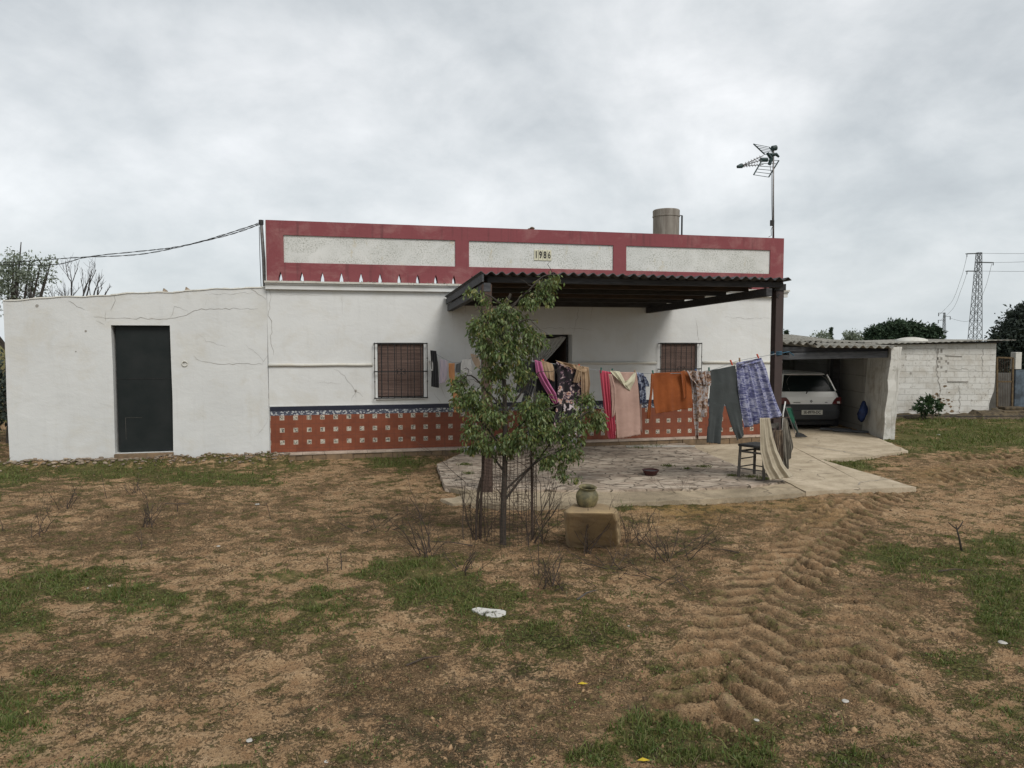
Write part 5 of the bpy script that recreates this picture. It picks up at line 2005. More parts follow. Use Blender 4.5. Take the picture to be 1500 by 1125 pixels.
# bare fig
fg = MB()
r_ = random.Random(14)
for a, b, L in ((55, 465, .7), (63, 468, .75), (72, 465, .8), (80, 470, .85), (88, 465, .85), (96, 470, .85), (104, 466, .9), (112, 468, 1.0), (118, 455, 1.2), (126, 450, 1.05), (134, 448, .95), (142, 446, .75), (150, 444, .6), (158, 442, .45)):
    p = at_y(a - 10, b, 18.2)
    branches(fg, p, ((a - 105) * .010, r_.uniform(-.3, .3), 1), L * .62, .024, 3, r_, .60, .34, .12, 5, .66, (2, 3))
fe = empty('bare_fig_tree', at_y(105, 640, 18.2), 'leafless fig tree showing bare forked twigs above the outbuilding', 'tree')
fg2 = MB()
rt = at_y(105, 620, 18.2)
for a in (62, 72, 85, 95, 108, 116, 125, 135, 146):
    fg2.tube([Vector((rt.x, rt.y, -.2)), Vector((rt.x, rt.y, .3)).lerp(at_y(a, 470, 18.2), .5), at_y(a, 468, 18.2)], [.08, .045, .028], 6)
fg2.build('trunk', MATS['twig_grey'], fe, world=True)
fg.build('crown', MATS['twig_grey'], fe, world=True)

# hedge at the left edge beyond the outbuilding
hb = at_y(-48, 560, 15.0)
V_, F_ = leaf_cloud(9000, clump_sampler([((hb.x, hb.y, .8), (1.25, .8, 1.0), 1), ((hb.x - 1.5, hb.y, .7), (1.2, .8, .9), 1)], 300, .12, .2), .11, 8)
he = empty('hedge', (hb.x, hb.y, GZ), 'dark green hedge at the left end of the outbuilding', 'hedge')
mesh_np('crown', V_ - np.array([hb.x, hb.y, GZ]), F_, MATS['dark_leaf'], he)
mb = MB()
for k in range(5):
    mb.tube([(hb.x - 1.6 + k * .6, hb.y, -.3), (hb.x - 1.6 + k * .6, hb.y + .1, .9)], [.05, .02], 6)
mb.build('trunk', MATS['bark'], he, world=True)

# stone pine
PY = 105.0
pc = [((at_y(a, b, PY).x, PY + dy, at_y(a, b, PY).z), (rx_ * PY / F, ry_ * PY / F, rz_ * PY / F), w_) for a, b, rx_, ry_, rz_, w_, dy in
      ((1320, 490, 36, 36, 15, 4, 0), (1292, 494, 18, 20, 12, 1.4, 1), (1350, 490, 19, 22, 12, 1.5, -1), (1310, 482, 22, 24, 10, 1.4, 0), (1333, 481, 18, 20, 9, 1, 2), (1283, 500, 8, 10, 7, .4, 0), (1362, 497, 8, 9, 8, .4, 0))]
far_tree('stone_pine', (at_y(1322, 500, PY).x, PY, -.6), 'broad dark stone pine beyond the shed roof', 'tree', pc, 16000, .55, 420, .34, 'pine_leaf', .35, 5)
# dark tree at the right edge
RY = 38.0
rc = [((at_y(a, b, RY).x, RY + dy, at_y(a, b, RY).z), (rx_ * RY / F, rx_ * RY / F, rz_ * RY / F), w_) for a, b, rx_, rz_, w_, dy in
      ((1520, 490, 42, 45, 5, 0), (1492, 505, 28, 34, 2.5, 0), (1478, 492, 18, 14, .9, 0), (1495, 468, 14, 14, .8, 0), (1475, 520, 14, 22, .8, 1), (1560, 470, 60, 50, 4, 0), (1482, 540, 22, 24, 1, 0))]
far_tree('dark_tree', (at_y(1515, 590, RY).x, RY, -.2), 'dense dark tree at the right edge beyond the gate', 'tree', rc, 20000, .22, 620, .26, 'dark_leaf', .28, 6)
# small trees over the carport roof
for k, (a, b, rx_, rz_, Y_, nm, lab, mt) in enumerate(((1246, 495, 13, 10, 70, 'small_olive_tree', 'small pale round tree seen above the carport roof, right of the cypress', 'olive_leaf'),
                                                      (1203, 493, 12, 8, 75, 'scrub_tree', 'sparse pale tree seen above the carport roof, left of the tall cypress', 'olive_leaf'),
                                                      (1494, 508, 1, 1, 60, None, None, None))):
    if nm is None:
        continue
    bl = [((at_y(a, b, Y_).x, Y_, at_y(a, b, Y_).z), (rx_ * Y_ / F, rx_ * Y_ / F, rz_ * Y_ / F), 1), ((at_y(a + 4, b + 4, Y_).x, Y_, at_y(a, b + 6, Y_).z), (rx_ * .9 * Y_ / F, rx_ * Y_ / F, rz_ * Y_ / F), 1)]
    far_tree(nm, (at_y(a, 500, Y_).x, Y_, -.3), lab, 'tree', bl, 2200 if k == 0 else 1100, .22, 120, .16, mt, .1, 9 + k, edge=.2)
for k, (a, top, wd, Y_, lab) in enumerate(((1217, 481.5, 4.0, 80, 'tall narrow cypress above the carport roof'), (1152, 484.5, 4.5, 60, 'short dark cypress tip right beside the porch post'))):
    c = at_y(a, top, Y_)
    bl = []
    hgt = c.z + .3
    for j in range(6):
        t = j / 5
        bl.append(((c.x, Y_, -.3 + hgt * (.18 + .74 * t)), (wd * Y_ / F * (1 - .75 * t), wd * Y_ / F * (1 - .75 * t), hgt * .14), 1))
    far_tree('cypress_tree', (c.x, Y_, -.3), lab, 'tree', bl, 2500, .2, 160, .07, 'pine_leaf', .08, 20 + k, group='cypresses beyond the carport', limbs=False, edge=.2)

# green bush before the shed
bc = at_z(1346, 611, -.1)
bl = [((bc.x + dx, SY - .75 + dy, z_), (rx_, rx_, rz_), w_) for dx, dy, z_, rx_, rz_, w_ in ((0, 0, .22, .30, .25, 2), (-.18, 0, .18, .18, .15, 1), (.1, 0, .42, .14, .1, .6), (-.05, 0, .40, .16, .06, .6))]
far_tree('leafy_bush', (bc.x, SY - .75, -.08), 'green leafy bush in front of the whitewashed block shed', 'bush', bl, 900, .10, 60, .05, 'bush_leaf', .02, 31, droop=.1)
sp = gp(1410.5, 805)
spm = MB()
spm.tube([sp - Vector((0, 0, .05)), at_y(1405, 788, sp.y), at_y(1401.5, 775, sp.y)], [.014, .010, .008], 6)
spm.tube([at_y(1401.5, 775, sp.y), at_y(1396, 771, sp.y), at_y(1389, 765, sp.y)], [.007, .006, .004], 5)
spm.tube([at_y(1402, 776, sp.y), at_y(1407, 770, sp.y + .02), at_y(1411, 763, sp.y + .03)], [.007, .006, .004], 5)
spm.tube([at_y(1401.5, 775, sp.y), at_y(1400, 768, sp.y)], [.006, .004], 5)
spm.tube([at_y(1408, 769, sp.y), at_y(1414, 771, sp.y)], [.004, .003], 5)
tag(spm.build('bare_sapling', MATS['bark'], smooth=True), 'leafless forked sapling standing alone in the right yard', 'sapling')

# ------------------------------------------------------------------ pylons and lines
def pylon(px_c, top, Y_, base_w, top_w, arms, label):
    TH_ = Y_ / 100 if Y_ <= 100 else (Y_ / 100) ** .35
    bx_ = at_y(px_c[0], 500, Y_)
    tx_ = at_y(px_c[1], top, Y_)
    e = empty('power_pylon', (bx_.x, Y_, -.5), label, 'pylon', 'lattice pylons')
    base_z = -.5
    extra = (bx_.z - base_z) / max(.1, (tx_.z - bx_.z))
    mb = MB()
    B = []
    for sx in (-1, 1):
        for sy in (-1, 1):
            b = Vector((bx_.x - (tx_.x - bx_.x) * extra + sx * base_w / 2 * (1 + extra * .6), Y_ + sy * base_w / 2, base_z))
            t = Vector((tx_.x + sx * top_w / 2, Y_ + sy * top_w / 2, tx_.z))
            B.append((b, t))
            mb.beam(b, t, .075 * TH_, .075 * TH_)
    nseg = 15
    tb = .035 * TH_
    for i in range(nseg):
        t0, t1 = 1 - (1 - i / nseg) ** 1.15, 1 - (1 - (i + 1) / nseg) ** 1.15
        for (p, q) in ((0, 2), (1, 3), (0, 1), (2, 3)):
            a0_, a1_ = B[p][0].lerp(B[p][1], t0), B[p][0].lerp(B[p][1], t1)
            b0_, b1_ = B[q][0].lerp(B[q][1], t0), B[q][0].lerp(B[q][1], t1)
            mb.beam(a0_, b1_, tb, tb)
            mb.beam(b0_, a1_, tb, tb)
            mb.beam(a1_, b1_, tb, tb)
    mb.build('lattice_mast', MATS['steel_far'], e, world=True)
    for (xa, ya, xb, yb) in arms:
        m2 = MB()
        k = .09 * TH_
        m2.beam(at_y(xa, ya, Y_), at_y(xb, yb, Y_), k, k * 1.3)
        m2.beam(at_y(xa, ya, Y_) + Vector((0, .3, 0)), at_y(xb, yb, Y_) + Vector((0, .3, 0)), k, k * 1.3)
        m2.tube([at_y(xa if abs(xa - px_c[1]) > abs(xb - px_c[1]) else xb, ya, Y_) - Vector((0, 0, .0)), at_y(xa if abs(xa - px_c[1]) > abs(xb - px_c[1]) else xb, ya, Y_) - Vector((0, 0, .45 * Y_ / 100))], .06 * Y_ / 100, 6)
        m2.build('cross_arm', MATS['steel_far'], e, world=True)
    return e


pylon((1428, 1434), 370, 100, 1.30, .50, [(1416.5, 371.5, 1437, 371), (1432, 384, 1455, 384.5), (1416.5, 397, 1434, 397)], 'tall lattice power pylon with three arms behind the block shed')
pylon((1382.5, 1383.5), 458, 300, 1.3, .5, [(1375, 458.5, 1385, 458.5), (1382, 463.5, 1392, 463.5), (1374.5, 469, 1385, 469)], 'smaller distant lattice power pylon between pine and tall pylon')
pylon((1374, 1374), 490, 620, 1.2, .5, [(1370, 490, 1377, 490)], 'tiny farthest power pylon just right of the pine')
wires = [([(1417, 373), (1407, 410), (1394, 442), (1376, 461)], 1), ([(1417, 398), (1408, 424), (1396, 452), (1377, 470)], 1), ([(1453, 386), (1440, 430), (1420, 470), (1391, 466)], 1),
         ([(1437, 371), (1500, 371.5), (1600, 369)], 0), ([(1455, 384.5), (1500, 383.5), (1600, 378)], 0), ([(1434, 397), (1500, 397.5), (1600, 394)], 0)]
names_ = ['power line from the tall pylon upper arm down to the distant pylon', 'power line from the tall pylon lowest arm down to the distant pylon', 'power line from the tall pylon right arm sagging to the distant pylon',
          'topmost power line leaving the frame right of the tall pylon', 'middle power line leaving the frame right of the tall pylon', 'lowest power line leaving the frame right of the tall pylon']
for (pts, fr_), lab in zip(wires, names_):
    n_ = len(pts)
    Q = [at_y(a, b, 100 + (200 * i / (n_ - 1) if fr_ else -12 * i)) for i, (a, b) in enumerate(pts)]
    mb = MB().tube(cat(Q, 8), [.019 + (.03 * i / (8 * (n_ - 1)) if fr_ else 0) for i in range(8 * (n_ - 1) + 1)], 4)
    tag(mb.build('power_line', MATS['steel_far']), lab, 'cable', 'power lines')

# ------------------------------------------------------------------ clothes lines and laundry
WL = -4.06
LPTS = [(713, 522), (750, 526), (787, 530), (835, 536), (880, 543), (912, 546), (945, 547), (980, 547), (1012, 546), (1042, 542), (1060, 536), (1076, 530), (1100, 525), (1128, 520), (1136, 518)]


def linept(px, w_=WL):
    py = float(np.interp(px, [p[0] for p in LPTS], [p[1] for p in LPTS]))
    s_, z_ = fac(px, py, w_)
    return s_, z_, py


pts = []
for a, b in LPTS:
    wv = WL if 760 < a < 1120 else (WL + .12 if a in (750, 1128) else -3.87)
    s_, z_ = fac(a, b, wv)
    pts.append(hw2w(s_, wv, z_))
tag(MB().tube(cat(pts, 6), .004, 5).build('clothes_line', MATS['line']), 'thin wire clothes line between the two porch posts', 'clothes line')
L2 = [(630, 513, -.15), (643, 521, -.45), (660, 530, -1.0), (672, 531, -1.6), (684, 527, -2.2), (694, 523, -2.9), (708, 520, -3.73)]


def l2(px):
    xs_ = [q[0] for q in L2]
    return float(np.interp(px, xs_, [q[1] for q in L2])), float(np.interp(px, xs_, [q[2] for q in L2]))


pts = []
for a, b, wv in L2:
    s_, z_ = fac(a, b, wv)
    pts.append(hw2w(s_, wv, z_))
tag(MB().tube(cat(pts, 6), .004, 5).build('clothes_line', MATS['line']), 'short clothes line from the left window grille to the left post', 'clothes line')


def garment(name, label, cat_, rows, mat, w_=WL, amp=.022, folds=3.0, seed=0, nu=36, nv=44, grp='laundry on the long clothes line', thick=.004, swirl=.4, wv_fn=None, top_wave=0.0, env=None):
    """rows: [(xl,yl,xr,yr), ...] in pixels from the line down to the hem"""
    r = np.random.RandomState(seed + 100)
    ph, ph2 = r.uniform(0, 6, 2)
    rows = np.array(rows, float)
    t = np.linspace(0, 1, len(rows))
    V, Fc = [], []
    for j in range(nv + 1):
        b = j / nv
        xl, yl, xr, yr = [float(np.interp(b, t, rows[:, k])) for k in range(4)]
        for i in range(nu + 1):
            a = i / nu
            px, py = xl + (xr - xl) * a, yl + (yr - yl) * a
            ww = w_ if wv_fn is None else wv_fn(px)
            s_, z_ = fac(px, py, ww)
            f = math.sin(a * folds * 2 * math.pi + ph + swirl * math.sin(b * 3 + ph2)) + .45 * math.sin(a * folds * 4.4 * math.pi + ph2 + b * 2)
            o = amp * f * (.25 + .75 * b ** .7) + .012 * math.sin(b * 5 + a * 3 + ph) - .004
            if env == 'down':
                o = (o + .004) * (1 - b * b) - .004
            elif env == 'up':
                o = (o + .004) * b - .004
            if top_wave:
                o += top_wave * math.sin(b * 9 + a * 2)
            V.append(hw2w(s_ + .3 * o * math.cos(a * folds * 2 * math.pi + ph), ww - .006 + o, z_ + (.004 * math.sin(a * 40 + seed) if j == nv else 0)))
    for j in range(nv):
        for i in range(nu):
            q = j * (nu + 1) + i
            Fc.append((q, q + 1, q + nu + 2, q + nu + 1))
    return V, Fc


def cloth_obj(name, label, cat_, pieces, mat, group='laundry on the long clothes line', thick=.004, parent=None, merge=False, **kw):
    mb = MB()
    for i, rows in enumerate(pieces):
        opt = dict(kw)
        if isinstance(rows, tuple):
            rows, o2 = rows
            opt.update(o2)
        V, Fc = garment(name, label, cat_, rows, mat, seed=opt.pop('seed', 0) + i * 7, **opt)
        mb.add(V, Fc)
    c = Vector(mb.v[0])
    mb.v = [tuple(Vector(v) - c) for v in mb.v]
    o = mb.build(name, MATS[mat], None, smooth=True, solid=thick)
    if merge:
        bm_ = bmesh.new()
        bm_.from_mesh(o.data)
        bmesh.ops.remove_doubles(bm_, verts=bm_.verts[:], dist=.009)
        bm_.to_mesh(o.data)
        bm_.free()
    o.location = c
    if parent is None:
        tag(o, label, cat_, group)
    else:
        o.parent = parent
        o.matrix_parent_inverse = root_matrix(parent).inverted()
        if label:
            o['label'] = label
    return o


cloth_obj('trousers', 'black trousers on the line mostly hidden behind the tree', 'trousers', [[(758, 527, 786, 531), (757, 560, 783, 562), (756, 575, 775, 577)], [(775, 531, 786, 533), (771, 565, 783, 567), (760, 600, 771, 603)]], 'c_black', seed=3)
cloth_obj('scarf', 'magenta scarf twisted diagonally on the line over the black dress', 'scarf', [([(783, 527, 793, 530), (785, 545, 797, 546), (793, 562, 806, 562), (803, 578, 815, 576), (812, 592, 818, 590)], dict(w_=WL - .07))], 'c_magenta', amp=.03, folds=2.2, seed=5)
cloth_obj('cloth', 'plain tan cloth pinned between the magenta scarf and the black dress', 'cloth', [([(792, 527, 809, 533), (795, 540, 811, 544), (799, 553, 812, 559)], dict(w_=WL - .03))], 'c_tan', amp=.015, folds=1.5, seed=6)
cloth_obj('blouse', 'black sleeveless blouse hanging left of the flowered dress', 'blouse', [[(786, 531, 815, 534), (786, 555, 816, 556), (785, 574, 817, 577)]], 'c_black', w_=WL + .03, seed=8, amp=.012)
dress = cloth_obj('dress', 'long black dress with pale flowers hanging behind the tree crown', 'dress', [[(814, 530, 856, 540), (815, 560, 858, 562), (815, 590, 857, 592), (811, 615, 852, 618), (808, 640, 850, 642)]], 'c_floral_dark', amp=.03, folds=2.6, seed=9)
cloth_obj('hem_panel', 'white flowered black hem', 'dress', [([(826, 590, 852, 592), (824, 615, 851, 618), (823, 638, 850, 640)], dict(w_=WL - .03))], 'c_floral_white', amp=.03, folds=2, seed=10, parent=dress)
cloth_obj('shawl', 'beige shawl draped over the flowered dress at the line', 'shawl', [([(813, 528, 855, 537), (818, 532, 858, 541), (828, 535, 856, 546)], dict(w_=WL - .05)), ([(851, 536, 862, 538), (851, 560, 864, 562), (852, 585, 861, 588)], dict(w_=WL - .045)), ([(844, 534, 852, 538), (842, 548, 850, 549), (840, 560, 846, 561)], dict(w_=WL - .06))], 'c_tan', amp=.02, folds=2.0, seed=11)
cloth_obj('skirt', 'hot pink pleated skirt hanging narrow beside the rose dress', 'skirt', [[(878.5, 542, 894, 545), (881, 570, 896, 572), (884, 600, 899, 600), (888, 625, 901, 625), (892, 643, 900, 642)]], 'c_pink', amp=.028, folds=3.5, seed=12, thick=.005)
rose = cloth_obj('dress', 'dusty rose long dress with cream cowl collar', 'dress', [[(893, 545, 931, 545), (897, 560, 933, 562), (900, 590, 936, 590), (902, 615, 938, 615), (904, 643, 938, 637)], ([(891, 548, 896, 548), (894, 565, 902, 570), (896, 590, 902, 592), (896, 612, 900, 608)], dict(w_=WL - .03, folds=1)), ([(930, 548, 934, 546), (934, 580, 938, 580), (937, 628, 940, 634)], dict(w_=WL + .03, folds=1))], 'c_rose', amp=.012, folds=1.4, seed=14)
cloth_obj('collar', 'cream cowl collar', 'dress', [([(893, 543, 907, 544), (900, 551, 914, 556), (909, 560, 922, 573)], dict(w_=WL - .035, folds=1)), ([(929, 546, 931, 546), (920, 556, 929, 560), (913, 560, 923, 573)], dict(w_=WL - .037, folds=1))], 'c_cream', amp=.014, parent=rose, seed=15)
cloth_obj('blouse', 'small navy and white patterned blouse on the line', 'blouse', [[(931, 545, 942, 547), (934, 560, 945, 562), (937, 578, 946, 578), (938, 592, 946, 590)], ([(939, 550, 946, 552), (943, 557, 948, 559), (945, 566, 949, 566)], dict(w_=WL - .02, folds=1))], 'c_navy_print', amp=.02, folds=1.6, seed=16)
cloth_obj('sweater', 'burnt orange ribbed sweater hung by its hem', 'sweater', [[(954, 546.5, 1009, 544), (956, 565, 1012, 565), (957, 590, 1014, 588), (960, 606, 1016, 597)],
                                                                            ([(953, 548, 958, 548), (951, 570, 956, 575), (949, 595, 953, 598), (948, 613, 951, 613)], dict(w_=WL - .03, folds=1, amp=.015)),
                                                                            ([(996, 544, 1003, 543), (999, 562, 1004, 562), (1001, 583, 1004, 584)], dict(w_=WL - .045, folds=1, amp=.008))], 'c_orange', amp=.014, folds=2.2, seed=18)
cloth_obj('scarf', 'brown and white flowered scarf bunched on the line', 'scarf', [([(1004, 543, 1040, 544), (1008, 552, 1041, 554), (1017, 562, 1039, 565)], dict(w_=WL - .05, amp=.035, folds=3)), ([(1018, 558, 1039, 558), (1020, 585, 1038, 585), (1021, 612, 1036, 610)], dict(w_=WL - .02)),
                                                                               ([(1013, 548, 1020, 550), (1014, 580, 1021, 582), (1015, 612, 1021, 615), (1018, 642, 1021, 643)], dict(w_=WL + .01, folds=1))], 'c_floral_brown', amp=.022, folds=1.8, seed=20)
cloth_obj('trousers', 'plain charcoal grey trousers with wide legs', 'trousers', [([(1040, 543, 1076, 535), (1040, 560, 1080, 556), (1039, 575, 1083, 572), (1038, 590, 1084, 590)], dict(env='down', nu=72)),
                                                                       ([(1038, 590, 1061, 590), (1037, 610, 1058, 610), (1035, 648, 1054, 650)], dict(env='up')),
                                                                       ([(1061, 590, 1084, 590), (1067, 610, 1086, 608), (1073, 630, 1089, 628), (1080, 645, 1091.5, 638)], dict(env='up'))], 'c_grey', amp=.022, folds=1.3, seed=22, merge=True)
sk = cloth_obj('skirt', 'wide blue patterned skirt blown to the right over the post', 'skirt', [[(1078, 532, 1115, 525), (1079, 545, 1122, 540), (1081, 570, 1130, 565), (1085, 600, 1140, 590), (1091, 627, 1148, 608)]], 'c_blue_print', amp=.035, folds=4.2, seed=24, thick=.005, w_=WL - .02)
cloth_obj('waistband', 'folded blue waistband', 'skirt', [([(1079, 531, 1115, 524), (1084, 537, 1114, 529)], dict(w_=WL - .05))], 'c_blue_print', amp=.012, folds=2, seed=25, parent=sk)
# short line
W2 = lambda px: l2(px)[1]
K = dict(group='laundry on the short line by the left window')
for nm, lab, ct, pcs, mt, kw in (
        ('dress', 'black dress hanging right beside the left window grille', 'dress', [[(630, 513, 639, 514), (631, 530, 641, 530), (632, 550, 641.5, 550), (631.5, 566, 642, 568)]], 'c_black', dict(seed=31)),
        ('cloth', 'small white cloth in front of the black dress by the window', 'cloth', [[(626, 529, 634, 528), (628, 537, 634, 536), (632, 543, 634, 543)]], 'c_white', dict(seed=32, folds=1)),
        ('shirt', 'pale lilac and pink shirt on the short line', 'shirt', [[(644, 526, 655, 528), (644, 540, 656, 541), (643.5, 555, 654, 556), (644, 562, 652, 560)]], 'c_lilac', dict(seed=33)),
        ('towel', 'light orange towel hanging long on the short line', 'towel', [[(657, 532, 666, 532), (657.5, 550, 666, 550), (663, 575, 671, 575), (665, 604, 674, 604)]], 'c_orange_light', dict(seed=34, folds=1.5)),
        ('cloth', 'small dark grey cloth between orange towel and white shirt', 'cloth', [[(667, 534, 675, 531), (667, 545, 674, 546)]], 'c_grey', dict(seed=35, folds=1)),
        ('shirt', 'white shirt on the short line left of the tree', 'shirt', [[(677, 527, 688, 525), (675, 535, 690, 536), (675, 545, 690, 548)]], 'c_white', dict(seed=36, folds=1.5)),
        ('cloth', 'brown cloth on the short line beside the left porch post', 'cloth', [[(689, 518, 699, 520), (692, 528, 703, 530), (697, 537, 703, 541)]], 'c_tan', dict(seed=37, folds=1))):
    cloth_obj(nm, lab, ct, pcs, mt, wv_fn=W2, amp=.015, **K, **kw)

# pegs
PEGS = [(795, 'peg_red', 'red clothes peg holding the tan cloth'), (818, 'peg_red', 'red clothes peg at the left of the flowered dress'), (848, 'peg_red', 'red clothes peg at the right of the flowered dress'), (880, 'peg_green', 'dark green clothes peg holding the pink skirt'),
        (896, 'peg_green', 'dark green clothes peg at the left of the rose dress'), (930, 'peg_wood', 'wooden clothes peg at the right of the rose dress'), (956, 'peg_green', 'dark green clothes peg at the left of the orange sweater'),
        (1002, 'peg_wood', 'wooden clothes peg at the right of the orange sweater'), (1019, 'peg_blue', 'blue clothes peg holding the flowered scarf'), (1038, 'peg_green', 'dark green clothes peg at the left of the grey trousers'),
        (1071, 'peg_red', 'red tilted clothes peg at the right of the grey trousers'), (1083, 'peg_wood', 'wooden clothes peg at the left of the blue skirt'), (1110, 'peg_red', 'red clothes peg at the right of the blue skirt')]
for k, (px, mt, lab) in enumerate(PEGS):
    s_, z_, _ = linept(px)
    c = hw2w(s_, WL, z_)
    e = empty('clothes_peg', c, lab, 'clothes peg', 'pegs on the long clothes line', rz=TH)
    ti = RND.uniform(-.25, .25) + (-.5 if px in (1071, 1110) else 0)
    for sy in (-1, 1):
        a = Vector((-.0 - .03 * math.sin(ti), sy * .004 - .012, -.03))
        b = Vector((.045 * math.sin(ti), sy * .010 - .012, .045))
        MB().beam(a, b, .014, .007, up=(0, 1, 0)).build('leg', MATS[mt], e)

# rags by the post and the chair
RG = dict(group='rags hanging by the right porch post')
cloth_obj('rag', 'large cream rag draped over the chair and trailing to the ground', 'rag', [([(1112, 612, 1128, 612), (1113, 640, 1132, 640), (1113, 660, 1138, 660), (1118, 685, 1148, 680), (1127, 703, 1163, 698)], dict(w_=-4.28, folds=2.4, amp=.022))], 'c_rag', seed=41, **RG)
cloth_obj('rag', 'dark brown stained rag hanging on the right porch post', 'rag', [([(1131, 630, 1146, 630), (1131, 650, 1146, 652), (1136, 670, 1146, 674), (1142, 684, 1144, 686)], dict(w_=-4.12, folds=2, amp=.015))], 'c_rag_brown', seed=42, **RG)
cloth_obj('rag', 'grey striped rag hanging right of the porch post', 'rag', [([(1146, 612, 1151, 612), (1144, 640, 1152, 640), (1143, 662, 1153, 664), (1149, 690, 1154, 686)], dict(w_=-4.03, folds=2.0, amp=.014)), ([(1149, 612, 1153, 613), (1150, 640, 1158, 640), (1152, 658, 1161, 655), (1155, 673, 1158, 670)], dict(w_=-4.0, folds=1.6, amp=.016))], 'c_rag_striped', seed=43, **RG)
# bracket they hang from
a_, b_ = fac(1124, 613, -4.0), fac(1155, 611, -4.0)
tag(MB().tube([hw2w(a_[0] - .16, -4.27, a_[1] - .02), hw2w(a_[0], -4.1, a_[1] + .01), hw2w(b_[0], -4.02, b_[1])], .007, 5).build('hanging_wire', MATS['rusty_wire']), 'short rusty wire across the right post carrying the rags', 'wire')

# chair
chv = [Vector((3.50, 10.82, -.06)), Vector((3.76, 10.52, -.06)), Vector((3.80, 11.03, -.06)), Vector((4.03, 10.76, -.06))]
cc_ = sum(chv, Vector()) / 4
chair = empty('chair', cc_, 'small wooden chair with black seat below the blue skirt', 'chair')
for k, p in enumerate(chv):
    q = Vector(p)
    top = .455 if k in (0, 1) else .455
    cen = Vector((cc_.x, cc_.y, 0))
    d = (Vector((p.x, p.y, 0)) - cen) * .06
    MB().beam(p + d, Vector((p.x, p.y, .43)) - d * .3, .036, .036, up=(1, 0, 0)).build('leg', MATS['chair_wood'], chair, world=True, bevel=.004)
for a, b, h in ((0, 1, .14), (0, 2, .16), (1, 3, .16), (2, 3, .14), (0, 2, .28), (0, 1, .40), (1, 3, .40), (0, 2, .40), (2, 3, .40)):
    MB().tube([chv[a] + Vector((0, 0, h)), chv[b] + Vector((0, 0, h))], .010 if h < .39 else .016, 6).build('rung', MATS['chair_wood'], chair, world=True)
st = []
order = [0, 1, 3, 2]
for k in order:
    p = chv[k]
    st.append((cc_.x + (p.x - cc_.x) * 1.14, cc_.y + (p.y - cc_.y) * 1.14))
MB().prism(st, .415, lambda x, y: .455).build('seat', MATS['seat_black'], chair, world=True, bevel=.015)
for k in (1, 3):
    MB().tube([Vector((chv[k].x, chv[k].y, .43)), Vector((chv[k].x + .02, chv[k].y - .01, .78))], .017, 6).build('back_post', MATS['chair_wood'], chair, world=True)
MB().beam(Vector((chv[1].x + .02, chv[1].y - .01, .75)), Vector((chv[3].x + .02, chv[3].y - .01, .75)), .02, .07).build('backrest', MATS['chair_wood'], chair, world=True)

# bowl on the patio
bw = at_z(953, 696, -.055)
be = empty('bowl', bw, 'small dark red bowl of water on the patio stones', 'bowl')
MB().lathe([(0, .002), (.085, .002), (.125, .075), (.135, .085), (.125, .083), (.08, .02), (0, .018)], 24).build('bowl_shell', MATS['bowl_red'], be, smooth=True)
MB().lathe([(0, .068), (.117, .0685)], 24).build('water', MATS['bowl_blue'], be)
q1, q2 = at_z(917, 654, -.04), at_z(1018, 653.5, -.04)
tag(MB().beam(q1, q2, .035, .03).build('wood_batten', MATS['litter_white'], bevel=.004), 'long pale stick lying on the patio by the house step', 'stick')

# sandstone block and jug
blk = empty('stone_block', gp(865, 800), 'squared yellow sandstone block carrying the jug', 'stone block')
b0 = at_z(865, 803, GZ)
TZ = .335
T = [at_z(a, b, TZ) for a, b in ((824, 747), (838, 738), (885, 737), (907, 745), (903, 752), (828, 751))]
BB = [at_z(a, b, GZ - .03) for a, b in ((829, 797), (840, 778), (896, 778), (910, 790), (907, 802), (834, 806))]
mb = MB()
nr = 9
rr_ = random.Random(6)
cT = sum(T, Vector()) / 6
lv = []
for j in range(nr + 1):
    t = j / nr
    ringp = []
    for k in range(6):
        for m in range(4):
            a = BB[k].lerp(BB[(k + 1) % 6], m / 4)
            b = T[k].lerp(T[(k + 1) % 6], m / 4)
            p = a.lerp(b, t)
            c = Vector((cT.x, cT.y, p.z))
            p = c + (p - c) * (1 + rr_.uniform(-.035, .03) - (.06 if j == nr else 0))
            ringp.append(p)
    lv.append(ringp)
n = 24
for r_2 in lv:
    mb.v += [tuple(p) for p in r_2]
for j in range(nr):
    for k in range(n):
        k2 = (k + 1) % n
        mb.f.append((j * n + k, j * n + k2, (j + 1) * n + k2, (j + 1) * n + k))
mb.v.append((cT.x, cT.y, TZ + .004))
ci = len(mb.v) - 1
for k in range(n):
    mb.f.append((nr * n + k, nr * n + (k + 1) % n, ci))
mb.build('block', MATS['sandstone'], blk, world=True, bevel=.04)
jc = at_z(859, 741, TZ)
jug = empty('clay_jug', (jc.x, jc.y, TZ + .004), 'round greenish clay jug with flared rim on the stone block', 'jug')
k_ = 7.9 / F
jr = 15.2 * k_
prof = [(0, 0), (jr * .72, 0), (jr * .86, .02), (jr, .085), (jr * .97, .125), (jr * .78, .160), (jr * .66, .172), (jr * .70, .185), (jr * .82, .198), (jr * .78, .202), (jr * .62, .190), (jr * .58, .172), (jr * .7, .15), (jr * .85, .10), (0, .03)]
jo = MB().lathe(prof, 32, wob=.012).build('jug_body', MATS['jug'], jug, smooth=True)
jo.rotation_euler = (math.radians(7), math.radians(3), 0)

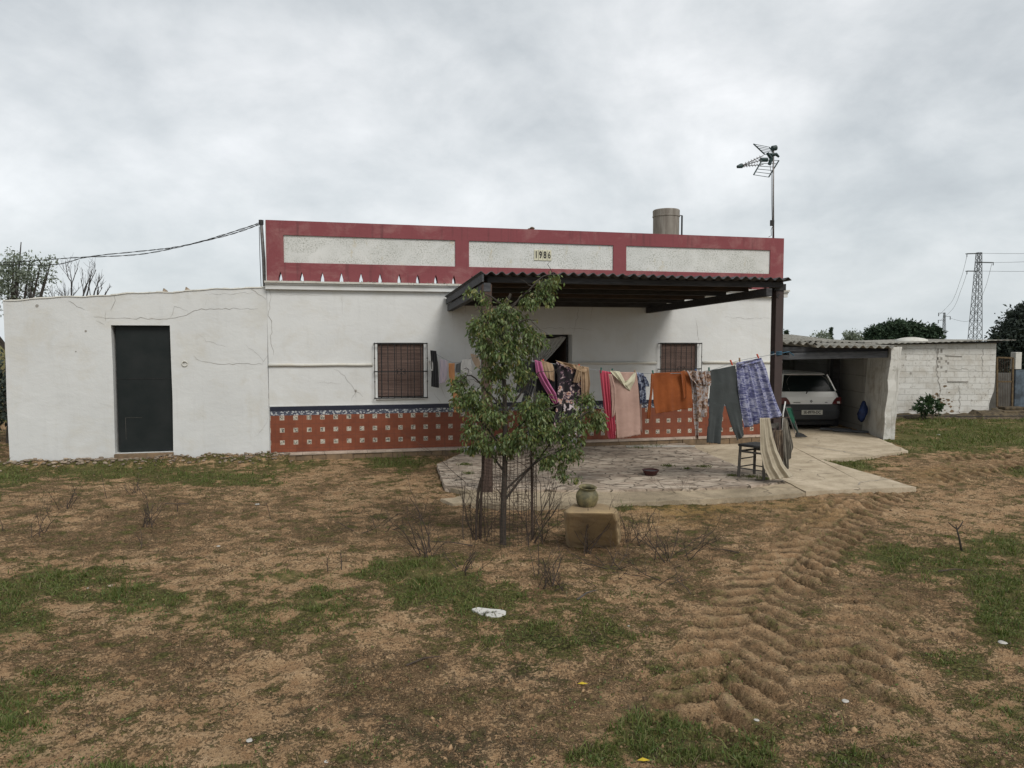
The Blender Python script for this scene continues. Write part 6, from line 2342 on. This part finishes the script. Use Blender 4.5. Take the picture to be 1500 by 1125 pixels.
# ------------------------------------------------------------------ the young tree in its wire cage
tb = gp(737, 797)
TY = tb.y
tree = empty('young_tree', tb, 'young leafy tree with drooping leaves growing from a wire cage', 'tree')
tp = lambda a, b, dy=0.0: at_y(a, b, TY + dy)
mb = MB()
TK = cat([tb - Vector((0, 0, .08)), tp(737, 760), tp(739, 700), tp(740, 640), tp(739, 580), tp(737, 520), tp(739, 460), tp(748, 430)], 6)
mb.tube(TK, [.036 - .022 * i / (len(TK) - 1) for i in range(len(TK))], 9)
r_ = random.Random(23)
LIMBS = [[(738, 735), (760, 705), (790, 670), (815, 640), (850, 610), (868, 600)], [(740, 650), (765, 620), (800, 600), (830, 590)], [(740, 660), (715, 630), (690, 600), (668, 585)], [(739, 600), (715, 575), (690, 550), (670, 560)],
         [(739, 610), (760, 580), (775, 560), (790, 545)], [(738, 500), (715, 470), (700, 450)], [(738, 500), (765, 470), (785, 470)], [(740, 460), (760, 440), (775, 425), (795, 405), (815, 402)], [(739, 450), (720, 435), (704, 428)],
         [(738, 720), (770, 690), (800, 668), (835, 655)], [(738, 690), (718, 665), (700, 650)], [(739, 640), (760, 640), (785, 625)]]
for L in LIMBS:
    dys = [0] + [r_.uniform(-.25, .25) * (i + 1) / len(L) for i in range(len(L) - 1)]
    P_ = cat([tp(a, b, d) for (a, b), d in zip(L, dys)], 4)
    mb.tube(P_, [.013 - .009 * i / (len(P_) - 1) for i in range(len(P_))], 6)
    for q in P_[6::3]:
        branches(mb, q, Vector((r_.gauss(0, 1), r_.gauss(0, 1), r_.gauss(.2, .6))), r_.uniform(.12, .28), .004, 1, r_, .6, -.1, .2, 4, .6, (1, 2))
mb.build('trunk', MATS['bark'], tree, world=True)


def blob(a, b, rx_, rz_, w_, dy=0.0, ry_=None):
    c = tp(a, b, dy)
    k = c.y / F
    return ((c.x, c.y, c.z), (rx_ * k, (ry_ or rx_) * k, rz_ * k), w_)


BL = [blob(735, 462, 34, 24, 3.6), blob(715, 490, 27, 34, 3.4, -.1), blob(760, 495, 30, 36, 3.8, .1), blob(738, 520, 40, 26, 3.6), blob(782, 500, 16, 18, 1.2), blob(722, 545, 25, 16, 1.3), blob(763, 548, 20, 16, 1.1), blob(735, 575, 30, 18, .7),
      blob(693, 480, 8, 10, .4), blob(690, 585, 32, 20, 2.6), blob(672, 562, 16, 16, .9, .1), blob(718, 610, 35, 22, 2.2), blob(700, 635, 28, 26, 2.3, -.1), blob(783, 600, 28, 24, 3.2), blob(815, 630, 45, 26, 2.8, .1), blob(770, 640, 38, 24, 2.6, -.1),
      blob(848, 612, 28, 30, 1.9), blob(875, 615, 12, 14, .7), blob(862, 585, 8, 14, .35), blob(735, 650, 34, 22, 2.0), blob(838, 660, 26, 22, 1.2), blob(800, 672, 20, 14, .7), blob(690, 655, 16, 12, .5), blob(822, 690, 14, 14, .35), blob(840, 700, 8, 8, .12),
      blob(775, 440, 16, 14, .7), blob(795, 425, 14, 14, .8, .1), blob(810, 410, 11, 10, .7, .1), blob(803, 435, 10, 14, .4, .1), blob(704, 430, 7, 6, .22), blob(712, 440, 10, 8, .3), blob(690, 425, 5, 4, .12)]
V_, F_ = leaf_cloud(14500, clump_sampler(BL, 1250, .032, .10), .049, 12, droop=1.5, aspect=.42, fold=.35)
mesh_np('crown', V_ - np.array(tuple(tb)), F_, MATS['tree_leaf'], tree)

# wire cage: rusty netting with posts
cb = gp(742, 790)
cage = empty('wire_cage', cb, 'rusty wire netting cage around the young tree trunk', 'cage')
mb = MB()
R0, R1, HC = .31, .29, 1.02
rr_ = random.Random(5)
nvv = 38


def cagept(t, z):
    R = (R0 + (R1 - R0) * z / HC) * (1 + .05 * math.sin(3 * t + z * 2) + .03 * math.sin(7 * t + 1))
    return Vector((cb.x + R * math.cos(t) + .06 * z * .2, cb.y + .02 + R * math.sin(t), cb.z - .02 + z * (1 + .05 * math.sin(t * 2 + 1))))


for k in range(nvv):
    t = 2 * math.pi * k / nvv
    mb.tube([cagept(t + rr_.uniform(-.03, .03), z) for z in (0, .25, .5, .75, HC)], .0021, 4, cap=False)
for j in range(27):
    z = .02 + j * .038
    mb.tube([cagept(2 * math.pi * k / 36, z + rr_.uniform(-.009, .009)) for k in range(37)], .0018, 4, cap=False)
mb.build('netting', MATS['rusty_wire'], cage, world=True)
for a, top, lean in ((703, 655, 6), (780, 650, -2), (697, 700, 8)):
    q = at_y(a, 790, cb.y - .05)
    mb = MB().tube(cat([Vector((q.x, q.y, cb.z - .06)), at_y(a + lean * .3, 730, q.y + .02), at_y(a + lean, top, q.y + .05)], 5), .014, 6)
    mb.build('stake', MATS['twig'], cage, world=True)
# bare suckers around the cage
def dead_shrub(name, px, py, label, n_, L, r0, depth=2, spread=.45, seed=1, lean=(0, 0, 1), up=.1, mat='twig', group=None, foot=.05, split=(2, 3)):
    p = gp(px, py)
    e = empty(name, p, label, 'shrub', group)
    rr = random.Random(seed)
    mb = MB()
    for k in range(n_):
        d = Vector((lean[0] + rr.gauss(0, spread), lean[1] + rr.gauss(0, spread), lean[2]))
        b = p + Vector((rr.gauss(0, foot), rr.gauss(0, foot), -.02))
        branches(mb, b, d, L * rr.uniform(.5, 1.1), r0 * rr.uniform(.7, 1.1), depth, rr, .55, up, .13, 4, .6, split)
    mb.build('stems', MATS[mat], e, world=True)
    return e


DG = 'dead shrubs in the yard'
dead_shrub('dead_shrub', 700, 790, 'tangle of bare suckers on the left side of the wire cage', 9, .60, .006, 2, .28, 51, (-.25, 0, 1), group=DG, foot=.08)
dead_shrub('dead_shrub', 785, 792, 'tangle of bare suckers on the right side of the wire cage', 10, .62, .006, 2, .32, 52, (.35, 0, 1), group=DG, foot=.07)
dead_shrub('dead_shrub', 628, 815, 'tall dead shrub with one long stem left of the cage', 10, .38, .006, 2, .45, 53, group=DG)
dead_shrub('dead_shrub', 686, 840, 'low dead twigs in the green patch before the cage', 9, .22, .005, 2, .6, 54, group=DG)
dead_shrub('dead_shrub', 620, 812, 'single thin dead stem rising beside the tall dead shrub', 2, .62, .006, 1, .08, 55, (-.12, 0, 1), group=DG, split=(1, 2))
dead_shrub('dead_shrub', 862, 810, 'dead twigs fanning in front of the sandstone block', 9, .42, .005, 2, .5, 56, group=DG)
dead_shrub('dead_shrub', 975, 815, 'wide dead shrub right of the sandstone block', 14, .40, .006, 2, .8, 57, group=DG, foot=.14)
dead_shrub('dead_shrub', 915, 840, 'grey mass of fallen twigs below the sandstone block', 16, .30, .005, 2, 1.3, 58, (0, 0, .5), group=DG, foot=.2)
dead_shrub('dead_shrub', 808, 862, 'dense dead shrub in front of the cage and block', 14, .26, .005, 2, .55, 59, group=DG)
dead_shrub('dead_shrub', 790, 850, 'thin upright dead stem with side twigs before the cage', 2, .42, .005, 2, .12, 60, group=DG)
dead_shrub('dead_shrub', 218, 772, 'fan of stiff dead stems in the left yard', 10, .32, .006, 1, .28, 61, (.05, 0, 1), group=DG, split=(1, 2))
dead_shrub('dead_shrub', 95, 745, 'small dead shrub farthest left in the brown grass', 7, .26, .005, 1, .4, 62, group=DG)
dead_shrub('dead_shrub', 55, 785, 'sparse dead twigs near the left edge of the yard', 6, .28, .005, 2, .4, 63, group=DG)
dead_shrub('dead_shrub', 196, 722, 'small dark dead bush in front of the black metal door', 8, .24, .005, 1, .5, 64, group=DG)
dead_shrub('dead_shrub', 207, 800, 'single short dead stalk below the fan of stiff stems', 2, .20, .005, 1, .3, 65, group=DG, split=(1, 1))
dead_shrub('dead_shrub', 394, 762, 'lone thin dead stalk in the middle left yard', 1, .32, .005, 0, .05, 66, group=DG)
dead_shrub('dead_shrub', 152, 732, 'lone dead stalk before the outbuilding wall', 1, .36, .005, 0, .05, 67, group=DG)
dead_shrub('dead_shrub', 15, 776, 'short dark stake-like stalk at the left edge', 1, .34, .006, 0, .03, 68, group=DG)
dead_shrub('dead_shrub', 1000, 722, 'dead twigs lying at the patio front edge', 7, .34, .005, 2, .9, 69, (0, 0, .6), group=DG)
dead_shrub('dead_shrub', 560, 772, 'low spreading dead shrub left of the cage in brown grass', 12, .30, .005, 2, 1.0, 70, (0, 0, .5), group=DG, foot=.18)
dead_shrub('dead_shrub', 478, 835, 'short dead stem in the middle foreground', 2, .18, .005, 1, .2, 71, group=DG)
dead_shrub('dead_shrub', 745, 742, 'fine twig mass growing inside the wire cage', 10, .50, .005, 2, .35, 72, group=DG, foot=.12)
dead_shrub('dead_shrub', 925, 795, 'upright dead twigs just right of the block corner', 6, .34, .005, 2, .35, 73, group=DG)
r_ = random.Random(81)
e = MB()
p = gp(260, 749)
tag(MB().tube([p, p + Vector((0, 0, .10))], .006, 5).tube([p + Vector((-.16, 0, .105)), p + Vector((0, .01, .10)), p + Vector((.15, 0, .10))], .006, 5).build('bent_twig', MATS['twig']), 'dead twig bent into a tee in the left yard', 'twig')
for k, (a, b, L, rz_, lab) in enumerate(((860, 877, .30, .9, 'pale broken branch lying below the dense dead shrub'), (660, 800, .5, 2.8, 'thin fallen branch lying left of the cage'), (1060, 808, .3, 2.6, 'thin fallen twig on the sand right of the wide dead shrub'), (620, 972, .25, .6, 'dark fallen twig in the central foreground'), (1400, 838, .35, .1, 'fallen twig right yard below the sapling'))):
    p = gp(a, b)
    d = Vector((math.cos(rz_), math.sin(rz_), 0)) * L
    tag(MB().tube([p - d * .5 + Vector((0, 0, .012)), p + Vector((0, .02, .02)), p + d * .5 + Vector((0, 0, .01))], [.007, .006, .003], 5).build('fallen_branch', MATS['twig_grey' if k == 0 else 'twig']), lab, 'branch', 'fallen branches on the ground')

# litter and single stones
p = gp(718, 902)
V = []
sh = [(-.15, .05), (-.10, .07), (.0, .055), (.09, .05), (.125, .035), (.12, -.02), (.06, -.055), (0, -.05), (-.07, -.015)]
ms = MB().prism([(x, y) for x, y in sh], -.02, lambda x, y: .016 + .03 * y + .006 * math.sin(40 * x))
o = ms.build('broken_slab', MATS['broken_paint'], bevel=.006)
o.location = p + Vector((0, 0, .0))
o.rotation_euler = (math.radians(14), 0, 0)
tag(o, 'broken white painted slab fragment lying in the green foreground', 'slab fragment')
LIT = [(377, 737, .05, 'white scrap lying in the left yard, uppermost of the scraps'), (1238, 1023, .035, 'pale stone on the tyre track, right foreground'), (1108, 1061, .025, 'small white pebble on the tyre track nearest the camera'), (1468, 941, .05, 'white ash coloured lump in the right green patch'),
       (163, 862, .04, 'flat buff stone in the left green patch'), (365, 1087, .03, 'grey stone at the lower left foreground'), (478, 1117, .022, 'round white pebble at the lower edge'), (320, 800, .03, 'white scrap in the middle left yard'), (128, 865, .018, 'tiny white pebble in the left green patch'),
       (746, 788, .012, 'tiny white pebble inside the wire cage'), (921, 918, .014, 'left one of two white pebbles on dark soil'), (948, 918, .013, 'right one of two white pebbles on dark soil'), (1375, 637, .08, 'pale flat scrap in the grass before the block shed')]
r_ = random.Random(91)
for a, b, q, lab in LIT:
    p = gp(a, b)
    mb = MB()
    rock(mb, (0, 0, 0), q * .7, r_, .35)
    o = mb.build('stone', MATS['litter_white'] if q != .04 else MATS['rubble'], bevel=.003)
    o.location = p + Vector((0, 0, q * .12))
    tag(o, lab, 'stone', 'pale stones and scraps on the ground')
for a, b, lab in ((853, 1006, 'yellow fallen leaf on bare sand'), (942, 1121, 'yellow fallen leaf in the grass at the lower edge')):
    p = gp(a, b)
    mb = MB().add([(-.03, 0, 0), (0, .014, .006), (.035, .0, .0), (0, -.014, .004)], [(0, 3, 1), (3, 2, 1)])
    o = mb.build('fallen_leaf', MATS['leaf_yellow'], solid=.001)
    o.location = p + Vector((0, 0, .015))
    tag(o, lab, 'leaf')
p = gp(1120, 772)


# ------------------------------------------------------------------ weeds on the paving
def blades(P_, H_, spread, wd, seed, lean=.6):
    r = np.random.RandomState(seed)
    n = len(P_)
    ang = r.uniform(0, 2 * math.pi, n)
    ln = np.abs(r.normal(0, lean, n))
    dx = np.cos(ang) * ln * H_
    dy = np.sin(ang) * ln * H_
    a2 = r.uniform(0, math.pi, n)
    wx, wy = np.cos(a2) * wd, np.sin(a2) * wd
    A_ = P_ + np.stack([-wx, -wy, 0 * wx - .004], 1)
    B_ = P_ + np.stack([wx, wy, 0 * wx - .004], 1)
    M1 = P_ + np.stack([dx * .4 - wx * .8, dy * .4 - wy * .8, H_ * .6], 1)
    M2 = P_ + np.stack([dx * .4 + wx * .8, dy * .4 + wy * .8, H_ * .6], 1)
    T_ = P_ + np.stack([dx, dy, H_ * r.uniform(.6, 1.0, n)], 1)
    V_ = np.stack([A_, B_, M2, M1, T_], 1).reshape(-1, 3)
    i = np.arange(n)[:, None] * 5
    return V_, np.concatenate([np.concatenate([i, i + 1, i + 2], 1), np.concatenate([i, i + 2, i + 3], 1), np.concatenate([i + 3, i + 2, i + 4], 1)], 0)


WEEDS = [(668, 662, .07, 'green weed tuft near the patio back left corner'), (680, 681, .08, 'flat green weed in the left patio joint'), (687, 694, .05, 'small weed near the cage on the left patio'), (935, 655, .13, 'low green weed beside the pale stick on the patio'), (962, 654, .10, 'green tuft at the right of the low weed by the pale stick'),
         (977, 683, .07, 'green weed tuft right behind the red bowl'), (1006, 687, .04, 'tiny weed on the middle of the patio'), (1031, 684, .07, 'green weed tuft left of the chair'), (1073, 697, .05, 'small weed at the front left chair leg'), (1100, 699, .08, 'weeds growing under the chair'), (1120, 702, .07, 'weeds growing where the cream rag touches the ground')]
for k, (a, b, q, lab) in enumerate(WEEDS):
    c = at_z(a, b, -.055)
    r = np.random.RandomState(k)
    n = int(120 * q / .07)
    P_ = np.stack([r.normal(0, q * .8, n), r.normal(0, q * .6, n), np.zeros(n)], 1)
    V_, F_ = blades(P_, r.uniform(.02, .055, n), 1, .0035, k, 1.0)
    o = mesh_np('weed', V_, F_, MATS['grass_blade'])
    o.location = c
    tag(o, lab, 'weed', 'weeds in the patio joints')

# ------------------------------------------------------------------ grass, straw, crumbs
r = np.random.RandomState(77)


def scatter(n, y0, y1, seed, pw=1.15, xmax=1.05):
    r = np.random.RandomState(seed)
    u = r.rand(n)
    e_ = 1 - pw
    y = (y0 ** e_ + u * (y1 ** e_ - y0 ** e_)) ** (1 / e_)
    x = r.uniform(-xmax, xmax, n) * (.78 * y + .5)
    return x, y


def free(x, y):
    sx = (x - H0.x) * HU.x + (y - H0.y) * HU.y
    wx = (x - H0.x) * HW.x + (y - H0.y) * HW.y
    ins = inpoly(x, y, PAVER) | inpoly(x, y, CONC) | inpoly(x, y, APRON)
    ins |= (sx > -5.3) & (sx < 10.5) & (wx > -.16) & (wx < 8)
    ins |= (y > 19.9)
    ins |= (x > 7.9) & (x < 9.2) & (y > 15.4)
    return ~ins


x, y = scatter(520000, 2.6, 19.9, 5, 1.25)
ok = free(x, y)
x, y = x[ok], y[ok]
g_, b_, d_, o_, p_ = masks(x, y)
tuft = fbm(x, y, 6.5, 4, .65, off=21)
tf2 = fbm(x, y, 17.0, 2, .6, off=44)
pr = np.clip(g_ * .95 + (tuft - .5) * 3.0 + (tf2 - .5) * 1.6 - .30, 0, 1) * sstep(.12, .45, g_)
keep = r.rand(len(x)) < pr
x, y, gk = x[keep], y[keep], g_[keep]
h_, _b = ground_h(x, y)
Hh_ = r.uniform(.006, .024, len(x)) * (1 + 1.3 * sstep(.55, .75, fbm(x, y, 9, 2, off=71))) * (.45 + .75 * np.clip(gk, 0, 1.1)) * (1 + .7 * (fbm(x, y, 3, 3, off=5) > .56)) * (1 + .04 * y)
V_, F_ = blades(np.stack([x, y, h_], 1), Hh_, 1, .0016 + .00042 * y[:, None].ravel(), 6, .95)
tag(mesh_np('grass', V_, F_, MATS['grass_blade']), 'short green grass and weeds growing in patches', 'grass', kind='stuff')
print('grass', len(x))

x, y = scatter(360000, 2.6, 16.5, 15, 1.25)
ok = free(x, y)
x, y = x[ok], y[ok]
g_, b_, d_, o_, p_ = masks(x, y)
tuft = fbm(x, y, 5.5, 4, .65, off=31)
pr = np.clip(.06 + b_ * .40 + d_ * .3 + g_ * .15 + (tuft - .5) * 3.4 - .16 - o_ * .3, 0, 1)
keep = r.rand(len(x)) < pr * .38
x, y = x[keep], y[keep]
h_, _b = ground_h(x, y)
_th, bnd = track_h(x, y)
keep = (_th < -.004) | ((np.abs(_th) < .002) | (r.rand(len(x)) < .25))
x, y, h_ = x[keep], y[keep], h_[keep]
n = len(x)
V_, F_ = blades(np.stack([x, y, h_], 1), r.uniform(.005, .016, n), 1, .0014 + .0004 * y, 16, 2.4)
tag(mesh_np('dry_straw', V_, F_, MATS['straw_blade']), 'brown dry straw and dead weeds covering the sand', 'straw', kind='stuff')
print('straw', n)

x, y = scatter(120000, 2.6, 18, 35, 1.35)
ok = free(x, y)
x, y = x[ok], y[ok]
g_, b_, d_, o_, p_ = masks(x, y)
tf2 = fbm(x, y, 7.0, 3, .65, off=61)
pr = np.clip(g_ * 1.0 + (tf2 - .5) * 3.4 - .42, 0, 1)
keep = r.rand(len(x)) < pr * .8
x, y = x[keep], y[keep]
h_, _b = ground_h(x, y)


def samp(rr0, n_):
    P0 = np.stack([x, y, h_ + rr0.uniform(.001, .016, len(x))], 1)
    O0 = np.tile(np.array([[0, 0, .35]]), (len(x), 1))
    return P0, O0


V_, F_ = leaf_cloud(len(x), samp, .017, 36, droop=-.25, aspect=.6, fold=.3)
leafmat('weed_leaf', [(.055, .095, .022), (.085, .135, .032), (.12, .165, .045), (.045, .075, .02), (.16, .17, .06), (.09, .12, .05)], .25, .6)
tag(mesh_np('ground_weeds', V_, F_, MATS['weed_leaf']), 'low broad leaved weeds mixed into the grass patches', 'weeds', kind='stuff')
print('weeds', len(x))

x, y = scatter(5200, 3.2, 15, 45, 1.1)
ok = free(x, y)
x, y = x[ok], y[ok]
g_, b_, d_, o_, p_ = masks(x, y)
keep = (r.rand(len(x)) < np.clip(.08 + b_ * .8 + g_ * .35, 0, 1)) & (np.abs(track_h(x, y)[0]) < .002)
x, y = x[keep], y[keep]
h_, _b = ground_h(x, y)
V_, F_ = blades(np.stack([x, y, h_], 1), r.uniform(.02, .085, len(x)) * (1 + 1.0 * (r.rand(len(x)) > .93)), 1, .0011 + .00022 * y, 46, .75)
tag(mesh_np('dry_stalks', V_, F_, MATS['straw_blade']), 'thin dead stalks standing up from the yard', 'stalks', kind='stuff')

# clods and grit
x, y = scatter(26000, 2.7, 12, 25, 1.4)
ok = free(x, y)
x, y = x[ok], y[ok]
h_, _b = ground_h(x, y)
n = len(x)
sz = r.uniform(.0025, .008, n) * (1 + (r.rand(n) > .95) * 1.5 + (r.rand(n) > .992) * 2.0)
base = np.array([(1, 0, 0), (-.5, .87, 0), (-.5, -.87, 0), (0.2, 0, .9), (0, 0, -.6)])
V_ = np.stack([x, y, h_ + .001], 1)[:, None, :] + base[None] * sz[:, None, None] * r.uniform(.6, 1.3, (n, 5, 1))
i = np.arange(n)[:, None] * 5
F_ = np.concatenate([np.concatenate([i + a, i + b, i + c], 1) for a, b, c in ((0, 1, 3), (1, 2, 3), (2, 0, 3), (1, 0, 4), (2, 1, 4), (0, 2, 4))], 0)
simple('clod', (.26, .17, .095), (.10, .068, .04), scale=8, rough=1.0, island=.5)
tag(mesh_np('gravel', V_.reshape(-1, 3), F_, MATS['clod']), 'scattered crumbs of soil and grit on the sand', 'gravel', kind='stuff')
